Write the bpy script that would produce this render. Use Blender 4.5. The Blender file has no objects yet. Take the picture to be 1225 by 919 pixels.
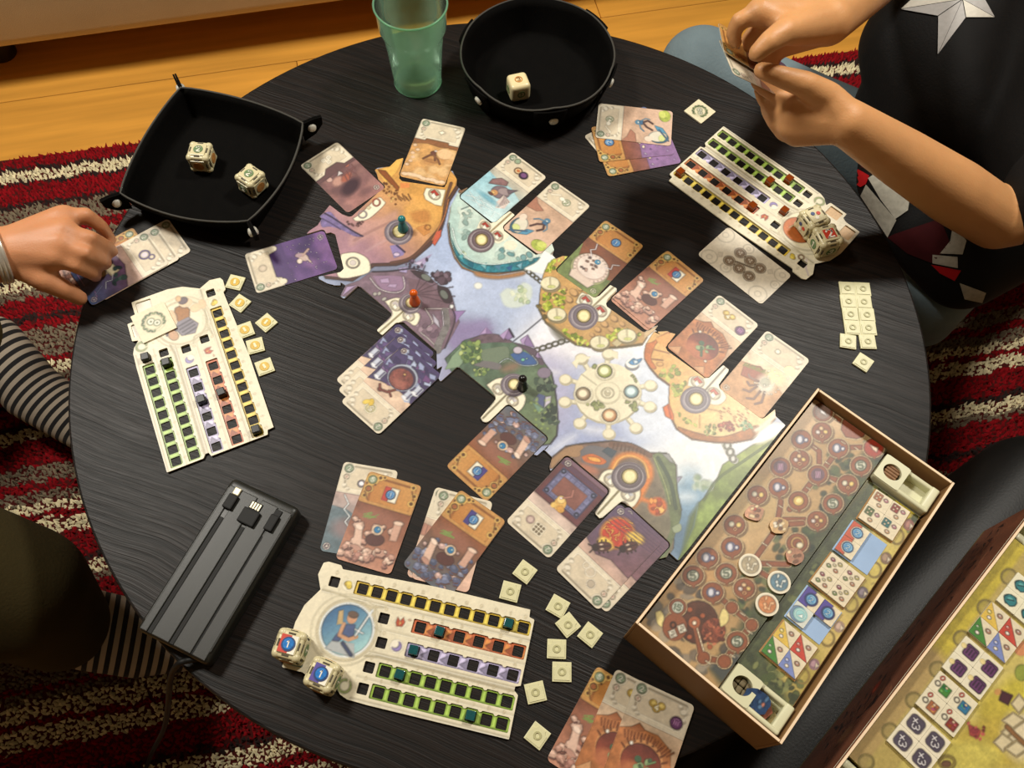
import bpy, bmesh, math, random
import numpy as np
from mathutils import Vector, Matrix, Euler, noise as mnoise

random.seed(7)
RNG = np.random.default_rng(11)
SC = bpy.context.scene
COL = SC.collection
TZ = 0.47                      # height of the table top above the floor

# ---------------------------------------------------------------- camera, light, exposure
FPX = 1046.715
CAM_P = np.array([0.0, -0.459852, 0.812414])       # above the table top
CAM_E = (0.449135, -0.0229394, 0.0232336)
cam_data = bpy.data.cameras.new('camera')
cam = bpy.data.objects.new('camera', cam_data)
COL.objects.link(cam)
cam.location = (CAM_P[0], CAM_P[1], CAM_P[2] + TZ)
cam.rotation_euler = CAM_E
cam_data.sensor_width = 36.0
cam_data.lens = FPX / 1225.0 * 36.0
cam_data.clip_start = 0.02
SC.camera = cam

world = bpy.data.worlds.new('room_air')
SC.world = world
world.use_nodes = True
world.node_tree.nodes['Background'].inputs[0].default_value = (1.0, 0.78, 0.52, 1)
world.node_tree.nodes['Background'].inputs[1].default_value = 0.10

def area_light(name, loc, target, power, size, col):
    ld = bpy.data.lights.new(name, 'AREA')
    ld.shape = 'DISK'; ld.size = size; ld.energy = power; ld.color = col
    lo = bpy.data.objects.new(name, ld)
    COL.objects.link(lo)
    lo.location = loc
    lo.rotation_euler = (Vector(target) - Vector(loc)).to_track_quat('-Z', 'Y').to_euler()
    return lo
WARM = (1.0, 0.955, 0.86)
area_light('left_ceiling_lamp', (-1.05, 0.50, TZ + 1.62), (-0.1, 0, TZ), 29, 0.34, WARM)
area_light('right_ceiling_lamp', (0.80, 0.72, TZ + 1.62), (0.2, 0, TZ), 25, 0.26, WARM)

SC.view_settings.view_transform = 'Standard'
SC.view_settings.look = 'None'
SC.view_settings.gamma = 1.0
SC.view_settings.use_curve_mapping = False
SC.view_settings.exposure = 0.12
SC.cycles.max_bounces = 8

# ---------------------------------------------------------------- measuring helpers
_R = np.array(Euler(CAM_E).to_matrix())
def at(u, v, h=0.0):
    """the point at height h above the table top that the photograph shows at (u, v)"""
    d = _R @ np.array([(u - 612.5) / FPX, -(v - 459.5) / FPX, -1.0])
    t = (h - CAM_P[2]) / d[2]
    q = CAM_P + d * t
    return Vector((q[0], q[1], h + TZ))
def ats(pts, h=0.0):
    return np.array([(at(u, v, h).x, at(u, v, h).y) for u, v in pts])
def cr(k, ox, oy, pts):
    return [(ox + k * x, oy + k * y) for x, y in pts]

# ---------------------------------------------------------------- tags
def tag(o, label=None, cat=None, group=None, kind=None):
    if label: o['label'] = label
    if cat: o['category'] = cat
    if group: o['group'] = group
    if kind: o['kind'] = kind
    return o
def empty(name, loc=(0, 0, 0), rz=0.0, label=None, cat=None, group=None):
    o = bpy.data.objects.new(name, None)
    COL.objects.link(o)
    o.empty_display_size = 0.02
    o.location = loc; o.rotation_euler = (0, 0, rz)
    return tag(o, label, cat, group)
def link(name, me, parent=None, mat=None):
    o = bpy.data.objects.new(name, me)
    COL.objects.link(o)
    if mat and not me.materials: me.materials.append(mat)
    if parent: o.parent = parent
    return o
def dup(root, loc=None, rz=None, label=None, group=None):
    def cp(o, par):
        c = o.copy(); COL.objects.link(c)
        if par: c.parent = par
        for ch in list(o.children): cp(ch, c)
        return c
    r = cp(root, None)
    if loc is not None: r.location = loc
    if rz is not None: r.rotation_euler = (0, 0, rz)
    if label: r['label'] = label
    if group: r['group'] = group
    return r

# ---------------------------------------------------------------- materials
def srgb(c):
    c = np.asarray(c, float) / 255.0
    return np.where(c <= 0.04045, c / 12.92, ((c + 0.055) / 1.055) ** 2.4)
def lin(c):
    s = srgb(c); return (float(s[0]), float(s[1]), float(s[2]), 1.0)
MATS = {}
def mat(name, rgb, rough=0.5, spec=0.5, metal=0.0, var=0.12, scale=60.0, bump=0.0, bscale=None, sheen=0.0):
    if name in MATS: return MATS[name]
    m = bpy.data.materials.new(name); m.use_nodes = True
    nt = m.node_tree; b = nt.nodes['Principled BSDF']
    b.inputs['Roughness'].default_value = rough
    b.inputs['Specular IOR Level'].default_value = spec
    b.inputs['Metallic'].default_value = metal
    if sheen: b.inputs['Sheen Weight'].default_value = sheen
    tc = nt.nodes.new('ShaderNodeTexCoord')
    nz = nt.nodes.new('ShaderNodeTexNoise'); nz.inputs['Scale'].default_value = scale; nz.inputs['Detail'].default_value = 4
    nt.links.new(tc.outputs['Object'], nz.inputs['Vector'])
    rp = nt.nodes.new('ShaderNodeValToRGB')
    c = np.array(lin(rgb))
    rp.color_ramp.elements[0].position = 0.3; rp.color_ramp.elements[1].position = 0.7
    lo = c * (1 - var); hi = c * (1 + var); lo[3] = hi[3] = 1
    rp.color_ramp.elements[0].color = lo; rp.color_ramp.elements[1].color = np.minimum(hi, 1)
    nt.links.new(nz.outputs['Fac'], rp.inputs['Fac'])
    nt.links.new(rp.outputs['Color'], b.inputs['Base Color'])
    if bump:
        n2 = nt.nodes.new('ShaderNodeTexNoise'); n2.inputs['Scale'].default_value = bscale or scale * 4; n2.inputs['Detail'].default_value = 5
        nt.links.new(tc.outputs['Object'], n2.inputs['Vector'])
        bp = nt.nodes.new('ShaderNodeBump'); bp.inputs['Strength'].default_value = bump; bp.inputs['Distance'].default_value = 0.002
        nt.links.new(n2.outputs['Fac'], bp.inputs['Height'])
        nt.links.new(bp.outputs['Normal'], b.inputs['Normal'])
    MATS[name] = m
    return m
def printed(name, rough, spec=0.5):
    """card or cardboard with its print held in a colour attribute"""
    m = bpy.data.materials.new(name); m.use_nodes = True
    nt = m.node_tree; b = nt.nodes['Principled BSDF']
    a = nt.nodes.new('ShaderNodeAttribute'); a.attribute_name = 'print'
    nt.links.new(a.outputs['Color'], b.inputs['Base Color'])
    b.inputs['Roughness'].default_value = rough
    b.inputs['Specular IOR Level'].default_value = spec
    tc = nt.nodes.new('ShaderNodeTexCoord')
    n2 = nt.nodes.new('ShaderNodeTexNoise'); n2.inputs['Scale'].default_value = 900
    nt.links.new(tc.outputs['Object'], n2.inputs['Vector'])
    bp = nt.nodes.new('ShaderNodeBump'); bp.inputs['Strength'].default_value = 0.06; bp.inputs['Distance'].default_value = 0.001
    nt.links.new(n2.outputs['Fac'], bp.inputs['Height'])
    nt.links.new(bp.outputs['Normal'], b.inputs['Normal'])
    return m
M_CARD = printed('printed_card', 0.42)
M_BOARD = printed('printed_board', 0.38)

# ---------------------------------------------------------------- painting a print
def poly_sdf(X, Y, pts):
    P = np.asarray(pts, float)
    d2 = np.full(X.shape, 1e18); ins = np.zeros(X.shape, bool)
    n = len(P)
    for i in range(n):
        ax, ay = P[i]; bx, by = P[(i + 1) % n]
        ex, ey = bx - ax, by - ay
        L = ex * ex + ey * ey + 1e-18
        wx, wy = X - ax, Y - ay
        t = np.clip((wx * ex + wy * ey) / L, 0, 1)
        dx, dy = wx - ex * t, wy - ey * t
        np.minimum(d2, dx * dx + dy * dy, out=d2)
        c = ((ay > Y) != (by > Y))
        if ey != 0:
            ins ^= c & (X < ex * (Y - ay) / ey + ax)
    d = np.sqrt(d2)
    return np.where(ins, -d, d)
def rrect(X, Y, cx, cy, w, h, r):
    qx = np.abs(X - cx) - w / 2 + r; qy = np.abs(Y - cy) - h / 2 + r
    return np.hypot(np.maximum(qx, 0), np.maximum(qy, 0)) + np.minimum(np.maximum(qx, qy), 0) - r
_H = RNG.random((64, 64))
def vnoise(x, y):
    xi = np.floor(x).astype(int); yi = np.floor(y).astype(int)
    fx = x - xi; fy = y - yi
    fx = fx * fx * (3 - 2 * fx); fy = fy * fy * (3 - 2 * fy)
    a = _H[xi % 64, yi % 64]; b = _H[(xi + 1) % 64, yi % 64]
    c = _H[xi % 64, (yi + 1) % 64]; d = _H[(xi + 1) % 64, (yi + 1) % 64]
    return (a * (1 - fx) + b * fx) * (1 - fy) + (c * (1 - fx) + d * fx) * fy
def fbm(x, y):
    return (vnoise(x, y) * 0.55 + vnoise(x * 2.1 + 7, y * 2.1 + 3) * 0.28 + vnoise(x * 4.3 + 1, y * 4.3 + 9) * 0.17)
GLY = {  # strokes on a 4 x 6 cell
 '0': [[(1,0),(0,1.5),(0,4.5),(1,6),(3,6),(4,4.5),(4,1.5),(3,0),(1,0)]], '1': [[(.8,4.8),(2.2,6),(2.2,0)]],
 '2': [[(0,4.8),(1,6),(3,6),(4,4.8),(4,3.8),(0,0),(4,0)]], '3': [[(0,5.4),(1,6),(3,6),(4,4.7),(3,3.2),(1.6,3.1)],[(3,3.2),(4,1.7),(3,0),(1,0),(0,.7)]],
 '4': [[(3,0),(3,6),(0,2),(4,2)]], '5': [[(4,6),(.4,6),(.2,3.4),(3,3.6),(4,2),(3,0),(1,0),(0,.7)]],
 '6': [[(3.6,6),(1,4.4),(0,2),(1,0),(3,0),(4,1.6),(3,3.2),(.6,2.8)]], '7': [[(0,6),(4,6),(1.4,0)]],
 '8': [[(1,3.2),(.2,4.6),(1,6),(3,6),(3.8,4.6),(3,3.2),(1,3.2),(0,1.6),(1,0),(3,0),(4,1.6),(3,3.2)]],
 '9': [[(.4,0),(3,1.6),(4,4),(3,6),(1,6),(0,4.4),(1,2.8),(3.6,3.2)]],
 'x': [[(0,0),(4,4.2)],[(0,4.2),(4,0)]], '+': [[(2,1),(2,5)],[(0,3),(4,3)]], '-': [[(0,3),(4,3)]],
 'h': [[(0,0),(0,6)],[(0,3.4),(2,4),(4,3),(4,0)]],
}
class Art:
    """a grid of colours, in millimetres"""
    def __init__(self, x0, y0, x1, y1, step, base):
        self.x0, self.y0, self.step = x0, y0, step
        self.nx = int(math.ceil((x1 - x0) / step)) + 1; self.ny = int(math.ceil((y1 - y0) / step)) + 1
        self.xs = x0 + np.arange(self.nx) * step; self.ys = y0 + np.arange(self.ny) * step
        self.X, self.Y = np.meshgrid(self.xs, self.ys)
        self.C = np.empty((self.ny, self.nx, 3)); self.C[:] = np.asarray(base, float)
    def win(self, ax, ay, bx, by, pad=1.5):
        i0 = max(0, int((ax - pad - self.x0) / self.step)); i1 = min(self.nx, int((bx + pad - self.x0) / self.step) + 2)
        j0 = max(0, int((ay - pad - self.y0) / self.step)); j1 = min(self.ny, int((by + pad - self.y0) / self.step) + 2)
        if i1 <= i0 or j1 <= j0: return None
        return (slice(j0, j1), slice(i0, i1))
    def blend(self, w, d, c, a=1.0, soft=None, c2=None, ax=None, nz=0.0, ns=6.0):
        s = (soft or self.step)
        k = np.clip(0.5 - d / s, 0, 1) * a
        X = self.X[w]; Y = self.Y[w]
        col = np.empty(X.shape + (3,)); col[:] = np.asarray(c, float)
        if c2 is not None:
            (gx, gy), (hx, hy) = ax
            t = np.clip(((X - gx) * (hx - gx) + (Y - gy) * (hy - gy)) / ((hx - gx) ** 2 + (hy - gy) ** 2 + 1e-9), 0, 1)[..., None]
            col = col * (1 - t) + np.asarray(c2, float) * t
        if nz:
            col = col * (1 + nz * (2 * fbm(X / ns, Y / ns)[..., None] - 1))
        self.C[w] = self.C[w] * (1 - k[..., None]) + col * k[..., None]
    def poly(self, pts, c, **k):
        P = np.asarray(pts, float)
        w = self.win(P[:, 0].min(), P[:, 1].min(), P[:, 0].max(), P[:, 1].max(), 1.5 + (k.get('soft') or 0))
        if w: self.blend(w, poly_sdf(self.X[w], self.Y[w], P), c, **k)
    def ell(self, x, y, rx, ry, c, ang=0.0, **k):
        r = max(rx, ry); w = self.win(x - r, y - r, x + r, y + r, 1.5 + (k.get('soft') or 0))
        if not w: return
        dx = self.X[w] - x; dy = self.Y[w] - y; ca, sa = math.cos(ang), math.sin(ang)
        u = (dx * ca + dy * sa) / rx; v = (-dx * sa + dy * ca) / ry
        self.blend(w, (np.hypot(u, v) - 1) * min(rx, ry), c, **k)
    def ring(self, x, y, r, t, c, **k):
        w = self.win(x - r - t, y - r - t, x + r + t, y + r + t)
        if w: self.blend(w, np.abs(np.hypot(self.X[w] - x, self.Y[w] - y) - r) - t / 2, c, **k)
    def box(self, x, y, wd, ht, c, r=0.0, ang=0.0, **k):
        q = math.hypot(wd, ht) / 2; w = self.win(x - q, y - q, x + q, y + q)
        if not w: return
        dx = self.X[w] - x; dy = self.Y[w] - y; ca, sa = math.cos(ang), math.sin(ang)
        self.blend(w, rrect(dx * ca + dy * sa, -dx * sa + dy * ca, 0, 0, wd, ht, r), c, **k)
    def line(self, pts, t, c, **k):
        P = np.asarray(pts, float)
        w = self.win(P[:, 0].min() - t, P[:, 1].min() - t, P[:, 0].max() + t, P[:, 1].max() + t)
        if not w: return
        X = self.X[w]; Y = self.Y[w]; d = np.full(X.shape, 1e9)
        for i in range(len(P) - 1):
            ex, ey = P[i + 1] - P[i]; L = ex * ex + ey * ey + 1e-12
            wx = X - P[i][0]; wy = Y - P[i][1]; q = np.clip((wx * ex + wy * ey) / L, 0, 1)
            d = np.minimum(d, np.hypot(wx - ex * q, wy - ey * q))
        self.blend(w, d - t / 2, c, **k)
    def text(self, s, x, y, ht, c, ang=0.0, t=None):
        ca, sa = math.cos(ang), math.sin(ang); k = ht / 6.0
        for n, ch in enumerate(s):
            ox = (n - (len(s) - 1) / 2) * 5.4 - 2
            for st in GLY[ch]:
                self.line([(x + ((px + ox) * ca - (py - 3) * sa) * k, y + ((px + ox) * sa + (py - 3) * ca) * k) for px, py in st], t or ht * 0.2, c)
    def mottle(self, amt, ns):
        self.C *= (1 + amt * (2 * fbm(self.X / ns, self.Y / ns)[..., None] - 1))
    def blobs(self, pts, n, r0, r1, cols, rnd, **k):
        P = np.asarray(pts, float); lo = P.min(0); hi = P.max(0); q = 0
        while q < n:
            x = rnd.uniform(lo[0], hi[0]); y = rnd.uniform(lo[1], hi[1])
            if poly_sdf(np.array([[x]]), np.array([[y]]), P)[0, 0] > 0: q += 0.25; continue
            self.ell(x, y, rnd.uniform(r0, r1), rnd.uniform(r0, r1), rnd.choice(cols), rnd.uniform(0, 3), **k); q += 1

def sheet(name, art, sdf, thick, mtl, parent=None, edge=(205, 196, 172), ztop=None):
    """cut a printed sheet out of the art grid along sdf = 0 (mm) and give it thickness (m)"""
    X, Y, C = art.X, art.Y, art.C
    # inked look: darker contours between colour fields, a little printed grain, deeper tones
    lum = C.mean(-1); gy, gx = np.gradient(lum); ink = np.clip(np.hypot(gx, gy) / 34.0, 0, 1)[..., None]
    sat = (C.max(-1) - C.min(-1))[..., None] / 255.0
    C = C * (1 - 0.24 * ink) * (1 + (0.05 + 0.22 * np.minimum(sat, .6)) * (fbm(X / 1.7, Y / 1.7)[..., None] - .5))
    lum = C.mean(-1)[..., None]; C = lum + (C - lum) * 0.84
    C = 255.0 * np.clip(C / 255.0, 0, 1) ** 1.10
    D = sdf(X, Y) if callable(sdf) else sdf
    ny, nx = X.shape
    S = 0.001
    zt = thick if ztop is None else ztop
    vid = np.full((ny, nx), -1)
    inside = D <= 0
    c00 = inside[:-1, :-1]; c10 = inside[:-1, 1:]; c11 = inside[1:, 1:]; c01 = inside[1:, :-1]
    s = c00.astype(int) + c10 + c11 + c01
    full = np.argwhere(s == 4); part = np.argwhere((s > 0) & (s < 4))
    use = inside
    vid[use] = np.arange(use.sum())
    V = np.stack([X[use] * S, Y[use] * S, np.full(use.sum(), zt)], 1).tolist() if False else None
    vx = [X[use] * S]; vy = [Y[use] * S]; vz = [np.full(int(use.sum()), zt)]; vc = [C[use]]
    nv = int(use.sum())
    j, i = full[:, 0], full[:, 1]
    quads = np.stack([vid[j, i], vid[j, i + 1], vid[j + 1, i + 1], vid[j + 1, i]], 1)
    ex, ey, ec, polys, segs, cache = [], [], [], [], [], {}
    def cross(a, b):
        key = (a, b) if a < b else (b, a)
        if key in cache: return cache[key]
        (ja, ia), (jb, ib) = key
        da, db = D[ja, ia], D[jb, ib]; t = da / (da - db)
        ex.append((X[ja, ia] * (1 - t) + X[jb, ib] * t) * S); ey.append((Y[ja, ia] * (1 - t) + Y[jb, ib] * t) * S)
        ec.append(C[ja, ia] if da <= 0 else C[jb, ib])
        cache[key] = nv + len(ex) - 1
        return cache[key]
    for jj, ii in part:
        cs = [(jj, ii), (jj, ii + 1), (jj + 1, ii + 1), (jj + 1, ii)]
        out = []; kind = []
        for q in range(4):
            a, b = cs[q], cs[(q + 1) % 4]
            ia, ib = inside[a], inside[b]
            if ia: out.append(int(vid[a])); kind.append(0)
            if ia != ib: out.append(cross(a, b)); kind.append(1 if ia else 2)   # 1 leaves, 2 enters
        if len(out) >= 3:
            polys.append(out)
            for q in range(len(out)):
                if kind[q] == 1 and kind[(q + 1) % len(out)] == 2: segs.append((out[q], out[(q + 1) % len(out)]))
    vx.append(np.array(ex)); vy.append(np.array(ey)); vz.append(np.full(len(ex), zt))
    if ec: vc.append(np.array(ec))
    nt = nv + len(ex)
    ax_ = np.concatenate(vx); ay_ = np.concatenate(vy)
    sv = sorted({q for sg in segs for q in sg}); m1 = {q: nt + 2 * n for n, q in enumerate(sv)}
    sx, sy, sz = [], [], []
    for q in sv:
        sx += [ax_[q]] * 2; sy += [ay_[q]] * 2; sz += [zt, zt - thick]
    for a, b in segs: polys.append([m1[b], m1[a], m1[a] + 1, m1[b] + 1])
    co = np.stack([np.concatenate([ax_, sx]), np.concatenate([ay_, sy]), np.concatenate(vz + [np.array(sz)])], 1)
    cc = np.concatenate(vc + [np.tile(np.asarray(edge, float), (len(sx), 1))]) if sx else np.concatenate(vc)
    loops = np.concatenate([quads.ravel(), np.array([q for p in polys for q in p], int)])
    tot = np.concatenate([np.full(len(quads), 4), np.array([len(p) for p in polys], int)])
    start = np.concatenate([[0], np.cumsum(tot)[:-1]])
    me = bpy.data.meshes.new(name)
    me.vertices.add(len(co)); me.vertices.foreach_set('co', co.ravel())
    me.loops.add(len(loops)); me.loops.foreach_set('vertex_index', loops.astype(np.int32))
    me.polygons.add(len(tot)); me.polygons.foreach_set('loop_start', start.astype(np.int32)); 
    me.update(calc_edges=True)
    at_ = me.color_attributes.new('print', 'FLOAT_COLOR', 'POINT')
    lc = srgb(np.clip(cc, 0, 255)); lc = np.concatenate([lc, np.ones((len(lc), 1))], 1)
    at_.data.foreach_set('color', lc.ravel())
    return link(name, me, parent, mtl)

# ---------------------------------------------------------------- solid shapes
def bm_obj(name, bm, mtl, parent=None, smooth=False):
    me = bpy.data.meshes.new(name)
    bm.normal_update()
    bm.to_mesh(me); bm.free()
    if smooth:
        me.polygons.foreach_set('use_smooth', [True] * len(me.polygons))
    return link(name, me, parent, mtl)
def add_box(bm, c, s, rz=0.0, bev=0.0, seg=2):
    r = bmesh.ops.create_cube(bm, size=1.0)
    vs = r['verts']
    bmesh.ops.scale(bm, vec=s, verts=vs)
    if bev:
        es = list({e for v in vs for e in v.link_edges})
        g = bmesh.ops.bevel(bm, geom=es, offset=bev, segments=seg, affect='EDGES', profile=0.6)
        vs = list({v for f in g['faces'] for v in f.verts} | {v for v in vs if v.is_valid})
    if rz: bmesh.ops.rotate(bm, cent=(0, 0, 0), matrix=Matrix.Rotation(rz, 3, 'Z'), verts=vs)
    bmesh.ops.translate(bm, vec=c, verts=vs)
    return vs
def add_cyl(bm, c, r1, r2, h, seg=24, axis=None):
    r = bmesh.ops.create_cone(bm, cap_ends=True, segments=seg, radius1=r1, radius2=r2, depth=h)
    vs = r['verts']
    if axis is not None:
        bmesh.ops.rotate(bm, cent=(0, 0, 0), matrix=Vector((0, 0, 1)).rotation_difference(Vector(axis)).to_matrix(), verts=vs)
    bmesh.ops.translate(bm, vec=c, verts=vs)
    return vs
def lathe(bm, prof, seg=32, cen=(0, 0, 0)):
    rings = []
    for r, z in prof:
        rings.append([bm.verts.new((cen[0] + r * math.cos(2 * math.pi * k / seg), cen[1] + r * math.sin(2 * math.pi * k / seg), cen[2] + z)) for k in range(seg)])
    for a, b in zip(rings, rings[1:]):
        for k in range(seg):
            bm.faces.new((a[k], a[(k + 1) % seg], b[(k + 1) % seg], b[k]))
    return rings
def tube(bm, pts, r, seg=10, closed=False):
    P = [Vector(p) for p in pts]; n = len(P); rings = []; up = None
    for i in range(n):
        t = (P[(i + 1) % n] - P[i - 1]) if closed else (P[min(i + 1, n - 1)] - P[max(i - 1, 0)])
        t.normalize()
        if up is None:
            up = t.orthogonal().normalized()
        up = (up - t * up.dot(t)).normalized(); sd = t.cross(up)
        rr = r[i] if hasattr(r, '__len__') else r
        rings.append([bm.verts.new(P[i] + (up * math.cos(2 * math.pi * k / seg) + sd * math.sin(2 * math.pi * k / seg)) * rr) for k in range(seg)])
    m = n if closed else n - 1
    for i in range(m):
        a, b = rings[i], rings[(i + 1) % n]
        for k in range(seg): bm.faces.new((a[k], a[(k + 1) % seg], b[(k + 1) % seg], b[k]))
    if not closed:
        bm.faces.new(rings[0][::-1]); bm.faces.new(rings[-1])
def spline(pts, n=8):
    P = [Vector(p) for p in pts]; out = []
    for i in range(len(P) - 1):
        p0 = P[max(i - 1, 0)]; p1 = P[i]; p2 = P[i + 1]; p3 = P[min(i + 2, len(P) - 1)]
        for k in range(n):
            t = k / n
            out.append(0.5 * ((2 * p1) + (p2 - p0) * t + (2 * p0 - 5 * p1 + 4 * p2 - p3) * t * t + (3 * p1 - p0 - 3 * p2 + p3) * t ** 3))
    out.append(P[-1])
    return out

# ================================================================ the room
def structure(o): o['kind'] = 'structure'; return o
PA = math.atan2(0.2379, 0.9713)                       # direction the floor boards run
PD = Vector((math.cos(PA), math.sin(PA), 0)); PN = Vector((-math.sin(PA), math.cos(PA), 0))

M_PLANK = mat('oiled_wood_laminate', (208, 148, 60), 0.33, 0.5, var=0.16, scale=3.0)
_nt = M_PLANK.node_tree
for n in _nt.nodes:
    if n.type == 'TEX_NOISE':
        mp = _nt.nodes.new('ShaderNodeMapping'); mp.inputs['Scale'].default_value = (1.0, 14.0, 1.0)
        oi = _nt.nodes.new('ShaderNodeObjectInfo'); ad = _nt.nodes.new('ShaderNodeVectorMath'); ad.operation = 'ADD'
        tc = [q for q in _nt.nodes if q.type == 'TEX_COORD'][0]
        cb = _nt.nodes.new('ShaderNodeVectorMath'); cb.operation = 'SCALE'; cb.inputs[0].default_value = (13, 7, 3)
        _nt.links.new(oi.outputs['Random'], cb.inputs['Scale'])
        _nt.links.new(tc.outputs['Object'], ad.inputs[0]); _nt.links.new(cb.outputs[0], ad.inputs[1])
        _nt.links.new(ad.outputs[0], mp.inputs['Vector']); _nt.links.new(mp.outputs[0], n.inputs['Vector'])
        break
M_GAP = mat('dark_floor_gap', (60, 34, 14), 0.8)
M_WALL = mat('painted_wall', (176, 160, 132), 0.8, var=0.04, scale=3)
M_CEIL = mat('white_ceiling_paint', (232, 224, 206), 0.9, var=0.03, scale=3)

def room_slab(name, c, s, m):
    bm = bmesh.new(); add_box(bm, (0, 0, 0), s)
    o = bm_obj(name, bm, m); o.location = c; o.rotation_euler = (0, 0, PA)
    return structure(o)
floor = room_slab('floor', (0, 0.2, -0.025), (5.4, 5.4, 0.03), M_GAP)
c0 = Vector((0, 0.2, 0))
ceiling = room_slab('ceiling', (0, 0.2, 2.63), (5.4, 5.4, 0.06), M_CEIL)
for nm, off, sz in (('wall_back', PN * 2.7, (5.4, 0.06, 2.6)), ('wall_front', PN * -2.7, (5.4, 0.06, 2.6)),
                    ('wall_left', PD * -2.7, (0.06, 5.4, 2.6)), ('wall_right', PD * 2.7, (0.06, 5.4, 2.6))):
    room_slab(nm, c0 + off + Vector((0, 0, 1.3)), sz, M_WALL)
for nm, off, sz in (('baseboard_back', PN * 2.66, (5.3, 0.02, 0.09)), ('baseboard_front', PN * -2.66, (5.3, 0.02, 0.09)),
                    ('baseboard_left', PD * -2.66, (0.02, 5.3, 0.09)), ('baseboard_right', PD * 2.66, (0.02, 5.3, 0.09))):
    room_slab(nm, c0 + off + Vector((0, 0, 0.045)), sz, M_CEIL)
# floor boards, one object each, children of the floor
PW, PL = 0.193, 1.32
bm = bmesh.new(); add_box(bm, (0, 0, -0.005), (PL - 0.0012, PW - 0.0012, 0.010), bev=0.0008, seg=1)
plank_me = bpy.data.meshes.new('plank'); bm.to_mesh(plank_me); bm.free(); plank_me.materials.append(M_PLANK)
seam = Vector((-0.9674, 0.7165, 0))
j0 = seam.dot(PN)
for r in range(-14, 14):
    y = j0 + (r + 0.5) * PW
    if abs(y - c0.dot(PN)) > 2.58: continue
    for k in range(-3, 4):
        x = k * PL + (r * 0.47 % 1.0) * PL - 0.25
        if abs(x - c0.dot(PD)) > 2.0: continue
        o = bpy.data.objects.new('plank', plank_me); COL.objects.link(o); o.parent = floor
        w = PD * x + PN * y
        o.matrix_parent_inverse = Matrix.Identity(4)
        loc = Matrix.Rotation(-PA, 3, 'Z') @ (w - Vector((0, 0.2, 0)))
        o.location = (loc.x, loc.y, 0.025)

# ---------------------------------------------------------------- the sofa behind
M_SOFA = mat('beige_microfibre', (206, 184, 146), 0.95, 0.1, var=0.06, scale=8, bump=0.25, bscale=500)
M_FOOT = mat('dark_stained_wood', (38, 26, 18), 0.5)
s0 = at(0, 62, -0.38); s1 = at(440, 2, -0.38)
sa = math.atan2(s1.y - s0.y, s1.x - s0.x)
sofa = empty('sofa', (s0.x, s0.y, 0), sa, 'beige microfibre sofa on short dark feet standing behind the table', 'sofa')
bm = bmesh.new(); add_box(bm, (0.15, 0.44, 0.245), (2.3, 0.88, 0.31), bev=0.025, seg=3); bm_obj('base', bm, M_SOFA, sofa, True)
for cx in (-0.43, 0.72):
    bm = bmesh.new(); add_box(bm, (cx, 0.36, 0.475), (1.14, 0.70, 0.15), bev=0.045, seg=4); bm_obj('seat_cushion', bm, M_SOFA, sofa, True)
bm = bmesh.new(); add_box(bm, (0.15, 0.79, 0.62), (2.3, 0.17, 0.46), bev=0.06, seg=4); bm_obj('backrest', bm, M_SOFA, sofa, True)
for cx in (-0.04, 1.25, -0.95):
    for cy in (0.10, 0.80):
        bm = bmesh.new(); add_cyl(bm, (cx, cy, 0.046), 0.026, 0.034, 0.092, 20); bm_obj('leg', bm, M_FOOT, sofa)

# ---------------------------------------------------------------- the striped rug
r0 = at(0, 195, -TZ); r1 = at(1000, 66, -TZ)
ra = math.atan2(r1.y - r0.y, r1.x - r0.x)
RED = (124, 18, 24); DK = (44, 34, 32); GR = (112, 100, 82); CR = (206, 194, 158); DR = (96, 12, 18)
BANDS = [(.000, RED), (.027, DK), (.036, CR), (.060, DK), (.067, RED), (.108, DK), (.118, GR), (.160, RED), (.184, GR), (.212, DK), (.222, RED),
         (.262, DK), (.272, CR), (.295, GR), (.314, RED), (.345, DK), (.357, RED), (.373, GR), (.428, RED), (.437, CR), (.462, GR), (.475, RED), (.508, DK), (.516, RED), (.545, DK),
         (.553, CR), (.574, RED), (.620, GR), (.647, RED), (.661, GR), (.679, CR), (.694, RED), (.705, CR), (.728, RED), (.767, DK), (.778, CR), (.798, GR), (.810, RED), (.851, DK),
         (.863, RED), (.880, GR), (.944, RED), (.952, GR), (.964, CR), (.990, RED), (.999, CR), (1.026, RED), (1.066, DK), (1.076, CR), (1.100, RED), (1.112, CR), (1.135, GR), (1.16, RED),
         (1.22, GR), (1.25, CR), (1.28, RED), (1.34, DK), (1.35, CR), (1.38, RED), (1.42, GR), (1.47, RED)]
RUG_L, RUG_W = 2.35, 1.55
def rug_colour(s, t):
    tt = t + 0.007 * (2 * fbm(s * 40, t * 8) - 1) + 0.003 * (RNG.random(s.shape) - 0.5)
    edges = np.array([b[0] for b in BANDS]); cols = np.array([b[1] for b in BANDS], float)
    c = cols[np.clip(np.searchsorted(edges, tt) - 1, 0, len(BANDS) - 1)]
    return c * (0.86 + 0.28 * RNG.random(s.shape))[:, None]
M_PILE = printed('shaggy_pile', 1.0, 0.05)
rug = empty('rug', (r0.x, r0.y, 0), ra, 'shaggy rug striped red, cream, grey and black under the table', 'rug')
M_BACK = mat('rug_backing', (70, 26, 24), 1.0, 0.05)
bm = bmesh.new(); add_box(bm, (RUG_L / 2, -RUG_W / 2, 0.004), (RUG_L, RUG_W, 0.008), bev=0.003, seg=1); bm_obj('backing', bm, M_BACK, rug)
gs, gt = np.meshgrid(np.arange(0.004, RUG_L, 0.0050), np.arange(0.004, RUG_W, 0.0050))
gs = gs.ravel() + RNG.uniform(-.0024, .0024, gs.size); gt = gt.ravel() + RNG.uniform(-.0024, .0024, gt.size)
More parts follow.
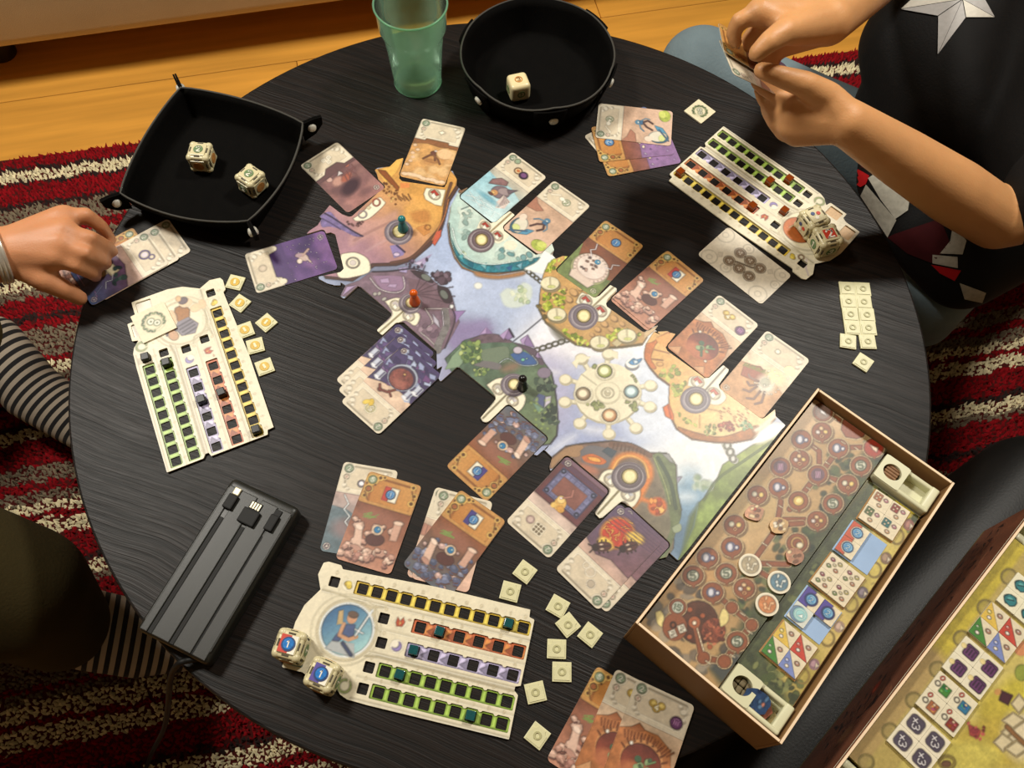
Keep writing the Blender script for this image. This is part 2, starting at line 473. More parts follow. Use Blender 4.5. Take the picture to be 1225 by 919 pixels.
ok = rrect(gs, gt, RUG_L / 2, RUG_W / 2, RUG_L - 0.006, RUG_W - 0.006, 0.035) < 0
wx = r0.x + gs * math.cos(ra) + gt * math.sin(ra); wy = r0.y + gs * math.sin(ra) - gt * math.cos(ra)
ok &= ~(np.hypot(wx, wy) < 0.34)                           # the part no one sees, under the table, keeps its backing only
gs, gt = gs[ok], gt[ok]; n = len(gs)
tc_ = rug_colour(gs, gt)
a0 = RNG.uniform(0, 6.28, n); rad = RNG.uniform(.0042, .0058, n)
co = np.zeros((n, 4, 3))
for k in range(3):
    co[:, k, 0] = gs + rad * np.cos(a0 + k * 2.094); co[:, k, 1] = -gt + rad * np.sin(a0 + k * 2.094); co[:, k, 2] = 0.004
co[:, 3, 0] = gs + RNG.normal(0, .0024, n); co[:, 3, 1] = -gt + RNG.normal(0, .0024, n); co[:, 3, 2] = RNG.uniform(.013, .019, n)
fi = (np.arange(n)[:, None, None] * 4 + np.array([[0, 1, 3], [1, 2, 3], [2, 0, 3]])[None]).reshape(-1)
me = bpy.data.meshes.new('pile')
me.vertices.add(n * 4); me.vertices.foreach_set('co', co.ravel())
me.loops.add(len(fi)); me.loops.foreach_set('vertex_index', fi.astype(np.int32))
me.polygons.add(n * 3); me.polygons.foreach_set('loop_start', (np.arange(n * 3) * 3).astype(np.int32)); me.update(calc_edges=True)
ca = me.color_attributes.new('print', 'FLOAT_COLOR', 'POINT')
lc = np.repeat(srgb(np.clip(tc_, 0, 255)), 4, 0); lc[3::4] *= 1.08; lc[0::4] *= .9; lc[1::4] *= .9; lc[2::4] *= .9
ca.data.foreach_set('color', np.concatenate([lc, np.ones((len(lc), 1))], 1).ravel())
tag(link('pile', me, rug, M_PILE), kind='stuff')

# ---------------------------------------------------------------- the round table
def table_wood():
    m = bpy.data.materials.new('black_brown_wood_veneer'); m.use_nodes = True
    nt = m.node_tree; b = nt.nodes['Principled BSDF']; L = nt.links
    tc = nt.nodes.new('ShaderNodeTexCoord')
    mp = nt.nodes.new('ShaderNodeMapping'); mp.inputs['Rotation'].default_value = (0, 0, math.radians(20)); mp.vector_type = 'POINT'
    L.new(tc.outputs['Object'], mp.inputs['Vector'])
    wn = nt.nodes.new('ShaderNodeTexNoise'); wn.inputs['Scale'].default_value = 5.0; wn.inputs['Detail'].default_value = 2
    L.new(mp.outputs[0], wn.inputs['Vector'])
    sc = nt.nodes.new('ShaderNodeVectorMath'); sc.operation = 'MULTIPLY'; sc.inputs[1].default_value = (0.0, 0.030, 0.0)
    L.new(wn.outputs['Color'], sc.inputs[0])
    ad = nt.nodes.new('ShaderNodeVectorMath'); ad.operation = 'ADD'
    L.new(mp.outputs[0], ad.inputs[0]); L.new(sc.outputs[0], ad.inputs[1])
    st = nt.nodes.new('ShaderNodeVectorMath'); st.operation = 'MULTIPLY'; st.inputs[1].default_value = (6.0, 400.0, 1.0)
    L.new(ad.outputs[0], st.inputs[0])
    n1 = nt.nodes.new('ShaderNodeTexNoise'); n1.inputs['Scale'].default_value = 1.0; n1.inputs['Detail'].default_value = 3; n1.inputs['Roughness'].default_value = 0.6
    L.new(st.outputs[0], n1.inputs['Vector'])
    r1 = nt.nodes.new('ShaderNodeValToRGB')
    r1.color_ramp.elements[0].position = 0.40; r1.color_ramp.elements[1].position = 0.56
    r1.color_ramp.elements[0].color = lin((9, 7, 6)); r1.color_ramp.elements[1].color = lin((25, 19, 16))
    L.new(n1.outputs['Fac'], r1.inputs['Fac']); L.new(r1.outputs[0], b.inputs['Base Color'])
    bp = nt.nodes.new('ShaderNodeBump'); bp.inputs['Strength'].default_value = 0.7; bp.inputs['Distance'].default_value = 0.0008
    L.new(n1.outputs['Fac'], bp.inputs['Height']); L.new(bp.outputs[0], b.inputs['Normal'])
    rr = nt.nodes.new('ShaderNodeMapRange'); rr.inputs['To Min'].default_value = 0.56; rr.inputs['To Max'].default_value = 0.36
    L.new(n1.outputs['Fac'], rr.inputs['Value']); L.new(rr.outputs[0], b.inputs['Roughness'])
    b.inputs['Specular IOR Level'].default_value = 0.22
    return m
M_TABLE = table_wood()
table = empty('coffee_table', (0, 0, 0), 0, 'round black-brown wooden coffee table covered with the game', 'table')
bm = bmesh.new()
lathe(bm, [(0.0001, TZ), (0.2, TZ), (0.4475, TZ), (0.4492, TZ - .0005), (0.45, TZ - .002), (0.45, TZ - .024), (0.448, TZ - .026), (0.0001, TZ - .026)], 160)
bmesh.ops.remove_doubles(bm, verts=bm.verts, dist=1e-5)
for f in bm.faces: f.normal_flip()
bmesh.ops.recalc_face_normals(bm, faces=bm.faces)
bm_obj('tabletop', bm, M_TABLE, table)
bm = bmesh.new(); lathe(bm, [(0.30, TZ - .026), (0.30, TZ - .075), (0.285, TZ - .075), (0.285, TZ - .026)], 64); bm_obj('apron', bm, M_TABLE, table)
for k in range(4):
    a = math.radians(25 + 90 * k); bm = bmesh.new()
    add_box(bm, (0.265 * math.cos(a), 0.265 * math.sin(a), (TZ - .03 + .021) / 2), (0.045, 0.045, TZ - .03 - .021), rz=0, bev=.004); bm_obj('leg', bm, M_TABLE, table)

# ---------------------------------------------------------------- the leather pouf at the right
M_LEATHER = mat('black_leather', (10, 9, 8), 0.5, 0.3, var=0.2, scale=30, bump=0.10, bscale=420)
OT = TZ - 0.055
pouf = empty('pouf', (0.553, -0.483, 0), math.radians(42), 'black leather pouf with a stitched seam beside the table', 'pouf')
bm = bmesh.new(); add_box(bm, (0, 0, OT / 2 + .016), (0.66, 0.60, OT - .032), bev=0.075, seg=7); bm_obj('cushion', bm, M_LEATHER, pouf, True)
bm = bmesh.new(); tube(bm, [(-.33, -0.02, OT - .09), (-.30, -0.02, OT - .012), (-.25, -0.02, OT - .0015), (.25, -0.02, OT - .0015), (.30, -.02, OT - .012), (.33, -.02, OT - .09)], .0022, 6); bm_obj('seam', bm, M_LEATHER, pouf)
for sx in (-1, 1):
    for sy in (-1, 1):
        bm = bmesh.new(); add_cyl(bm, (sx * .24, sy * .21, .030), .02, .02, .012, 16); bm_obj('foot', bm, M_FOOT, pouf)

# ================================================================ the printed cards
CW, CH, CT = 54.5, 90.5, 0.0005
CREAM = (226, 215, 190); CREAMD = (198, 184, 156); OCHRE = (202, 146, 74); OCHRED = (164, 98, 38); GOLD = (222, 176, 88)
BROWN = (140, 78, 44); RUST = (150, 84, 56); WHITE = (240, 234, 216); GREEN = (96, 132, 96); PINK = (196, 140, 120)
def card_sdf(X, Y): return rrect(X, Y, 0, 0, CW, CH, 4.2)
def frame_cream(a, icon=None, num='2'):
    a.box(0, 30, CW, 31, (222, 210, 184), 2, nz=.05)
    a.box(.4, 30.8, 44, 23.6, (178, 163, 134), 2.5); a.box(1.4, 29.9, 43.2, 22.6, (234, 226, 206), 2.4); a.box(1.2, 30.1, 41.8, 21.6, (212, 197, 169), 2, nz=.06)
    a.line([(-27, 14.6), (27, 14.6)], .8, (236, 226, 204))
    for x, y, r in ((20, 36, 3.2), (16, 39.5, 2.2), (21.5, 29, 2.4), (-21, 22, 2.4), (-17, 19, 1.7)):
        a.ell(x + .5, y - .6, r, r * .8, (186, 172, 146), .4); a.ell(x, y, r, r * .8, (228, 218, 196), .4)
    a.ell(-20.5, 39, 6.2, 5.6, (228, 218, 194)); a.ring(-20.5, 39.2, 3.9, 1.0, (110, 128, 92)); a.ell(-20.5, 39.2, 3.4, 3.4, (150, 172, 140)); a.text(num, -20.5, 39.2, 4.2, WHITE)
    a.ell(-20.8, 30.4, 3.6, 3.6, (230, 220, 198)); a.ring(-20.8, 30.4, 2.5, .7, (160, 138, 110)); a.ell(-20.8, 30.4, 1.2, 1.5, (206, 170, 150))
    if icon: icon(a)
def frame_ochre(a, icon=None, art_top=BROWN):
    a.box(0, 29.5, CW, 32, OCHRE, 2, nz=.08)
    a.box(2.0, 29.0, 43, 25, OCHRED, 2); a.box(2.6, 28.2, 41, 23.4, (190, 122, 48), 2, c2=(208, 150, 76), ax=((-20, 16), (20, 40)))
    for x, y, r in ((-21, 37.5, 6.5), (-21.5, 28, 4.6), (-14, 41.5, 3.6), (-23, 20.5, 3.0), (20, 41, 3.2), (23.5, 33, 3.2), (23, 25, 3.6), (-10, 42.5, 2.2)):
        a.ell(x, y, r, r * .92, GOLD)
    for x, y, r in ((-14, 41.5, 1.3), (-23, 20.5, 1.2), (20, 41, 1.2), (23.5, 33, 1.2), (23, 25, 1.5), (-10, 42.8, .9), (-25, 33, .8), (-16.5, 33.5, .8)):
        a.ell(x, y, r, r, (120, 72, 26))
    a.line([(20, 37), (24, 29)], .9, (150, 96, 36)); a.line([(-24, 24.5), (-19, 18)], .9, (150, 96, 36))
    a.ring(-20.8, 37.8, 3.9, .9, (96, 120, 84)); a.ell(-20.8, 37.8, 3.5, 3.5, (166, 186, 150)); a.text('5', -20.8, 37.8, 4.2, WHITE)
    a.ring(-21.5, 28, 2.6, .8, (110, 62, 24)); a.ell(-21.5, 28, 2.1, 2.1, (172, 96, 46))
    if icon: icon(a)
def base(top, bot, y0=13.5):
    a = Art(-CW / 2 - 1, -CH / 2 - 1, CW / 2 + 1, CH / 2 + 1, 0.8, top)
    a.box(0, (y0 - 46) / 2, CW + 2, y0 + 46, top, c2=bot, ax=((0, y0), (0, -45)), nz=.14, ns=9.0)
    return a
def foot_mark(a, x=22, y=-40.5, c=(120, 96, 110)):
    a.ell(x, y, 3.2, 3.2, c); a.ring(x, y, 2.9, .6, WHITE); a.poly([(x - 1.6, y - 1.4), (x + 1.7, y - .6), (x, y + 1.8)], WHITE)
def crystal(a, x, y, r, sq=None, num='1'):
    if sq: 
        a.box(x, y, r * 3.4, r * 3.4, (236, 228, 206), 0, .0); a.poly([(x - r * 1.7, y - r * 1.7), (x - r * 1.7, y + r * 1.7), (x - r * .2, y + r * 1.7), (x - r * .2, y - r * 1.7)], sq)
    a.ell(x, y, r * 1.12, r * 1.12, (28, 60, 120)); a.ell(x, y, r * .96, r * .96, (44, 112, 190), c2=(96, 168, 226), ax=((x - r, y - r), (x + r, y + r))); a.ring(x, y, r * .8, r * .14, (150, 200, 236)); a.text(num, x, y, r * .9, (228, 240, 246))
def ruin(a, rnd, eye=True, stone=((214, 172, 150), (196, 146, 126), (176, 120, 104), (226, 192, 170))):
    for _ in range(60):
        x = rnd.uniform(-25, 25); y = rnd.uniform(-41, -4) if rnd.random() < .6 else rnd.uniform(-42, -26)
        r = rnd.uniform(1.8, 5.6); an = rnd.uniform(0, 3)
        pts = [(x + r * math.cos(an + k * 1.05) * rnd.uniform(.7, 1.1), y + r * .8 * math.sin(an + k * 1.05) * rnd.uniform(.7, 1.1)) for k in range(6)]
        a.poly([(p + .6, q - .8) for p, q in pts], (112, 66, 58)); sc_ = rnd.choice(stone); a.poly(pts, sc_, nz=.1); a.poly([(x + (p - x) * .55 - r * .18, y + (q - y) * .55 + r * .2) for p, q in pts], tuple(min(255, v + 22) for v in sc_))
    a.ell(2, -18, 9, 6, (96, 52, 46), .2)
    a.poly([(-20, -12), (-13, -10), (-8, -29), (-16, -31)], (220, 182, 160)); a.ell(-16.5, -10.6, 4.4, 2.4, (238, 210, 190), -.2); a.ell(-12, -30, 5, 2.6, (190, 142, 124), -.2)
    a.poly([(14, 2), (22, 4), (22, -14), (15, -15)], (206, 160, 138)); a.ell(18, 3.4, 5, 2.2, (228, 196, 174), .1)
    if eye: a.ell(1, -8.5, 5.6, 5.2, (226, 196, 166)); a.ell(1, -8.3, 3.2, 3.2, (36, 132, 190)); a.ell(2, -7.4, 1.1, 1.1, (190, 232, 244))
    for k in range(14): a.line([(-14 + rnd.uniform(-5, 4), 1 + rnd.uniform(-2, 3)), (-8 + rnd.uniform(-5, 6), 4 + rnd.uniform(-3, 3))], .8, (128, 152, 74))
def coins(a, x=2, y=30): 
    for i, (dx, dy) in enumerate(((-4, 2), (0, -1), (3.5, 2.5))): a.ell(x + dx, y + dy, 3.6, 3.3, (196, 158, 60)); a.ell(x + dx + .3, y + dy + .4, 2.5, 2.2, (232, 204, 110))
    a.text('4', x, y, 5, WHITE)
def relic(a, x=17, y=25): a.ell(x, y, 5.4, 5.4, (78, 40, 80)); a.ell(x, y, 4.7, 4.7, (120, 62, 118)); [a.line([(x + k, y - 2), (x + k, y + 1.6)], .7, (196, 140, 190)) for k in (-2, -.6, .8, 2.2)]; a.line([(x - 3, y + 2.2), (x, y + 3.6), (x + 3, y + 2.2)], .7, (196, 140, 190))

def art_cavern():                                  # purple brown cavern
    r = random.Random(1); a = base((108, 76, 78), (170, 118, 112), 22)
    a.blobs([(-24, 14), (24, 14), (24, -40), (-24, -40)], 26, 3, 9, [(126, 88, 92), (150, 104, 104), (96, 66, 74), (176, 128, 120)], r, a=.45, soft=4)
    a.ell(-2, -18, 14, 8, (70, 44, 56), .3, soft=5); a.ell(-8, -2, 8, 6, (190, 142, 128), .5, soft=3); a.ell(3, -4, 8, 4.5, (172, 96, 76), .3, soft=2); a.poly([(-4, 4), (2, 10), (4, 3)], (206, 196, 196)); a.ell(-14, 6, 3.6, 3.6, (200, 160, 150)); a.ell(14, 10, 3, 2.4, (206, 120, 100))
    for k in range(9): a.line([(r.uniform(0, 20), r.uniform(-10, 8)), (r.uniform(4, 22), r.uniform(-12, 10))], .9, (120, 76, 76))
    frame_cream(a); a.poly([(-27, 14), (-14, 14.8), (-8, 21), (8, 21), (14, 14), (27, 14), (27, 10), (-27, 8)], (108, 76, 78)); 
    for x, y in ((-2, 33), (5, 33), (1.5, 27.5)): a.box(x, y, 5.4, 5, (240, 232, 212), .8); a.ring(x, y, 1.2, .5, (190, 178, 150))
    foot_mark(a, 20, -38, (150, 110, 112)); return a
def art_desert():
    r = random.Random(2); a = base((150, 96, 58), (216, 164, 96))
    a.poly([(-27, 6), (-10, 10), (6, 8), (27, 12), (27, -46), (-27, -46)], (212, 158, 92), nz=.14)
    a.blobs([(-24, 4), (24, 8), (24, -40), (-24, -40)], 22, 3, 8, [(226, 182, 120), (200, 144, 84), (232, 196, 144)], r, a=.6, soft=3)
    a.ell(14, 0, 9, 8, (228, 186, 136)); a.ell(2, -14, 9, 2.6, (178, 124, 72)); a.line([(-8, -13), (-2, -6), (4, -4), (6, -12)], 2.2, (128, 80, 56)); a.ell(1, -2, 3.2, 2.8, (120, 72, 58)); a.line([(2, -5), (9, -10), (13, -16)], 2, (140, 90, 62)); a.ell(3, 1.5, 2, 1.6, (206, 190, 180))
    for k in range(9): a.ell(-22 + k * 5.6, -40 + r.uniform(-2, 2), r.uniform(2.5, 5), 2.6, (230, 196, 160)); 
    for k in range(6): a.ell(-21 + r.uniform(-3, 3), 4 - k * 6, 2.6, 2.2, (222, 186, 150))
    frame_cream(a); a.poly([(-27, 13), (-15, 12), (-13, 17), (14, 17), (17, 9), (27, 9), (27, 14)], (150, 96, 58))
    a.poly([(-3, 30), (2, 34), (7, 31), (2, 26)], (190, 176, 148)); a.poly([(-2, 30), (2, 33), (6, 31), (2, 27)], (236, 226, 202)); return a
def art_void():
    r = random.Random(3); a = base((76, 48, 112), (120, 80, 142), 20)
    a.blobs([(-26, 18), (26, 18), (26, -42), (-26, -42)], 26, 4, 11, [(60, 36, 96), (98, 64, 132), (134, 92, 150), (50, 30, 82)], r, a=.5, soft=6)
    a.ell(1, -14, 7, 4.5, (196, 170, 160), .6); a.ell(-3, -9, 3.4, 3, (226, 206, 190)); a.line([(3, -14), (9, -22)], 3, (184, 150, 140)); a.line([(-1, -17), (-8, -20)], 2.2, (206, 180, 168)); a.ell(5, -10, 3, 4, (170, 140, 150))
    for _ in range(40): a.ell(r.uniform(-25, 25), r.uniform(-40, 16), .5, .5, (220, 206, 230))
    frame_cream(a); a.poly([(-27, 13), (-17, 13), (-14, 20), (17, 20), (19, 13), (27, 13), (27, 4), (-27, 4)], (78, 50, 112)); a.ell(-22, 14, 4, 4, (226, 215, 190)); a.ell(23, 14, 4, 4, (226, 215, 190))
    a.ring(2, 31, 4, 1, (180, 164, 140)); a.ell(2, 31, 3, 3, (206, 188, 164)); foot_mark(a, 20, -39, (90, 62, 120)); return a
def art_citadel():
    r = random.Random(4); a = base((216, 186, 160), (222, 190, 160), 14)
    a.poly([(-27, 0), (-12, -3), (0, -2), (14, 2), (27, 8), (27, -46), (-27, -46)], (74, 60, 110), nz=.15)
    for _ in range(44):
        x = r.uniform(-26, 26); y = r.uniform(-44, -4); w = r.uniform(3, 8)
        a.poly([(x, y), (x + w, y + r.uniform(-2, 3)), (x + w * r.uniform(.2, .8), y + w), (x - w * .4, y + w * .6)], r.choice([(98, 76, 134), (128, 96, 150), (150, 160, 200), (58, 44, 96), (172, 184, 214), (112, 70, 128)]))
    a.ell(0, -16, 16.5, 15, (168, 176, 196)); a.ell(0, -15, 14.6, 13.2, (74, 52, 84)); a.ell(0, -14, 13, 11.6, (140, 74, 66), nz=.3, ns=3); a.ell(-2, -9, 7, 5, (176, 106, 90), soft=4, a=.7); a.ell(1, -20, 1.4, 1.1, (250, 200, 120))
    a.line([(-4, -1), (0, 6), (8, 9), (12, 5)], 2.4, (134, 62, 48)); a.line([(0, 4), (-6, 7)], 2, (134, 62, 48)); a.ell(8, 9, 2.6, 2.2, (120, 54, 42))
    for x, y in ((-18, -4), (-22, -14), (20, -2)): a.poly([(x - 4, y - 7), (x + 4, y - 7), (x + 4, y + 3), (x, y + 6), (x - 4, y + 3)], (190, 196, 214)); a.ell(x, y + 3, 4.6, 2.2, (220, 222, 230)); a.line([(x - 2, y - 6), (x - 2, y + 2)], 1, (92, 82, 130))
    frame_cream(a); a.ell(0, 30, 6, 6, (196, 186, 140)); a.ring(0, 30, 5.6, .8, (236, 230, 204)); a.text('5', -1, 30, 5, WHITE); a.ell(4, 25, 3, 4, (222, 186, 60), .6); a.ell(8, 28, 2.6, 4, (230, 198, 76), -.5); foot_mark(a, 21, -39); return a
def art_beast():
    r = random.Random(5); a = base((196, 186, 166), (132, 190, 208), 14)
    a.poly([(-27, 6), (-10, 3), (8, 5), (27, -2), (27, -46), (-27, -46)], (150, 198, 212), nz=.1, c2=(196, 222, 224), ax=((-20, 0), (20, -40)))
    a.poly([(-17, 0), (-10, 8), (0, 9), (2, 3), (-6, -2), (-16, -8)], (140, 104, 104), nz=.15); a.ell(3, -8, 11, 9, (130, 110, 118), .4); a.ell(6, -4, 8, 5, (158, 140, 142), .5); a.poly([(6, 0), (16, 8), (12, -4)], (112, 96, 106)); a.poly([(8, -8), (20, -10), (22, -22), (14, -28), (9, -22)], (214, 198, 190), nz=.1)
    for k in range(6): a.line([(10 + k * .6, -9 - k), (20 - k, -12 - k * 2.6)], .8, (172, 150, 150))
    a.ell(-2, -13, 4.4, 4, (206, 150, 96)); a.ell(-3, -14, 2, 1.8, (238, 196, 120)); a.ell(-4, -17, 3.4, 1.8, (120, 74, 60)); a.ell(-2, -24, 14, 3, (116, 176, 196), soft=3)
    for k in range(9): a.line([(r.uniform(-24, 20), r.uniform(-42, -28)), (r.uniform(-24, 24), r.uniform(-42, -30))], .5, (230, 240, 240))
    frame_cream(a); a.ell(-3, 29, 5, 4.6, (120, 74, 46)); a.ell(-3, 29, 4, 3.7, (244, 206, 150)); a.ell(-3, 29, 2, 1.6, (226, 120, 60)); a.ell(6, 28, 5.6, 5.2, (54, 34, 62)); a.ell(6, 28.4, 4, 3.6, (124, 76, 128)); a.ell(-13, 39, 5, 4.6, (228, 218, 194)); a.ring(-13, 39, 3.4, .9, (110, 128, 92)); a.ell(-13, 39, 2.6, 2.6, (150, 172, 140)); return a
def art_runner():
    r = random.Random(6); a = base((196, 160, 132), (222, 186, 160), 14)
    a.poly([(-27, 14), (-20, 8), (-8, 4), (-14, -2), (-27, -4)], (176, 120, 96)); a.poly([(-27, -20), (27, -28), (27, -46), (-27, -46)], (214, 180, 156))
    a.ell(4, -4, 3.6, 3.4, (84, 142, 178)); a.ell(4, -8, 3.4, 3.6, (64, 110, 150)); a.line([(2, -6), (-5, -8), (-9, -12)], 1.6, (96, 140, 170)); a.line([(3, -11), (-2, -15), (-6, -22)], 2, (104, 68, 66)); a.line([(5, -11), (8, -16), (4, -22)], 2, (92, 58, 60)); a.line([(7, -8), (11, -13), (10, -18)], 1.4, (96, 140, 170)); a.ell(4, -4.5, 1.8, 1.3, (206, 228, 236))
    a.ell(-16, -30, 9, 12, (60, 110, 140)); a.ell(-15, -29, 8, 11, (216, 210, 190), .2); a.ell(-17, -34, 5, 4, (206, 214, 140)); a.poly([(-6, -28), (2, -24), (-1, -34), (-10, -40)], (84, 150, 184)); a.line([(-20, -42), (-4, -30)], 1.6, (70, 110, 150)); a.ell(18, -36, 9, 7, (178, 192, 78), nz=.2, ns=3); a.ell(20, -33, 6, 4.5, (206, 214, 104), .3); a.ell(-20, -18, 4.5, 5, (226, 206, 186))
    frame_cream(a); a.ell(4, 30, 4.6, 4.2, (236, 230, 210)); a.ring(4, 30, 4.4, .8, (150, 164, 120)); a.text('2', 4, 30, 4.6, (150, 170, 120)); a.ell(-3, 31, 3.4, 2.8, (236, 230, 210)); a.line([(-16, 28), (-8, 34)], 2.2, (232, 222, 198)); return a
def art_rotunda():
    r = random.Random(7); a = base((132, 74, 46), (154, 96, 60), 14)
    a.poly([(-27, 4), (-20, -14), (0, -26), (27, -16), (27, -46), (-27, -46)], (122, 140, 78), nz=.2); a.ell(0, -19, 22, 20, (168, 170, 120)); a.ell(0, -17, 20.5, 18.5, (222, 200, 186)); a.ell(0, -16, 17.6, 15.6, (206, 180, 166)); a.ell(0, -15.4, 16.8, 14.8, (226, 208, 196), nz=.08)
    for k in range(24): t = k * .262; a.line([(17.6 * math.cos(t), -17 + 15.8 * math.sin(t)), (20 * math.cos(t), -17 + 18 * math.sin(t))], .6, (176, 150, 136))
    for _ in range(14): x, y = r.uniform(-11, 11), r.uniform(-26, -5); a.poly([(x, y), (x + 2.6, y + 1), (x + 1.6, y + 3), (x - 1, y + 2)], r.choice([(150, 110, 92), (112, 88, 88), (186, 150, 134)]))
    a.poly([(-16, -31), (16, -31), (13, -40), (-13, -40)], (214, 194, 178)); a.ell(1, -6, 3.2, 3.2, (60, 150, 196)); a.ell(1.6, -5.4, 1.4, 1.2, (210, 238, 244)); a.line([(-14, 13), (-11, 6), (-15, 2), (-9, -4)], 1.3, (240, 232, 236)); a.line([(22, 6), (16, 2), (18, -4), (12, -6)], 1.3, (232, 220, 224)); foot_mark(a, 20, -39, (150, 160, 100))
    frame_ochre(a); crystal(a, 1, 28, 5); return a
def art_ruins(sq=None, stone=None, top=(136, 76, 48), bot=(196, 138, 112), seed=8):
    r = random.Random(seed); a = base(top, bot, 14)
    a.ell(0, 2, 22, 9, (160, 104, 84), soft=8, a=.7)
    if stone: ruin(a, r, stone=stone)
    else: ruin(a, r)
    frame_ochre(a); crystal(a, 1, 28, 4.3, sq); return a
def art_grotto():                                   # round cave mouth
    r = random.Random(9); a = base((214, 186, 154), (190, 128, 84), 14)
    a.poly([(-27, 2), (-14, 8), (6, 9), (20, 2), (25, -12), (27, -46), (-27, -46)], (190, 118, 66), nz=.18)
    for k in range(16): x = -22 + k * 3; a.line([(x, 6 - abs(x) * .2), (x * .85 - 1, -4)], 1.2, (150, 84, 46))
    a.ell(0, -16, 19, 17, (206, 140, 84)); a.ell(0, -18, 17.5, 15.5, (116, 54, 44), c2=(170, 84, 56), ax=((0, -4), (0, -34)), nz=.15); a.ell(-2, -26, 14, 8, (190, 112, 72), .1, soft=4)
    for k in range(9): t = 0.4 + k * .3; a.line([(18 * math.cos(t), -17 + 16 * math.sin(t)), (22 * math.cos(t), -16 + 20 * math.sin(t))], 1, (128, 70, 40))
    for _ in range(9): x, y = r.uniform(-4, 8), r.uniform(-26, -11); a.ell(x, y, r.uniform(1.6, 3.4), r.uniform(1.6, 3), r.choice([(110, 140, 92), (74, 104, 76), (150, 172, 120)]))
    a.line([(0, -20), (6, -28)], 2.4, (84, 112, 80)); a.line([(6, -16), (11, -12)], 1.8, (120, 150, 100)); a.ell(-13, -6, 1.6, 1.6, (252, 244, 230)); a.ell(13, -30, 1.5, 1.5, (252, 240, 220)); a.poly([(-26, -44), (-16, -34), (-12, -44)], (206, 150, 100)); a.poly([(8, -44), (16, -36), (22, -44)], (214, 160, 110)); a.poly([(-18, 6), (-12, 12), (-5, 8), (-12, 4)], (172, 104, 62))
    frame_cream(a); coins(a, -3, 30); relic(a); return a
def art_spirit():
    r = random.Random(10); a = base((226, 206, 178), (214, 172, 130), 14)
    a.poly([(-27, -4), (-10, 2), (10, 0), (27, -8), (27, -46), (-27, -46)], (206, 158, 112), nz=.12); a.poly([(-22, -6), (-8, 4), (4, 0), (0, -14), (-18, -18)], (170, 104, 84)); 
    for k in range(16): a.line([(-22 + k * 1.6, -7 + k * .5), (-22 + k * 1.6 + r.uniform(-1, 1), -3 + k * .5)], 1, (128, 142, 70))
    a.ell(8, -10, 10, 12, (226, 214, 196), .3, soft=7); a.ell(10, 4, 10, 8, (240, 224, 170), soft=7, a=.8); a.ell(6, -8, 5, 6, (166, 170, 150), soft=3, a=.7)
    for s in (((2, -16), (-4, -22), (-8, -20)), ((2, -18), (0, -28), (-6, -30)), ((8, -20), (8, -32), (2, -36)), ((12, -18), (16, -30), (12, -36)), ((0, -12), (-9, -14), (-12, -12))): a.line(s, 2.2, (150, 120, 110))
    for _ in range(26): a.ell(r.uniform(-2, 22), r.uniform(-20, 12), .8, .8, (250, 244, 226))
    frame_cream(a); a.ell(-4, 31, 3.4, 3.2, (236, 228, 206)); a.ring(-4, 31, 3, .6, (170, 160, 130)); a.ell(5, 31, 3.2, 3, (210, 200, 170)); a.ell(18, 20, 6, 6, (246, 232, 176)); foot_mark(a, -21, -40, (196, 150, 110)); return a
def art_bath():                                     # tiled basin
    r = random.Random(11); a = base((216, 194, 178), (120, 70, 76), 14)
    a.poly([(-27, 4), (27, 4), (27, -46), (-27, -46)], (112, 58, 62), nz=.12); a.box(0, -18, 44, 33, (72, 60, 96), 1); a.box(0, -18, 42, 31, (122, 122, 164), 1, nz=.2, ns=4)
    for k in range(8): a.line([(-21 + k * 6, -2.5), (-21 + k * 6, -34)], .6, (88, 84, 124)); 
    for k in range(5): a.line([(-21, -4 - k * 7), (21, -4 - k * 7)], .6, (88, 84, 124))
    a.box(0, -17, 30, 20, (142, 86, 74), 1, nz=.12)
    for x in (-19, 19):
        for y in (-5, -31): a.ell(x, y, 2.6, 2.6, (50, 52, 84)); a.ell(x, y, 1.2, 1.2, (130, 140, 180))
    a.box(0, -38, 54, 5, (96, 62, 86)); a.box(0, -43, 54, 4, (128, 92, 110)); a.ell(0, -3, 6, 7.5, (226, 176, 84), .3); a.ell(2, -7, 4, 4, (244, 206, 124)); a.ell(-4, 1, 4, 3.6, (214, 156, 66)); a.ell(4, 2, 3, 3, (232, 190, 96)); a.ell(3, -8, 1.4, 1.2, (240, 230, 236)); a.line([(1, -10), (-4, -16), (-1, -22)], 2, (186, 120, 104))
    foot_mark(a, 21, -40); frame_cream(a)
    a.box(-1, 30, 12, 12, (226, 214, 188), 1, .1); [a.ell(-4.4 + 3.2 * i, 26.6 + 3.3 * j, 1.2, 1.2, (150, 130, 96)) for i in range(3) for j in range(3)]; a.ell(11, 28, 4, 4, (206, 180, 168)); a.ring(11, 28, 3.6, .7, (160, 130, 124)); return a
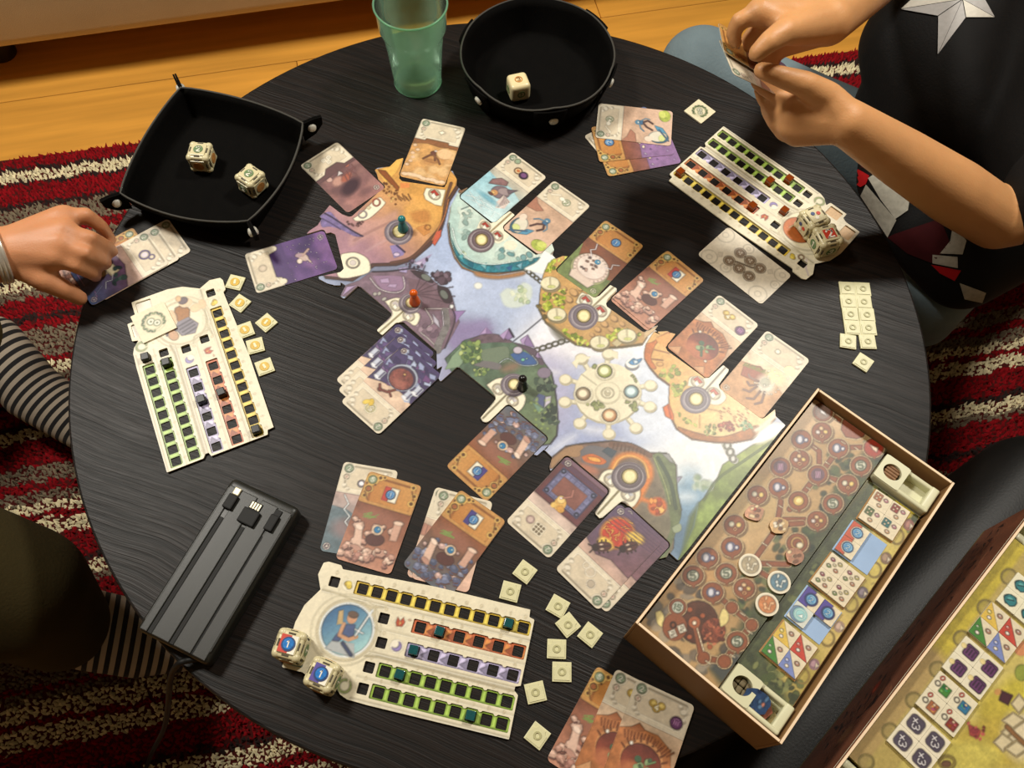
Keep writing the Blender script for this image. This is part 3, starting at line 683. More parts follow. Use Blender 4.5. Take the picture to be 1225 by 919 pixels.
def art_beetles():
    r = random.Random(12); a = base((206, 172, 152), (104, 78, 104), 14)
    a.poly([(-27, 4), (-4, 2), (10, 8), (27, 2), (27, -46), (-27, -46)], (128, 88, 98), c2=(100, 78, 112), ax=((-20, 0), (20, -40)), nz=.14)
    a.ell(9, -22, 15, 17, (232, 140, 40), -.3, soft=4); a.ell(9, -22, 13, 15, (206, 66, 36), -.3, nz=.2)
    for _ in range(26): x, y = 9 + r.gauss(0, 6), -22 + r.gauss(0, 7); a.line([(x, y), (x + r.uniform(-4, 4), y + r.uniform(-4, 4))], .8, (250, 190, 70))
    a.ell(-6, -30, 9, 6, (246, 206, 80), .4, soft=3); a.ell(10, -6, 8, 6, (246, 206, 80), .2, soft=3)
    for x, y, t in ((-8, -20, 1.1), (10, -2, .9)):
        ca, sa = math.cos(t), math.sin(t)
        L = lambda u, v: (x + u * ca - v * sa, y + u * sa + v * ca)
        for q in (-4, 0, 4): a.line([L(q, -6), L(q + 1, 0), L(q, 6)], 1.1, (64, 34, 30))
        a.ell(x, y, 8.5, 4.6, (96, 50, 44), t); a.ell(*L(7, 0), 3.2, 3.4, (54, 30, 30), t); a.line([L(-7, 0), L(5, 0)], .7, (60, 30, 28)); a.ell(*L(1, 2.2), 2, 1, (250, 220, 190), t); a.ell(*L(1, -2.2), 2, 1, (250, 220, 190), t); a.line([L(9, 1), L(13, 4)], .9, (50, 28, 28)); a.line([L(9, -1), L(13, -4)], .9, (50, 28, 28))
    for k in range(6): a.line([(-26, -30 - k * 3), (26, -24 - k * 4)], .5, (88, 64, 92))
    foot_mark(a, 21, -40, (130, 110, 124)); frame_cream(a); a.ell(-6, 32, 4.8, 4.6, (186, 172, 150)); a.ring(-6, 32, 4.2, .7, (226, 216, 196)); a.ring(2, 24, 4.6, 1, (226, 216, 196)); a.ell(2, 24, 2.6, 2.4, (206, 190, 166)); a.ring(9, 22, 3, .8, (226, 216, 196)); return a
def art_back():                                     # pale card with six joined rings
    a = Art(-CW / 2 - 1, -CH / 2 - 1, CW / 2 + 1, CH / 2 + 1, 0.7, (214, 202, 178)); a.mottle(.05, 8)
    r = random.Random(13)
    for x, y, q in ((-20, 34, 9), (16, 40, 10), (20, -38, 9), (-19, -34, 10), (-18, 12, 6), (20, 10, 6), (4, -40, 5)): a.ring(x, y, q, .6, (188, 176, 152)); a.ring(x, y, q * .35, .5, (192, 180, 156))
    a.poly([(-10, 24), (-14, 28), (-8, 31), (-4, 27)], (198, 186, 164)); a.poly([(10, -26), (14, -30), (18, -25), (13, -22)], (198, 186, 164))
    sp = [(9, 13), (9, -1), (9, -15), (-8, 15), (-8, 1), (-8, -13)]
    a.line([(-8, 15), (-3, 8), (3, -8), (9, -15)], 1.6, (128, 106, 82)); a.line([(9, 13), (9, -15)], 1.6, (128, 106, 82)); a.line([(-8, 15), (-8, -13)], 1.6, (128, 106, 82))
    for x, y in sp: a.ell(x, y, 6.6, 6.6, (132, 108, 84)); a.ring(x, y, 5.6, .9, (196, 180, 152)); a.ell(x, y, 4.2, 4.2, (150, 124, 98)); [a.ell(x + dx, y + dy, 1.3, 1.3, (230, 214, 190)) for dx, dy in ((-1.5, -1), (1.5, -1), (0, 1.6))]
    return a
def art_storm():
    r = random.Random(14); a = base((190, 160, 150), (92, 116, 128), 14); a.poly([(-27, 0), (-12, -2), (0, -8), (27, -12), (27, -46), (-27, -46)], (96, 118, 128), nz=.2); a.ell(-8, -20, 14, 10, (150, 112, 110), soft=8, a=.7)
    a.line([(-18, 12), (-12, 4), (-15, -2), (-8, -8), (-11, -14), (-4, -20)], 1.3, (232, 238, 240)); frame_cream(a); foot_mark(a, -22, -40); a.ell(-5, 26, 3.6, 3.6, (60, 48, 70)); a.ell(-5, 26, 2.8, 2.8, (236, 230, 236)); return a
def art_pale(): 
    a = base((222, 196, 170), (214, 172, 150), 14); frame_cream(a); a.poly([(-27, 8), (-10, 4), (-14, -4), (-27, -4)], (184, 130, 110)); foot_mark(a, -22, -40, (190, 150, 140)); return a
def art_night():
    r = random.Random(15); a = base((214, 180, 160), (84, 80, 126), 14); a.poly([(-27, 2), (0, 6), (27, -4), (27, -46), (-27, -46)], (110, 78, 112), c2=(78, 96, 140), ax=((0, 0), (0, -44)), nz=.2); a.box(-2, -8, 13, 11, (206, 192, 150), .6, .2); a.box(-4, -18, 9, 7, (188, 172, 134), .6, .2); a.box(-2, -8, 10, 8, (226, 214, 176), .6, .2)
    for _ in range(9): a.ell(r.uniform(-24, -6) + 22, r.uniform(-14, 4), r.uniform(2, 4), r.uniform(1.6, 3), r.choice([(52, 84, 82), (72, 110, 100), (40, 64, 70)]), r.uniform(0, 3))
    for k in range(7): a.line([(r.uniform(-24, 20), r.uniform(-42, -20)), (r.uniform(-20, 24), r.uniform(-42, -24))], .8, r.choice([(150, 160, 200), (170, 120, 170), (80, 130, 170)]))
    a.line([(4, -10), (10, -14), (8, -20), (16, -24)], .9, (220, 228, 240)); frame_cream(a); a.ring(1, 29, 5.4, 1.6, (92, 72, 140)); a.ell(1, 29, 3.4, 3.4, (206, 196, 206)); a.ring(8, 34, 3, 1, (92, 72, 140)); foot_mark(a, 21, -40, (120, 100, 150)); return a
def art_shards(seed=16):
    r = random.Random(seed); a = base((140, 78, 46), (140, 100, 160), 14); a.poly([(-27, -6), (27, -10), (27, -46), (-27, -46)], (146, 108, 160), nz=.15)
    for _ in range(22): x, y = r.uniform(-24, 24), r.uniform(-42, -8); q = r.uniform(2, 5); a.poly([(x, y), (x + q, y + q * .5), (x + q * .3, y + q)], r.choice([(206, 184, 210), (110, 76, 140), (226, 206, 196), (196, 120, 90), (170, 140, 190)]))
    for _ in range(7): x, y = r.uniform(-22, 22), r.uniform(-12, -2); a.ell(x, y, 2, 1.5, (236, 214, 190))
    a.line([(6, -16), (14, -28)], 1.2, (70, 44, 60)); foot_mark(a, 20, -40, (160, 120, 170)); frame_ochre(a); crystal(a, 1, 28, 5.2, None, '2'); return a
BLUE_STONE = ((112, 118, 150), (92, 98, 132), (140, 144, 170), (80, 88, 118), (206, 168, 158))
ARTS = {}
def art_mesh(kind, fn):
    if kind not in ARTS:
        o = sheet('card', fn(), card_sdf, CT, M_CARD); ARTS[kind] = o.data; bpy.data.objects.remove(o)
    return ARTS[kind]
SLOT = []
def card(kind, fn, px, h, label, group=None, slot=False, tilt=0.0, name='game_card'):
    """px: TL, TR, BR, BL as the card is read, on the plane h above the table"""
    W = [at(u, v, h) for u, v in px]
    c = sum(W, Vector()) / 4
    up = (W[0] + W[1]) / 2 - (W[2] + W[3]) / 2
    o = link(name, art_mesh(kind, fn))
    o.location = (c.x, c.y, TZ + h); o.rotation_euler = (tilt, 0, math.atan2(up.y, up.x) - math.pi / 2)
    tag(o, label, 'card', group)
    if slot: SLOT.append((c.x * 1000, c.y * 1000, o.rotation_euler.z))
    return o
def shift(px, dx, dy): return [(u + dx, v + dy) for u, v in px]
G_IN = 'cards laid into the slots of the game board'
G_ROW = 'cards lying loose on the bare table'
E0 = 0.0003; BT = 0.0022          # card on the table, thickness of the board
card('cavern', art_cavern, [(359.6, 198.9), (401.4, 168), (458, 222.9), (420.3, 258.9)], E0, 'cream-topped card with a dusky purple-brown cavern picture, beside the left dice tray', G_IN, True)
card('desert', art_desert, [(505, 140.6), (557.4, 155), (531.7, 222.9), (477.5, 210.9)], E0, 'cream-topped card with a sandy orange desert picture, on the orange island', G_IN, True)
card('void', art_void, [(310.5, 350), (293, 305), (386, 279), (402, 320)], E0, 'card with a deep violet picture and cream left end, farthest left at the board', G_IN, True)
cit = [(456.4, 515.6), (413, 477.5), (480, 415), (523.4, 453)]
card('citadel', art_citadel, shift(cit, -7, -26), E0, 'violet card at the bottom of the overlapped violet stack, only its far edge in sight', G_IN, True)
card('citadel', art_citadel, shift(cit, -4, -14), E0 + .0006, 'violet card in the middle of the overlapped violet stack', G_IN)
card('citadel', art_citadel, cit, E0 + .0012, 'violet card with a round red-brown disc, topmost of the overlapped violet stack', G_IN)
card('beast', art_beast, [(612.9, 181.3), (655.6, 211.8), (589, 267.5), (549.5, 237)], E0, 'card with an icy blue picture of a horned grey shell, on the ice island', G_IN, True)
card('runner', art_runner, [(663.8, 217), (706.5, 244.7), (644.5, 305.5), (600.7, 274.3)], E0, 'pale sand card with a small blue running figure, on the ice island', G_IN, True)
card('rotunda', art_rotunda, [(718.3, 263.3), (771.5, 299.5), (711.8, 355), (669.4, 321.6)], E0, 'ochre-framed card with a pale round ruin, on the mossy island', G_IN, True)
red = [(790.8, 301.3), (845.7, 337.7), (779, 391), (736, 356)]
card('ruins', lambda: art_ruins((196, 60, 44)), shift(red, -3, 2), E0, 'ochre-framed card under the reddish ruins card beside the mossy island', G_IN, True)
card('ruins', lambda: art_ruins((196, 60, 44)), red, E0 + .0006, 'ochre-framed card with reddish tumbled columns, on top beside the mossy island', G_IN)
card('grotto', art_grotto, [(856.5, 354.5), (909.5, 389), (846.5, 451), (798.5, 415.5)], E0, 'cream-topped card with a round red-brown cave, on the orange rock island', G_IN, True)
card('spirit', art_spirit, [(914.2, 396.5), (969, 433.7), (914, 500.5), (860.5, 461)], E0, 'pale card with a glowing spirit, glaring in the lamp light by the large box', G_IN, True)
card('blueruins', lambda: art_ruins((72, 60, 140), BLUE_STONE, (150, 84, 44), (92, 100, 112), 21), [(584.4, 600), (535.7, 554.1), (605.3, 486.2), (654, 528)], E0, 'ochre-framed card with blue-grey stones, in the slot of the dark green island', G_IN, True)
card('bath', art_bath, [(656.5, 671.8), (604.6, 622), (678.4, 545.4), (728.9, 587.2)], E0, 'card with a violet tiled basin and a golden figure, beside the lava island', G_IN, True)
bt = [(716.6, 732.6), (662.8, 679.5), (737.6, 604.6), (795.8, 646.4)]
card('beetles', art_beetles, shift(bt, 10, 3), E0, 'beetle card underneath, showing only its edge at the lower right of the lava island', G_IN, True)
card('beetles', art_beetles, bt, E0 + .0006, 'card with two brown beetles on a fiery orange ball, below the lava island', G_IN)
card('back', art_back, [(834.6, 304.6), (872.6, 272.8), (945.7, 329.7), (909.7, 363.4)], E0, 'pale card printed with six joined brown rings, beside the upper right player board', G_ROW)
# upper right pile
card('night', art_night, [(722, 204), (694.4, 165), (778, 121), (808, 163)], E0, 'cream and violet card crosswise at the bottom of the upper right pile', 'pile of cards near the round dice tray')
card('shards', art_shards, [(726.5, 211.6), (717, 168.6), (800, 153), (808.6, 196.3)], E0 + .0006, 'ochre and violet card sticking out lowest in the upper right pile', 'pile of cards near the round dice tray')
card('shards', art_shards, [(719, 194.5), (710.6, 151.6), (793.6, 143), (802, 186)], E0 + .0012, 'ochre and violet card with a blue gem mark in the upper right pile', 'pile of cards near the round dice tray')
card('runner', art_runner, [(713.7, 163.9), (718.6, 125.3), (803, 134.5), (800, 173.7)], E0 + .0018, 'pale sand card with a small blue figure, on top of the upper right pile', 'pile of cards near the round dice tray')
# cards under the left person's hand
lh = [(168.5, 276), (198, 322), (118, 366), (88, 319)]
GL = 'cards under the hand at the left'
card('pale', art_pale, shift(lh, 27, -15), E0, 'cream card reaching farthest right under the hand at the left', GL)
card('ruins', lambda: art_ruins((196, 60, 44)), shift(lh, -16, -4), E0 + .0006, 'ochre card whose corner peeps out under the hand at the left', GL)
card('pale', art_pale, shift(lh, 13, -6), E0 + .0012, 'cream card in the middle of the fan under the hand at the left', GL)
card('night', art_night, lh, E0 + .0018, 'blue and violet night card on top of the fan under the hand at the left', GL)
# two pairs above the lower player board
card('storm', art_storm, [(411.4, 554.7), (476, 564.6), (449, 668), (384.5, 658.3)], E0, 'cream and teal storm card lying half under a ruins card near the power bank', G_ROW)
card('ruins', lambda: art_ruins((196, 60, 44)), [(440, 565.7), (505.6, 582.9), (467.4, 686.4), (401.8, 666.3)], E0 + .0006, 'ochre-framed card with pale tumbled columns, above the lower player board', G_ROW)
card('pale', art_pale, [(521, 584), (585, 602), (553, 706), (488, 688)], E0, 'cream card under the blue stones card, its upper left corner in sight', G_ROW)
card('pale', art_pale, [(514, 594), (588, 636), (566, 690), (500, 664)], E0 + .0006, 'cream card lying aslant under the blue stones card, a corner showing at the right', G_ROW)
card('blueruins', lambda: None, [(549.7, 588.6), (603.4, 625), (539.4, 715.4), (483, 672)], E0 + .0012, 'ochre-framed card with blue-grey stones, lying above the lower player board', G_ROW)
# fan at the bottom edge
card('ruins', lambda: None, [(713, 800), (780, 834), (722, 948), (652, 913)], E0, 'ochre card with pale columns, leftmost of the fan at the bottom edge', 'fan of cards at the bottom edge')
card('grotto', lambda: None, [(736, 802), (806, 833), (757, 953), (685, 921)], E0 + .0006, 'red-brown cave card in the middle of the fan at the bottom edge', 'fan of cards at the bottom edge')
card('grotto', lambda: None, [(760, 813), (833, 845), (790, 968), (716, 935)], E0 + .0012, 'red-brown cave card, rightmost and topmost of the fan at the bottom edge', 'fan of cards at the bottom edge')

# ================================================================ the game board
class Px:
    """paints through the pixel grid of one enlarged view, laid onto the plane h above the table"""
    def __init__(self, art, k, ox, oy, h, R=None):
        self.a, self.k, self.ox, self.oy, self.h = art, k, ox, oy, h
        self.tf = R
        p = self.w([(400, 400), (410, 400)]); self.s = float(np.hypot(*(p[1] - p[0]))) / 10
    def w(self, pts):
        q = ats(cr(self.k, self.ox, self.oy, pts), self.h) * 1000
        if self.tf is not None: q = self.tf(q)
        return q
    def poly(self, pts, c, **k):
        if 'ax' in k: k['ax'] = tuple(map(tuple, self.w(k['ax'])))
        self.a.poly(self.w(pts), c, **k)
    def smooth(self, pts, c, **k):
        P = [Vector((x, y, 0)) for x, y in pts]; P = spline(P + [P[0]], 5)[:-1]
        self.poly([(p.x, p.y) for p in P], c, **k)
    def line(self, pts, t, c, **k): self.a.line(self.w(pts), t * self.s, c, **k)
    def curve(self, pts, t, c, **k):
        self.line([(p.x, p.y) for p in spline([(x, y, 0) for x, y in pts], 5)], t, c, **k)
    def ell(self, x, y, rx, ry, c, ang=0.0, n=20, **k):
        ca, sa = math.cos(ang), math.sin(ang)
        self.poly([(x + rx * math.cos(t) * ca - ry * math.sin(t) * sa, y + rx * math.cos(t) * sa + ry * math.sin(t) * ca) for t in np.arange(n) * 2 * math.pi / n], c, **k)
    def ring(self, x, y, rx, ry, t, c, ang=0.0, n=24, **k):
        ca, sa = math.cos(ang), math.sin(ang)
        self.line([(x + rx * math.cos(q) * ca - ry * math.sin(q) * sa, y + rx * math.cos(q) * sa + ry * math.sin(q) * ca) for q in np.arange(n + 1) * 2 * math.pi / n], t, c, **k)
    def tufts(self, pts, n, r0, r1, cols, rnd, **k):
        P = np.asarray(pts, float); lo, hi = P.min(0), P.max(0); q = 0
        while q < n:
            x, y = rnd.uniform(lo[0], hi[0]), rnd.uniform(lo[1], hi[1])
            if poly_sdf(np.array([[x]]), np.array([[y]]), P)[0, 0] > 0: q += .2; continue
            self.ell(x, y, rnd.uniform(r0, r1), rnd.uniform(r0, r1) * .8, rnd.choice(cols), rnd.uniform(0, 3), 9, **k); q += 1
    def text(self, s, x, y, ht, c, ang=0.0):
        p = self.w([(x, y), (x + 10 * math.cos(ang), y + 10 * math.sin(ang))])
        self.a.text(s, p[0][0], p[0][1], ht * self.s, c, math.atan2(p[1][1] - p[0][1], p[1][0] - p[0][0]))

K1 = (.16323, 370, 170); K2 = (.14694, 400, 290); K3 = (.15228, 520, 200); K4 = (.16327, 640, 280); K5 = (.13061, 540, 390)
K6 = (.15228, 770, 390); K7 = (.14141, 660, 400); K8 = (.15238, 400, 380); L4 = (.16327, 650, 530); L2 = (.34820, 520, 380); F5 = (.30468, 300, 250); M6 = (.28292, 740, 460)
OUT = (cr(*K1, [(0, 650), (62, 610), (92, 560), (75, 545), (110, 512), (150, 462), (240, 530), (290, 548), (312, 544), (525, 352), (495, 230), (480, 205), (500, 190), (590, 180), (640, 130), (690, 115), (672, 190), (658, 265), (680, 287), (990, 332), (1008, 300), (1030, 210), (1050, 212), (1082, 275), (1080, 318), (1112, 352)])
    + cr(*K3, [(205, 185), (285, 145), (197, 245), (440, 440), (455, 437), (590, 345), (632, 378), (630, 392), (540, 478), (545, 500), (795, 690), (812, 685), (920, 598), (938, 648), (925, 692), (948, 715)])
    + cr(*K4, [(152, 182), (205, 160), (246, 164), (176, 255), (184, 285), (430, 462), (470, 455), (552, 374), (598, 398), (600, 420), (520, 508), (526, 532), (788, 716), (806, 718), (842, 688), (905, 668), (880, 702), (925, 742)])
    + cr(*K6, [(80, 46), (188, 40), (205, 52), (250, 64), (172, 168), (186, 196), (482, 410), (520, 402), (625, 308), (668, 342), (666, 358), (590, 462), (600, 490), (928, 726), (950, 722), (1032, 655), (1036, 708), (1116, 782)])
    + cr(*M6, [(690, 190), (300, 690), (257, 742)])
    + cr(*L4, [(985, 860), (922, 802), (905, 835), (850, 850), (808, 830), (890, 722), (888, 690), (600, 442), (570, 430), (432, 548), (412, 552), (382, 520), (380, 505), (480, 372), (480, 350), (215, 112), (172, 100), (110, 160), (52, 205), (44, 170), (65, 105), (0, 42)])
    + cr(*L2, [(378, 458), (402, 430), (352, 474), (338, 470), (380, 415), (252, 308), (240, 306)])
    + cr(*K5, [(350, 868), (322, 884), (290, 878), (266, 842), (405, 672), (405, 650), (75, 382), (45, 380)])
    + cr(*K8, [(975, 388), (950, 400), (835, 502), (818, 480), (832, 430), (850, 378), (806, 405), (803, 262), (545, 36), (510, 36), (400, 130), (372, 136), (338, 105)])
    + cr(*K2, [(348, 712), (465, 596), (466, 578), (218, 366), (190, 356), (78, 458), (50, 440), (60, 410), (92, 352), (50, 324)])
    + cr(*F5, [(352, 300), (330, 300), (300, 292), (268, 275), (266, 266), (352, 248), (365, 235), (332, 100), (314, 92), (230, 108), (212, 105)]))
OUTW = ats(OUT, BT) * 1000
def board_sdf(X, Y):
    D = poly_sdf(X, Y, OUTW)
    for cx, cy, a in SLOT:
        dx, dy = X - cx, Y - cy; ca, sa = math.cos(a), math.sin(a)
        d = rrect(dx * ca + dy * sa, -dx * sa + dy * ca, 0, 0, CW + 2.0, CH + 2.0, 4.5)
        D = np.maximum(D, -d)
    box = poly_sdf(X, Y, np.array([(114.5, -319.5), (300, -90.5), (600, -300), (300, -600)]))
    return np.maximum(D, -box)

def paint_board():
    lo, hi = OUTW.min(0) - 2, OUTW.max(0) + 2
    a = Art(lo[0], lo[1], hi[0], hi[1], 0.85, (176, 188, 216))
    r = random.Random(5)
    S = Px(a, 1.0, 0, 0, BT)                     # whole photograph
    # sky and cloud
    a.C[:] = np.array((168, 182, 214)) ; 
    n1 = fbm(a.X / 55, a.Y / 55)[..., None]; n2 = fbm(a.X / 22 + 9, a.Y / 22)[..., None]
    a.C += (n1 - .5) * 60 + (n2 - .5) * 26
    for x, y, rx, ry, c, al in ((700, 400, 90, 40, (240, 236, 238), .8), (640, 300, 40, 34, (206, 216, 232), .8), (590, 370, 60, 40, (176, 190, 220), .6), (780, 470, 50, 60, (226, 232, 240), .7), (690, 530, 60, 40, (150, 160, 200), .7),
                                (650, 470, 40, 50, (178, 172, 204), .7), (830, 560, 60, 40, (232, 234, 232), .85), (880, 520, 60, 20, (240, 238, 234), .9), (825, 605, 30, 40, (120, 160, 190), .9), (820, 650, 30, 30, (88, 120, 146), .9),
                                (560, 440, 40, 40, (150, 146, 178), .8), (530, 250, 30, 80, (166, 184, 220), .8), (440, 320, 60, 20, (120, 126, 152), .9), (740, 400, 40, 20, (246, 244, 240), .8), (650, 310, 22, 20, (234, 236, 238), .9), (800, 400, 50, 20, (246, 244, 238), .8), (655, 345, 30, 20, (196, 208, 230), .6), (550, 395, 40, 12, (128, 118, 158), .8)):
        S.ell(x, y, rx, ry, c, soft=26, a=al, nz=.06)
    for _ in range(26):
        x, y = r.uniform(640, 850), r.uniform(380, 600); S.ell(x, y, r.uniform(8, 22), r.uniform(4, 9), (246, 246, 246), r.uniform(-.6, .2), soft=9, a=.5)
    S.smooth([(598, 352), (606, 345), (618, 346), (626, 338), (636, 344), (634, 360), (620, 368), (604, 366)], (206, 216, 200), soft=3, a=.8); S.tufts([(612, 348), (632, 340), (632, 362), (614, 360)], 20, 2, 4, [(168, 190, 150), (196, 208, 170), (216, 222, 196)], r, a=.8)
    S.ell(572, 342, 5, 4, (222, 224, 216), soft=2)
    p = Px(a, *M6, BT)
    p.poly([(690, 190), (560, 260), (440, 340), (400, 440), (340, 500), (320, 600), (250, 745), (300, 800), (800, 300)], (128, 150, 70), nz=.25, ns=12, c2=(160, 172, 92), ax=((420, 420), (640, 250)))
    p.tufts([(330, 390), (400, 400), (390, 450), (320, 440)], 24, 8, 16, [(160, 176, 150), (128, 158, 124), (190, 202, 180)], r, a=.7, soft=3); p.poly([(340, 500), (320, 600), (260, 740), (300, 560)], (98, 118, 74), soft=4)
    p.curve([(450, 250), (470, 290), (490, 320)], 34, (206, 206, 200)); [p.ring(460 + k * 12, 258 + k * 28, 14, 16, 7, (128, 128, 108)) for k in range(3)]
    p.curve([(360, 490), (420, 400), (520, 330), (650, 240)], 10, (86, 104, 56), a=.7)
    S.curve([(576, 444), (600, 420), (640, 388), (690, 344)], .7, (90, 92, 110))
    # chains
    for k in range(5): S.ring(628 + k * 4.6, 322 + k * 3.6, 3.4, 2.2, 1.5, (96, 90, 68), .6)
    for k in range(6): S.ring(642 + k * 7.4, 419 - k * 2.5, 4.4, 2.6, 1.6, (96, 92, 66), -.3)
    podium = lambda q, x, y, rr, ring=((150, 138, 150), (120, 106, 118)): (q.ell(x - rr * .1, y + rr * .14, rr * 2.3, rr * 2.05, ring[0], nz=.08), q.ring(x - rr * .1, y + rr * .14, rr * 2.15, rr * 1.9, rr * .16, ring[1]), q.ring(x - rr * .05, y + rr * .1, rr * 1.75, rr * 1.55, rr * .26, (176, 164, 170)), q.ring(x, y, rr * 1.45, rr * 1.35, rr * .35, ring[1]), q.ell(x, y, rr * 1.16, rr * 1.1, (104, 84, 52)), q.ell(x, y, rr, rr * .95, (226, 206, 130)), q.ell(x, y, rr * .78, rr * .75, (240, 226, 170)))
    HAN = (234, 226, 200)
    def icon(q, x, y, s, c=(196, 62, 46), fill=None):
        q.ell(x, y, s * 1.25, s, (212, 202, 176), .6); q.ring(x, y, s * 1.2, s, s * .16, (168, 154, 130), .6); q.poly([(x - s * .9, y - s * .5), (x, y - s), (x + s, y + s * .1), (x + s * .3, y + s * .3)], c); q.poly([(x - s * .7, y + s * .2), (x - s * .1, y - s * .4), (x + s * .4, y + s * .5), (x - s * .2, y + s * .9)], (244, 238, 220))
    # ---- island of sand and dusk
    p = Px(a, *K1, BT)
    I = [(-60, 700), (0, 650), (150, 455), (300, 545), (525, 345), (480, 200), (590, 178), (640, 125), (700, 110), (1030, 200), (1085, 270), (1075, 318), (1010, 420), (975, 560), (950, 640), (870, 740), (740, 850), (620, 885), (460, 890), (300, 1000), (100, 980)]
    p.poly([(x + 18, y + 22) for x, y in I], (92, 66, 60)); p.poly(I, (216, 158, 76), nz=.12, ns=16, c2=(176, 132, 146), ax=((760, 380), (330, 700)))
    p.smooth([(700, 470), (860, 430), (960, 520), (900, 640), (800, 650), (700, 580)], (226, 168, 84), soft=6, a=.8); p.smooth([(740, 520), (860, 500), (880, 580), (780, 590)], (190, 122, 58), soft=5, a=.7)
    p.smooth([(300, 640), (520, 560), (640, 500), (620, 600), (420, 700), (300, 760)], (196, 150, 140), soft=6, a=.6); p.curve([(330, 720), (480, 640), (640, 570)], 12, (150, 108, 104), soft=3, a=.6); p.curve([(420, 800), (560, 720), (700, 700)], 14, (196, 160, 160), soft=4, a=.6)
    p.poly([(490, 205), (580, 185), (640, 130), (690, 118), (640, 220), (560, 300)], (232, 180, 84)); p.poly([(500, 200), (520, 230), (650, 360), (660, 330), (560, 210)], (150, 84, 40)); p.tufts([(530, 290), (640, 330), (640, 470), (560, 430)], 26, 5, 12, [(150, 90, 44), (120, 70, 40), (228, 186, 110)], r); p.box = None
    p.poly([(665, 300), (735, 300), (735, 335), (668, 338)], (226, 140, 72)); 
    for k in range(7): p.line([(640 + k * 14, 380 + (k % 3) * 12), (660 + k * 14, 420 + (k % 2) * 10)], 5, (128, 76, 40))
    p.smooth([(80, 540), (150, 510), (210, 570), (340, 660), (400, 690), (330, 690), (230, 640), (150, 620), (90, 620)], (128, 112, 164), nz=.2, ns=4); p.curve([(110, 520), (180, 560), (300, 640), (390, 690)], 7, (52, 40, 62)); p.curve([(90, 560), (150, 590), (230, 640)], 6, (86, 72, 120))
    p.smooth([(320, 560), (380, 520), (500, 410), (545, 430), (550, 460), (440, 560), (350, 580)], HAN); p.ring(390, 530, 30, 26, 7, (150, 136, 150)); p.ring(492, 442, 26, 26, 8, (190, 70, 50)); p.poly([(415, 480), (435, 465), (455, 480), (435, 496)], (206, 194, 160))
    p.tufts([(270, 580), (470, 580), (470, 620), (300, 620)], 14, 5, 11, [(120, 80, 80), (96, 64, 70)], r)
    p.poly([(855, 335), (1000, 350), (970, 470), (920, 460), (850, 420), (838, 380)], HAN); icon(p, 918, 384, 36)
    p.poly([(780, 630), (860, 600), (890, 660), (840, 690)], (206, 140, 72)); p.ring(868, 625, 20, 18, 6, (160, 100, 50)); p.poly([(590, 760), (650, 750), (700, 800), (690, 830), (620, 850)], (142, 126, 180)); p.line([(640, 756), (700, 806)], 8, (58, 44, 80)); p.ell(640, 824, 24, 14, (206, 186, 216))
    p.curve([(1040, 300), (1000, 430), (970, 600), (860, 740), (740, 850), (600, 885)], 20, (110, 74, 60), a=.9); p.curve([(1020, 420), (985, 560), (900, 720)], 10, (190, 120, 70)); p.poly([(930, 660), (970, 640), (965, 690), (920, 760), (900, 740)], (206, 96, 70)); p.poly([(780, 880), (900, 820), (840, 900)], (170, 156, 196)); p.tufts([(700, 880), (860, 840), (880, 900), (740, 950)], 14, 8, 16, [(110, 92, 120), (150, 130, 160), (80, 62, 84)], r)
    podium(p, 660, 655, 46)
    p.smooth([(235, 820), (330, 808), (410, 840), (445, 890), (430, 960), (250, 1000), (200, 950)], HAN); p.ring(320, 885, 46, 38, 8, (140, 130, 120)); p.ell(320, 885, 24, 20, (206, 196, 190))
    # ---- purple ring town
    p = Px(a, *K2, BT)
    T = [(50, 440), (90, 350), (200, 310), (300, 240), (480, 235), (640, 220), (740, 250), (830, 330), (960, 440), (990, 560), (1020, 650), (960, 760), (900, 860), (840, 900), (760, 1000), (560, 800), (340, 760), (300, 700), (470, 590), (210, 360), (100, 440)]
    p.smooth([(820, 620), (1060, 650), (1250, 640), (1250, 800), (1000, 900)], (140, 124, 170), soft=8, a=.7)
    p.poly(T, (130, 106, 122), nz=.15); p.smooth([(600, 290), (750, 330), (880, 440), (930, 540), (760, 560), (640, 480)], (122, 96, 108), nz=.12); [p.line([(650, 420), (650 + 330 * math.cos(t), 440 + 260 * math.sin(t))], 5, (92, 70, 82)) for t in (-1.3, -.95, -.6, -.3, 0, .25)]
    p.smooth([(310, 270), (560, 280), (560, 380), (400, 390)], (150, 120, 150)); [p.poly(q, (176, 150, 186)) for q in ([(370, 300), (440, 290), (450, 330), (380, 330)], [(450, 340), (510, 340), (500, 370), (430, 360)])]
    p.curve([(290, 290), (370, 380), (500, 410), (570, 370), (560, 280)], 12, (206, 194, 200)); p.curve([(740, 540), (800, 660), (700, 720), (760, 780), (840, 860)], 12, (200, 190, 190)); p.curve([(760, 540), (930, 540)], 12, (196, 184, 186)); p.poly([(800, 580), (850, 640), (860, 700), (810, 650)], (186, 180, 196)); p.curve([(900, 560), (910, 680), (850, 820), (840, 880)], 60, (128, 124, 124), nz=.2, ns=3); p.curve([(880, 560), (890, 680)], 8, (186, 176, 190))
    p.tufts([(650, 660), (800, 660), (860, 780), (700, 760)], 12, 18, 34, [(140, 112, 130), (160, 136, 150), (112, 90, 106)], r); p.tufts([(300, 370), (420, 420), (400, 480), (330, 440)], 9, 14, 24, [(176, 172, 164), (196, 192, 180), (120, 100, 110)], r)
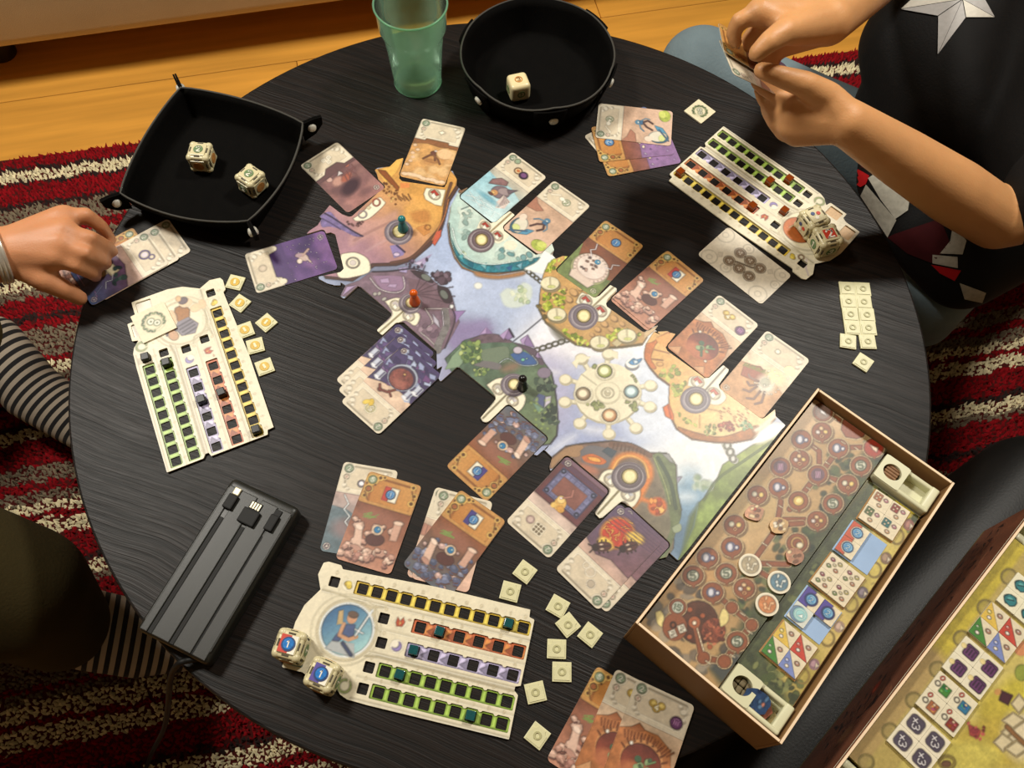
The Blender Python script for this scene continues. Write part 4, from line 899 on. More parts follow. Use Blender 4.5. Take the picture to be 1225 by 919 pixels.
    p.smooth([(620, 230), (720, 240), (800, 310), (790, 330), (690, 290)], (72, 58, 66)); p.ell(745, 285, 44, 24, (116, 122, 116), .5); p.tufts([(800, 260), (920, 250), (960, 320), (860, 330)], 24, 18, 34, [(98, 78, 92), (126, 106, 122), (76, 58, 70)], r); p.smooth([(840, 350), (930, 380), (960, 480), (900, 490), (850, 420)], (70, 56, 64)); p.ell(893, 425, 44, 28, (112, 118, 112), .9)
    p.poly([(960, 560), (1070, 556), (1020, 610), (990, 660)], (150, 122, 176)); p.poly([(520, 210), (600, 200), (590, 250), (530, 240)], (170, 156, 200)); p.poly([(640, 170), (720, 150), (700, 190)], (196, 186, 216)); p.curve([(310, 240), (450, 235), (640, 215), (760, 250)], 9, (64, 50, 62)); p.curve([(960, 540), (980, 640), (900, 860)], 9, (82, 66, 80)); p.ell(955, 522, 18, 18, (220, 222, 220)); p.poly([(60, 440), (150, 370), (180, 350), (100, 360)], (176, 150, 190))
    p.smooth([(410, 480), (500, 450), (560, 470), (600, 545), (690, 580), (690, 640), (650, 680), (560, 640), (400, 760), (345, 730), (350, 705), (470, 590)], HAN, nz=.03); p.line([(365, 735), (585, 540)], 8, (170, 156, 96)); icon(p, 500, 515, 38, (196, 186, 186)); icon(p, 605, 600, 38, (196, 186, 186))
    podium(p, 625, 490, 42)
    # ---- ice island
    p = Px(a, *K3, BT)
    I = [(180, 200), (285, 140), (450, 300), (600, 345), (640, 385), (560, 500), (800, 690), (930, 600), (945, 650), (860, 740), (700, 800), (500, 830), (330, 820), (220, 780), (160, 700), (120, 580), (105, 440), (130, 300)]
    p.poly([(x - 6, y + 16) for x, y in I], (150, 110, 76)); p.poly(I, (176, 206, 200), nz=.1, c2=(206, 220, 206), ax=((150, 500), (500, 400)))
    p.curve([(205, 190), (285, 145)], 40, (140, 104, 76)); p.smooth([(300, 820), (500, 850), (690, 820), (690, 850), (500, 880), (340, 860)], (176, 128, 84), soft=3)
    p.smooth([(130, 560), (200, 690), (330, 750), (500, 760), (700, 730), (880, 700), (740, 800), (500, 828), (300, 812), (190, 740)], (44, 132, 150), nz=.3, ns=4); [p.poly([(x, y), (x + 50, y - 22), (x + 40, y + 34)], c) for x, y, c in ((180, 700, (96, 176, 186)), (260, 760, (30, 106, 130)), (360, 770, (120, 186, 196)), (470, 780, (74, 130, 160)), (560, 790, (40, 100, 150)), (640, 770, (120, 180, 200)), (740, 750, (36, 116, 130)))]
    p.curve([(140, 480), (180, 620), (280, 730), (440, 765), (640, 740), (880, 690)], 9, (224, 240, 236)); p.curve([(112, 440), (130, 600), (200, 740), (340, 815), (520, 828), (760, 790), (880, 730)], 6, (64, 60, 60))
    p.tufts([(170, 300), (300, 300), (320, 480), (200, 600)], 26, 12, 34, [(150, 176, 168), (196, 214, 204), (128, 158, 152), (216, 226, 212)], r, a=.8); p.tufts([(460, 640), (700, 640), (780, 720), (500, 740)], 22, 14, 36, [(128, 170, 166), (206, 226, 218), (96, 150, 156), (180, 206, 196)], r, a=.8); p.tufts([(160, 620), (260, 690), (300, 720), (200, 660)], 10, 8, 18, [(206, 220, 190), (160, 182, 150)], r); p.ell(595, 615, 52, 38, (230, 224, 200)); p.curve([(210, 330), (300, 300), (360, 310), (370, 370)], 5, (110, 140, 140))
    p.smooth([(330, 480), (370, 410), (440, 430), (590, 345), (632, 385), (560, 480), (580, 540), (500, 600), (440, 560), (400, 500)], HAN); p.line([(420, 525), (600, 362)], 8, (190, 160, 96)); icon(p, 398, 464, 34); icon(p, 495, 540, 34)
    podium(p, 368, 570, 46, ((150, 132, 138), (116, 96, 104)))
    p.smooth([(860, 650), (925, 690), (950, 720), (900, 850), (820, 830), (700, 800), (800, 740)], (234, 236, 230), soft=2)
    # ---- mossy island
    p = Px(a, *K4, BT)
    I = [(150, 180), (205, 158), (250, 164), (300, 260), (440, 460), (560, 370), (600, 400), (560, 520), (800, 715), (830, 740), (790, 800), (640, 820), (480, 830), (300, 800), (210, 740), (80, 640), (30, 540), (40, 420), (60, 300), (90, 230)]
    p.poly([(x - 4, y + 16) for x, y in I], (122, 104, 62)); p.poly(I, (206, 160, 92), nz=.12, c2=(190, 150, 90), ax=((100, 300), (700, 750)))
    for x, y, rr in ((285, 430, 38), (250, 480, 34), (330, 400, 26), (215, 400, 24), (510, 660, 34), (580, 620, 34), (460, 700, 30), (640, 660, 26), (190, 500, 34), (420, 740, 24), (560, 700, 30)): p.ell(x, y, rr, rr * .7, (150, 112, 66), .6); p.ell(x - 3, y - 3, rr * .88, rr * .6, (206, 162, 104), .6)
    moss = [(176, 190, 40), (150, 170, 34), (200, 208, 70), (120, 140, 36), (214, 216, 96)]
    p.tufts([(100, 200), (240, 165), (230, 240), (80, 300)], 40, 9, 18, moss, r); p.tufts([(40, 440), (230, 400), (210, 540), (70, 560)], 50, 9, 20, moss, r); p.tufts([(200, 690), (300, 740), (420, 800), (330, 820), (220, 740)], 46, 9, 20, moss, r); p.tufts([(520, 740), (600, 690), (800, 740), (760, 800), (560, 800)], 50, 9, 20, moss, r); p.tufts([(30, 480), (90, 600), (60, 620), (20, 540)], 16, 9, 18, [(110, 96, 50), (140, 120, 60)], r)
    for x, y in ((110, 362), (158, 590), (472, 796), (672, 745)): p.ell(x + 6, y + 14, 74, 54, (150, 134, 96)); p.ell(x, y, 70, 50, (224, 216, 180), nz=.06); p.line([(x, y - 44), (x + 5, y + 30)], 5, (176, 164, 126)); p.ell(x + 10, y + 24, 30, 12, (196, 204, 110), a=.7)
    p.poly([(560, 800), (600, 770), (640, 800), (600, 830)], (196, 180, 136)); p.smooth([(110, 650), (210, 740), (200, 790), (130, 720)], (110, 106, 86), soft=6, a=.8)
    p.smooth([(300, 500), (340, 430), (400, 440), (550, 372), (602, 405), (530, 490), (560, 560), (500, 640), (420, 620), (340, 540)], HAN); p.line([(410, 545), (575, 390)], 8, (176, 160, 110)); icon(p, 372, 490, 38); icon(p, 480, 565, 38)
    podium(p, 358, 600, 48)
    p.poly([(800, 720), (905, 668), (882, 704), (800, 770)], (206, 176, 130))
    # ---- orange rock island
    p = Px(a, *K6, BT)
    I = [(80, 44), (205, 40), (260, 60), (300, 220), (490, 410), (625, 305), (672, 345), (620, 480), (930, 728), (1040, 650), (1040, 720), (960, 800), (860, 880), (700, 910), (560, 905), (380, 880), (260, 800), (220, 720), (200, 600), (205, 460), (110, 390), (50, 320), (10, 250), (20, 140)]
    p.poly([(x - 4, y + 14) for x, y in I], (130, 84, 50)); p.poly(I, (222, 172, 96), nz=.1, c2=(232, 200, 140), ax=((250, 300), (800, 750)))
    p.smooth([(20, 140), (80, 120), (110, 90), (190, 50), (205, 65), (110, 130), (80, 180), (60, 260), (100, 330), (60, 330), (5, 240)], (196, 112, 50), nz=.12); p.line([(60, 260), (150, 270)], 7, (150, 80, 36)); p.line([(80, 185), (200, 215)], 6, (170, 98, 46)); p.ring(128, 300, 26, 16, 6, (190, 128, 66)); p.poly([(90, 100), (190, 55), (240, 70), (180, 170), (110, 130)], (222, 160, 84))
    p.tufts([(110, 370), (230, 310), (280, 370), (200, 440)], 44, 10, 22, [(168, 178, 70), (196, 196, 96), (138, 152, 52), (206, 170, 100)], r); p.tufts([(220, 460), (340, 440), (270, 560), (230, 540)], 34, 10, 22, [(176, 184, 76), (206, 204, 110), (140, 150, 56)], r); p.tufts([(250, 660), (330, 720), (420, 790), (330, 760)], 26, 8, 20, [(190, 194, 96), (150, 160, 66)], r)
    p.poly([(150, 640), (200, 610), (235, 700), (236, 745), (170, 710)], (222, 110, 40)); p.line([(190, 620), (215, 720)], 6, (170, 70, 26)); p.smooth([(265, 790), (420, 840), (580, 870), (700, 850), (900, 780), (860, 880), (640, 910), (420, 890), (290, 830)], (176, 112, 58), nz=.15, ns=5); p.line([(440, 700), (440, 800)], 6, (186, 140, 80)); p.line([(500, 650), (640, 680)], 5, (176, 130, 76))
    p.tufts([(470, 790), (560, 770), (570, 850), (490, 860)], 26, 8, 18, [(160, 170, 90), (206, 206, 140), (120, 128, 60)], r); p.tufts([(580, 770), (690, 740), (710, 820), (600, 820)], 40, 8, 16, [(176, 76, 50), (150, 60, 44), (206, 110, 80)], r); p.tufts([(740, 770), (810, 740), (860, 800), (780, 820)], 34, 8, 16, [(90, 140, 90), (128, 170, 120), (176, 196, 150)], r)
    for _ in range(34): x, y = r.uniform(590, 820), r.uniform(640, 790); p.line([(x, y), (x + 14, y + 10)], 4, (176, 96, 56))
    p.smooth([(345, 470), (370, 400), (480, 410), (620, 310), (670, 350), (600, 460), (650, 560), (590, 620), (500, 600), (430, 500)], HAN); p.line([(480, 510), (640, 330)], 8, (130, 116, 100)); icon(p, 424, 440, 42, (206, 90, 66)); icon(p, 552, 532, 42, (206, 96, 74))
    podium(p, 412, 575, 52)
    p.smooth([(960, 760), (1116, 780), (1030, 880), (900, 930), (860, 890)], (240, 238, 230), soft=4); p.curve([(880, 820), (960, 770), (1040, 690)], 40, (226, 206, 186), soft=3)
    # ---- dark forest island
    p = Px(a, *K5, BT)
    I = [(60, 370), (0, 420), (-60, 300), (120, 130), (260, 90), (420, 80), (560, 150), (760, 210), (850, 340), (910, 420), (940, 560), (960, 700), (970, 860), (960, 1000), (900, 1080), (820, 1090), (730, 930), (480, 740), (330, 890), (260, 850), (410, 660)]
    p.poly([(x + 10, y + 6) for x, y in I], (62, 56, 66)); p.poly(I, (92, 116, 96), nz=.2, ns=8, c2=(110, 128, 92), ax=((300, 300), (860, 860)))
    p.poly([(-60, 400), (70, 378), (140, 300), (100, 180), (0, 280)], (134, 160, 130)); p.smooth([(140, 140), (280, 80), (430, 80), (560, 150), (400, 150), (260, 160)], (112, 92, 104), nz=.15, ns=4); p.smooth([(560, 150), (760, 210), (850, 340), (800, 350), (700, 240)], (100, 84, 98))
    p.smooth([(270, 220), (510, 190), (500, 330), (300, 330)], (116, 132, 110)); p.smooth([(540, 260), (640, 230), (740, 280), (780, 350), (640, 360), (580, 310)], (64, 100, 158)); p.curve([(440, 340), (520, 300), (640, 360), (790, 350), (740, 270)], 9, (176, 190, 196)); p.smooth([(200, 360), (300, 320), (450, 350), (440, 400), (330, 390)], (120, 116, 118)); p.ell(608, 222, 44, 34, (190, 180, 196)); p.ell(655, 310, 18, 14, (120, 200, 170)); p.ell(690, 300, 8, 6, (180, 230, 200))
    for q in ([(260, 80), (320, 10), (380, 70)], [(440, 90), (530, 20), (570, 100), (520, 130)], [(630, 130), (700, 80), (765, 200), (680, 180)], [(770, 280), (790, 240), (830, 300)]): p.poly(q, (142, 116, 164)); p.poly([q[0], q[1], ((q[0][0] + q[-1][0]) / 2, q[-1][1])], (176, 150, 196))
    p.line([(530, 30), (570, 100)], 14, (62, 48, 76)); lv = [(150, 172, 96), (110, 138, 82), (182, 198, 126), (84, 112, 74), (126, 152, 92)]
    p.tufts([(90, 150), (300, 150), (260, 330), (80, 340)], 60, 16, 32, lv, r); p.tufts([(200, 400), (340, 390), (340, 450), (220, 450)], 22, 12, 22, lv, r)
    gl = [(72, 92, 76), (104, 122, 98), (132, 146, 118), (54, 70, 60)]
    p.tufts([(780, 480), (930, 490), (960, 600), (800, 600)], 40, 18, 36, gl, r); p.tufts([(820, 760), (960, 720), (970, 900), (830, 880)], 44, 18, 34, gl, r); p.ell(850, 430, 64, 50, (134, 120, 140)); p.poly([(750, 680), (800, 620), (860, 640), (850, 750)], (86, 96, 140)); p.poly([(860, 650), (915, 640), (910, 700), (850, 750)], (196, 190, 206)); p.poly([(740, 700), (850, 760), (800, 800)], (116, 150, 130))
    for _ in range(30): p.ell(r.uniform(600, 900), r.uniform(640, 1040), 9, 7, (176, 200, 96), a=.8, soft=3)
    p.ell(540, 380, 90, 40, (150, 116, 96), -.3, soft=7, a=.8)
    p.smooth([(320, 540), (420, 480), (500, 490), (560, 600), (670, 630), (670, 720), (600, 790), (500, 740), (350, 880), (268, 835), (400, 670)], HAN); p.line([(290, 845), (525, 610)], 9, (150, 136, 90)); icon(p, 430, 580, 44, (190, 184, 176)); icon(p, 560, 685, 44, (196, 190, 196))
    podium(p, 575, 535, 52)
    # ---- lava island
    p = Px(a, *L4, BT)
    I = [(40, 190), (60, 110), (160, 30), (280, 10), (500, -10), (640, 10), (780, 80), (900, 80), (970, 170), (980, 380), (1010, 500), (960, 620), (950, 780), (900, 850), (810, 840), (890, 700), (590, 435), (420, 560), (370, 510), (480, 360), (200, 100), (100, 180)]
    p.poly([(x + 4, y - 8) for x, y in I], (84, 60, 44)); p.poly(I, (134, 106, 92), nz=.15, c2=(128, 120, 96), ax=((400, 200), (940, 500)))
    p.smooth([(60, 120), (180, 30), (290, 20), (260, 100), (140, 110), (60, 190)], (166, 128, 90)); p.smooth([(270, 60), (330, 20), (430, 30), (530, 70), (470, 180), (300, 160)], (112, 108, 112)); p.smooth([(280, 100), (360, 80), (460, 130), (420, 160), (310, 140)], (206, 108, 50)); p.smooth([(320, 100), (400, 110), (420, 140), (350, 130)], (244, 170, 70)); p.poly([(430, 60), (470, 30), (540, 60), (500, 110)], (70, 84, 96)); p.curve([(500, 10), (640, 20), (780, 90)], 40, (122, 86, 66), nz=.2, ns=3); [p.line([(520 + k * 28, 0 + k * 7), (510 + k * 28, 40 + k * 8)], 5, (90, 60, 46)) for k in range(9)]
    p.smooth([(800, 90), (860, 70), (960, 140), (980, 330), (1010, 500), (990, 600), (900, 830), (830, 830), (930, 640), (900, 400), (840, 220)], (112, 126, 84), nz=.2, ns=6); p.poly([(870, 80), (920, 80), (960, 150), (930, 140)], (150, 150, 150)); p.curve([(840, 110), (930, 280), (970, 480)], 26, (66, 84, 66), a=.8); p.curve([(810, 110), (890, 300), (930, 450)], 12, (166, 176, 110), a=.8); p.poly([(975, 250), (1020, 245), (985, 295)], (150, 146, 166)); p.smooth([(940, 620), (1000, 590), (1010, 640), (960, 660)], (150, 164, 130))
    p.curve([(500, 200), (540, 120), (640, 85), (750, 130), (785, 230), (740, 330), (690, 420), (640, 470)], 46, (226, 130, 48), soft=4); p.curve([(510, 190), (560, 115), (650, 95), (740, 150), (770, 250)], 16, (250, 190, 90), soft=3); p.curve([(690, 400), (780, 430)], 34, (222, 128, 56), soft=3)
    p.ell(835, 465, 68, 68, (220, 110, 46), soft=3); p.tufts([(780, 410), (900, 420), (890, 520), (800, 520)], 22, 10, 26, [(240, 160, 70), (200, 84, 40), (250, 186, 96), (176, 76, 40)], r); p.ell(330, 190, 80, 30, (180, 116, 90), .4, soft=5)
    p.smooth([(400, 270), (440, 210), (510, 195), (580, 250), (590, 310), (690, 320), (710, 390), (650, 475), (580, 430), (430, 550), (382, 515), (480, 370), (470, 320)], HAN); p.line([(400, 520), (590, 310)], 8, (150, 136, 70)); icon(p, 497, 272, 42, (186, 184, 190)); icon(p, 622, 380, 42, (190, 190, 196))
    podium(p, 633, 245, 56, ((142, 128, 136), (108, 92, 100)))
    # ---- pale wheel in the middle
    p = Px(a, *K7, BT); PAL = (226, 218, 188); PD_ = (192, 182, 150)
    for x, y, ex, ey in ((480, 165, 470, 240), (250, 205, 310, 300), (115, 380, 220, 410), (110, 570, 210, 575), (235, 750, 310, 670), (483, 840, 480, 750), (710, 790, 650, 720), (830, 610, 720, 575), (835, 430, 740, 450)):
        p.line([(x, y), (ex, ey)], 44, PD_); p.line([(x, y - 5), (ex, ey - 5)], 34, PAL); p.ell(x + 5, y + 10, 56, 46, PD_); p.ell(x, y, 52, 42, PAL); p.ring(x, y, 50, 40, 4, (206, 196, 166))
    p.poly([(170, 240), (240, 180), (330, 190), (310, 215), (240, 215), (210, 290)], PAL); p.poly([(480, 130), (560, 150), (560, 210), (520, 200)], PAL)
    p.ell(474, 505, 286, 258, PD_); p.ell(474, 497, 284, 254, PAL, nz=.04); p.line([(250, 335), (380, 430)], 5, PD_); p.line([(580, 480), (760, 560)], 5, PD_)
    p.tufts([(300, 590), (400, 560), (450, 610), (380, 640)], 22, 10, 22, [(150, 158, 96), (128, 138, 80), (176, 180, 120)], r); p.tufts([(620, 550), (700, 570), (740, 640), (700, 650)], 22, 10, 22, [(150, 158, 96), (128, 138, 80)], r); p.tufts([(330, 270), (390, 250), (380, 300)], 9, 8, 16, [(150, 158, 96)], r); p.tufts([(670, 340), (720, 380), (720, 410)], 8, 8, 16, [(150, 158, 96)], r)
    for x, y, c1, c2 in ((449, 312, (168, 180, 60), (240, 238, 190)), (674, 486, (110, 150, 160), (206, 230, 232)), (490, 686, (206, 130, 60), (250, 214, 170)), (267, 505, (150, 120, 80), (238, 222, 190))):
        p.ell(x + 2, y + 6, 86, 78, (206, 196, 164)); p.ell(x, y, 80, 72, (232, 224, 196)); p.ell(x, y, 64, 57, (96, 84, 56)); p.ell(x, y, 58, 52, c1); p.ell(x - 4, y - 4, 46, 40, c2, soft=3)
    p.ell(474, 497, 108, 96, (206, 196, 164)); p.ell(474, 494, 100, 88, (224, 216, 186)); p.ring(474, 497, 52, 44, 6, (176, 166, 132)); p.poly([(450, 470), (480, 462), (500, 490), (490, 520), (462, 524), (446, 500)], (190, 180, 148)); p.poly([(456, 474), (480, 468), (494, 490), (470, 496)], (226, 218, 190))
    p.ell(680, 262, 60, 44, (150, 150, 160)); p.ell(682, 248, 58, 42, (232, 234, 230)); p.smooth([(650, 240), (690, 205), (720, 215), (765, 205), (730, 250), (680, 258)], (86, 150, 206)); p.smooth([(690, 220), (720, 222), (730, 240), (700, 248)], (210, 228, 240))
    return a
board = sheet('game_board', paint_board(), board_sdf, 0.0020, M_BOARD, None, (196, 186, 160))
board.location = (0, 0, TZ + 0.0002)
tag(board, 'large printed game board of floating islands under a blue cloudy sky', 'game board')

# ================================================================ the player boards
YEL, ORG, LIL, LIM = (226, 190, 44), (214, 104, 48), (176, 166, 206), (146, 184, 50)
ROWS = [(0.0, 0.0, 26.7, 13.6, 12, YEL, 19.5), (-21.0, 53.0, 86.8, 17.9, 6, ORG, 79.5), (-41.8, 57.0, 86.8, 17.9, 6, LIL, 79.5), (-64.3, 52.6, 67.0, 13.65, 9, LIM, 60), (-82.6, 52.6, 66.6, 13.7, 9, LIM, 59.5)]
HOLE = 9.4
def row_holes(q): y, x0, x1, p, n, c, s = ROWS[q]; return [(x0, y)] + [(x1 + k * p, y) for k in range(n)]
PB_OUT = [(-15, 14.5), (-11, 16.5), (1.5, 16), (4, 12.8), (90, 17), (179, 16.8), (179.5, 10.2), (184.5, 9), (185, -49), (180.5, -50.5), (180.5, -54), (184.5, -57), (185, -93.5), (60, -94.5), (42, -94), (35, -91.5), (28, -85), (26.5, -91.5), (4, -91.5), (3.5, -84), (-2, -81.5), (-21, -81.5), (-22, -59), (-22.5, -42), (-19.5, -26), (-10, -9.5), (-16.5, 3)]
def pb_holes(X, Y, D):
    for q in range(5):
        for x, y in row_holes(q): D = np.maximum(D, -rrect(X, Y, x, y, HOLE, HOLE, .8))
    return D
def pb_low(X, Y): return pb_holes(X, Y, np.maximum(poly_sdf(X, Y, PB_OUT) + 0.9, -1e9))
def pb_top(X, Y):
    D = pb_holes(X, Y, poly_sdf(X, Y, PB_OUT))
    for y, x0, x1, p, n, c, s in ROWS:
        d = rrect(X, Y, (s + 184) / 2 - .6, y, 184 - s - 1.2, 12.6, 1.0)
        for k in range(n): d = np.maximum(d, -(np.hypot(X - (x1 + (k + .5) * p), Y - (y + 6.6)) - 1.9))     # scalloped upper edge
        D = np.maximum(D, -d)
    for x, y, w, h in ((-11.2, -70, 14.5, 16.5), (15, -82, 16.5, 13.5)): D = np.maximum(D, -rrect(X, Y, x, y, w, h, 1.2))
    return D
CRM = (226, 216, 186)
def paint_pb(hero, low):
    a = Art(-26, -98, 189, 20, 0.85, CRM); r = random.Random(3); a.mottle(.035, 14)
    if low:
        for y, x0, x1, p, n, c, s in ROWS:
            a.box((s + 184) / 2, y, 184 - s, 13.4, c)
            for k in range(n):
                x = x1 + k * p; lt = tuple(min(255, v + 40) for v in c); dk = tuple(int(v * .8) for v in c)
                a.poly([(x + p * .36, y - 6.5), (x + p * .64, y - 6.5), (x + p * .58, y + 6.5), (x + p * .42, y + 6.5)], lt); a.line([(x - p / 2, y - 5.8), (x + p / 2, y - 5.8)], 1.2, dk)
                if c in (ORG, LIL): a.poly([(x + 4, y - 6), (x + p - 5, y), (x + 6, y + 5)], lt if c == LIL else (236, 150, 70)); a.poly([(x + p - 4, y - 6), (x + 6, y - 2), (x + p - 5, y + 3)], dk)
        a.box(-11.2, -70, 17, 19, hero[0]); a.box(15, -82, 19, 16, hero[0]); return a
    for q in range(5):
        y, x0, x1, p, n, c, s = ROWS[q]
        a.line([(x0 - 8, y - 9.4), (184, y - 9.4)], .7, (194, 182, 150)); a.line([(x0 - 8, y - 10.3), (184, y - 10.3)], .6, (240, 234, 212))
        for k in range(n): a.text(str((k + 1) % 10), x1 + k * p, y + 9.3, 2.6, (206, 190, 150), 0, .5)
        a.text('0', x0, y + 8.6, 2.6, (206, 190, 150), 0, .5)
    a.ell(13, 0, 5.4, 5.2, (236, 228, 200)); [a.ell(13 + dx, dy, 2.6, 2.4, c) for dx, dy, c in ((-1, 1, (206, 170, 40)), (1.4, -1, (226, 196, 56)), (.4, 1.6, (240, 214, 84)))]
    a.ell(68.5, -21, 5.6, 5.4, (236, 228, 200)); a.poly([(66, -25), (71, -24), (72.4, -20), (70, -16.4), (68, -20), (65, -17), (64.6, -22)], (214, 84, 46)); a.poly([(68, -24), (70, -21), (67, -20)], (244, 180, 96)); a.text('-', 76, -17, 2.4, (206, 120, 80), 0, .6)
    a.ell(71, -41.6, 6, 5.8, (236, 228, 208)); a.ell(71, -41.6, 4.4, 4.4, (150, 132, 196)); a.ell(69, -40, 3.6, 3.6, (236, 228, 208))
    a.ell(36.7, -84, 7, 6.8, (222, 212, 180)); a.ring(36.7, -84, 5.2, 1.8, (164, 180, 106)); a.ell(36.7, -84, 3.6, 3.6, (226, 220, 190)); a.line([(37, -76), (40, -82)], 1.4, CRM)
    for _ in range(60): x, y = r.uniform(-20, 46), r.uniform(-80, 12); a.line([(x, y), (x + r.uniform(-3, 3), y + r.uniform(-3, 3))], .5, (206, 196, 162), a=.7)
    a.ring(24, -38, 26.5, 1.6, (206, 194, 160)); a.ring(23, -38, 31, 1, (210, 200, 168))
    a.line([(-8, -9), (10, -10), (40, -14), (52, -11)], 1.2, (200, 188, 152)); a.line([(43, -12), (46, -30), (54, -33)], 1.0, (200, 188, 152)); a.line([(46, -56), (58, -54), (180, -54.5)], 1.2, (190, 176, 138))
    hero[1](a); return a
def hero_blue(a):                                    # a lean figure with a blade on a blue disc
    a.ell(24, -38, 24.5, 24, (226, 232, 232)); a.ell(24, -38, 22.5, 22, (52, 106, 156), c2=(160, 206, 206), ax=((10, -22), (40, -54)), nz=.05)
    a.poly([(12, -24), (16, -22), (19, -34), (14, -36)], (196, 166, 112)); a.poly([(20, -34), (30, -32), (32, -44), (22, -46), (16, -56), (14, -50)], (72, 92, 140)); a.poly([(14, -50), (34, -48), (38, -60), (10, -58)], (170, 176, 178)); a.line([(20, -34), (19, -44), (28, -46), (34, -42)], 3.6, (206, 152, 112)); a.ell(25.5, -27, 4.6, 5.4, (206, 150, 112)); a.ell(25.6, -24, 4.8, 3, (110, 84, 68)); a.line([(33, -41), (41, -17)], 2.2, (220, 226, 228)); a.line([(31, -36), (39, -38)], 1.2, (230, 230, 230)); a.line([(24, -50), (34, -58)], 3, (58, 72, 110))
def hero_orange(a):                                  # an orange disc with a tan figure
    a.ell(24, -38, 24, 22, (226, 214, 178)); a.ell(30, -34, 18, 17, (206, 112, 40), c2=(160, 74, 36), ax=((38, -24), (20, -50))); a.smooth = None
    a.poly([(40, -28), (36, -48), (28, -52), (34, -40)], (236, 206, 140)); a.ell(24, -40, 9, 7, (150, 84, 66)); a.ell(20, -44, 6, 5, (206, 140, 110)); a.line([(30, -38), (18, -44), (12, -40)], 3, (196, 128, 96)); a.ell(16, -50, 6, 4, (196, 150, 110)); a.ring(6, -6, 3, 1, (150, 100, 60)); a.line([(-14, 8), (-6, 2), (0, -8)], 1.4, (206, 190, 196))
def hero_smith(a):                                   # a stout tan and steel figure
    a.ell(24, -38, 23, 22, (230, 220, 190)); a.poly([(2, -30), (12, -26), (24, -30), (26, -40), (12, -44), (4, -40)], (168, 110, 50), nz=.1); a.ell(2, -28, 6, 7, (226, 196, 160)); a.ell(-2, -30, 4.4, 5, (110, 92, 100)); a.ell(-6, -34, 4, 3, (216, 176, 130)); a.ell(14, -46, 9, 5, (222, 186, 146)); a.ell(10, -12, 6, 4, (222, 190, 150)); a.ell(12, -20, 5, 6, (226, 196, 156))
    a.poly([(20, -30), (32, -22), (42, -28), (40, -42), (30, -46), (22, -42)], (134, 126, 140), nz=.08); [a.line([(24 + k * 4, -28 + k), (28 + k * 4, -44 + k * 2)], 1.2, (90, 84, 96)) for k in range(4)]; a.ell(28, -50, 7, 6, (96, 84, 92)); a.ell(36, -50, 7, 5, (196, 150, 110), .3); a.ell(20, -56, 8, 5, (206, 160, 116), .2); a.line([(20, -52), (34, -56)], 2, (110, 92, 100))
BOARD_SETS = {}
def pt_dir(a, b, h=0.0):
    A, B = at(*a, h), at(*b, h); return math.atan2(B.y - A.y, B.x - A.x)
M_CUBES = {}
def cube_mat(name, c, tr=.35):
    m = mat(name, c, 0.12 if tr else .35, 0.5 if tr else .3, var=.1, scale=300); m.node_tree.nodes['Principled BSDF'].inputs['Transmission Weight'].default_value = tr; m.node_tree.nodes['Principled BSDF'].inputs['IOR'].default_value = 1.45; return m
bm = bmesh.new(); add_box(bm, (0, 0, .0044), (.0082, .0082, .0088), bev=.0008, seg=2); CUBE_ME = bpy.data.meshes.new('cube_marker'); bm.to_mesh(CUBE_ME); bm.free()
def player_board(px0, px1, hero, label, sc, cubes, cm, ccol):
    o = at(*px0, .002); a = pt_dir(px0, px1, .002)
    e = empty('player_board', (o.x, o.y, TZ + .0002), a, label, 'player board'); e.scale = (sc, sc, 1)
    sheet('base_layer', paint_pb(hero, True), pb_low, .0010, M_CARD, e, (190, 180, 150))
    sheet('top_layer', paint_pb(hero, False), pb_top, .0014, M_CARD, e, (206, 196, 164), ztop=.0026)
    if cm.name not in M_CUBES:
        me = CUBE_ME.copy(); me.materials.append(cm); M_CUBES[cm.name] = me
    for q, k, where in cubes:
        x, y = row_holes(q)[k]
        c = link('cube_marker', M_CUBES[cm.name]); p = Matrix.Rotation(a, 3, 'Z') @ Vector((x * sc * .001, y * sc * .001, 0))
        c.location = (o.x + p.x, o.y + p.y, TZ + .0002); c.rotation_euler = (0, 0, a + random.uniform(-.08, .08))
        tag(c, f'{ccol} see-through cube in the {where}', 'cube', f'{ccol} marker cubes')
    return o, a, sc
s = 350 / 1153
b1 = player_board((310 + 297 * s, 640 + 186 * s), (310 + 1042 * s, 640 + 366 * s), ((150, 176, 166), hero_blue), 'cream player board with a blue disc portrait, nearest the camera', 1.014,
    [(0, 11, 'yellow row of the nearest player board'), (1, 2, 'orange row of the nearest player board'), (2, 1, 'lilac row of the nearest player board'), (3, 2, 'upper green row of the nearest player board'), (4, 7, 'lower green row of the nearest player board')], cube_mat('teal_resin', (24, 92, 96)), 'teal')
s = 250 / 1149
b2 = player_board((790 + 780 * s, 140 + 808 * s), (790 + 158 * s, 140 + 352 * s), ((216, 176, 124), hero_orange), 'cream player board with two dice on it, by the person in the black jersey', 1.0,
    [(0, 12, 'yellow row near the card pile, far end'), (1, 1, 'orange row beside the dice of the right player board'), (2, 0, 'lilac row start hole beside the dice'), (3, 3, 'inner green row of the right player board'), (4, 2, 'outer green row of the right player board')], cube_mat('amber_resin', (150, 66, 16)), 'amber')
b3 = player_board((150 + 660 * 190 / 1225, 320 + 200 * 190 / 1225), (805 * 350 / 919, 250 + 692 * 350 / 919), ((226, 218, 200), hero_smith), 'cream player board with a stout figure and a laurel tile, at the left', .985,
    [(4, 0, 'start hole of the outer green row at the left'), (3, 1, 'first green space of the inner green row at the left'), (2, 3, 'lilac row of the left player board'), (1, 3, 'orange row of the left player board'), (0, 12, 'last space of the yellow row at the left')], cube_mat('smoky_black_resin', (16, 15, 15), 0.0), 'black')

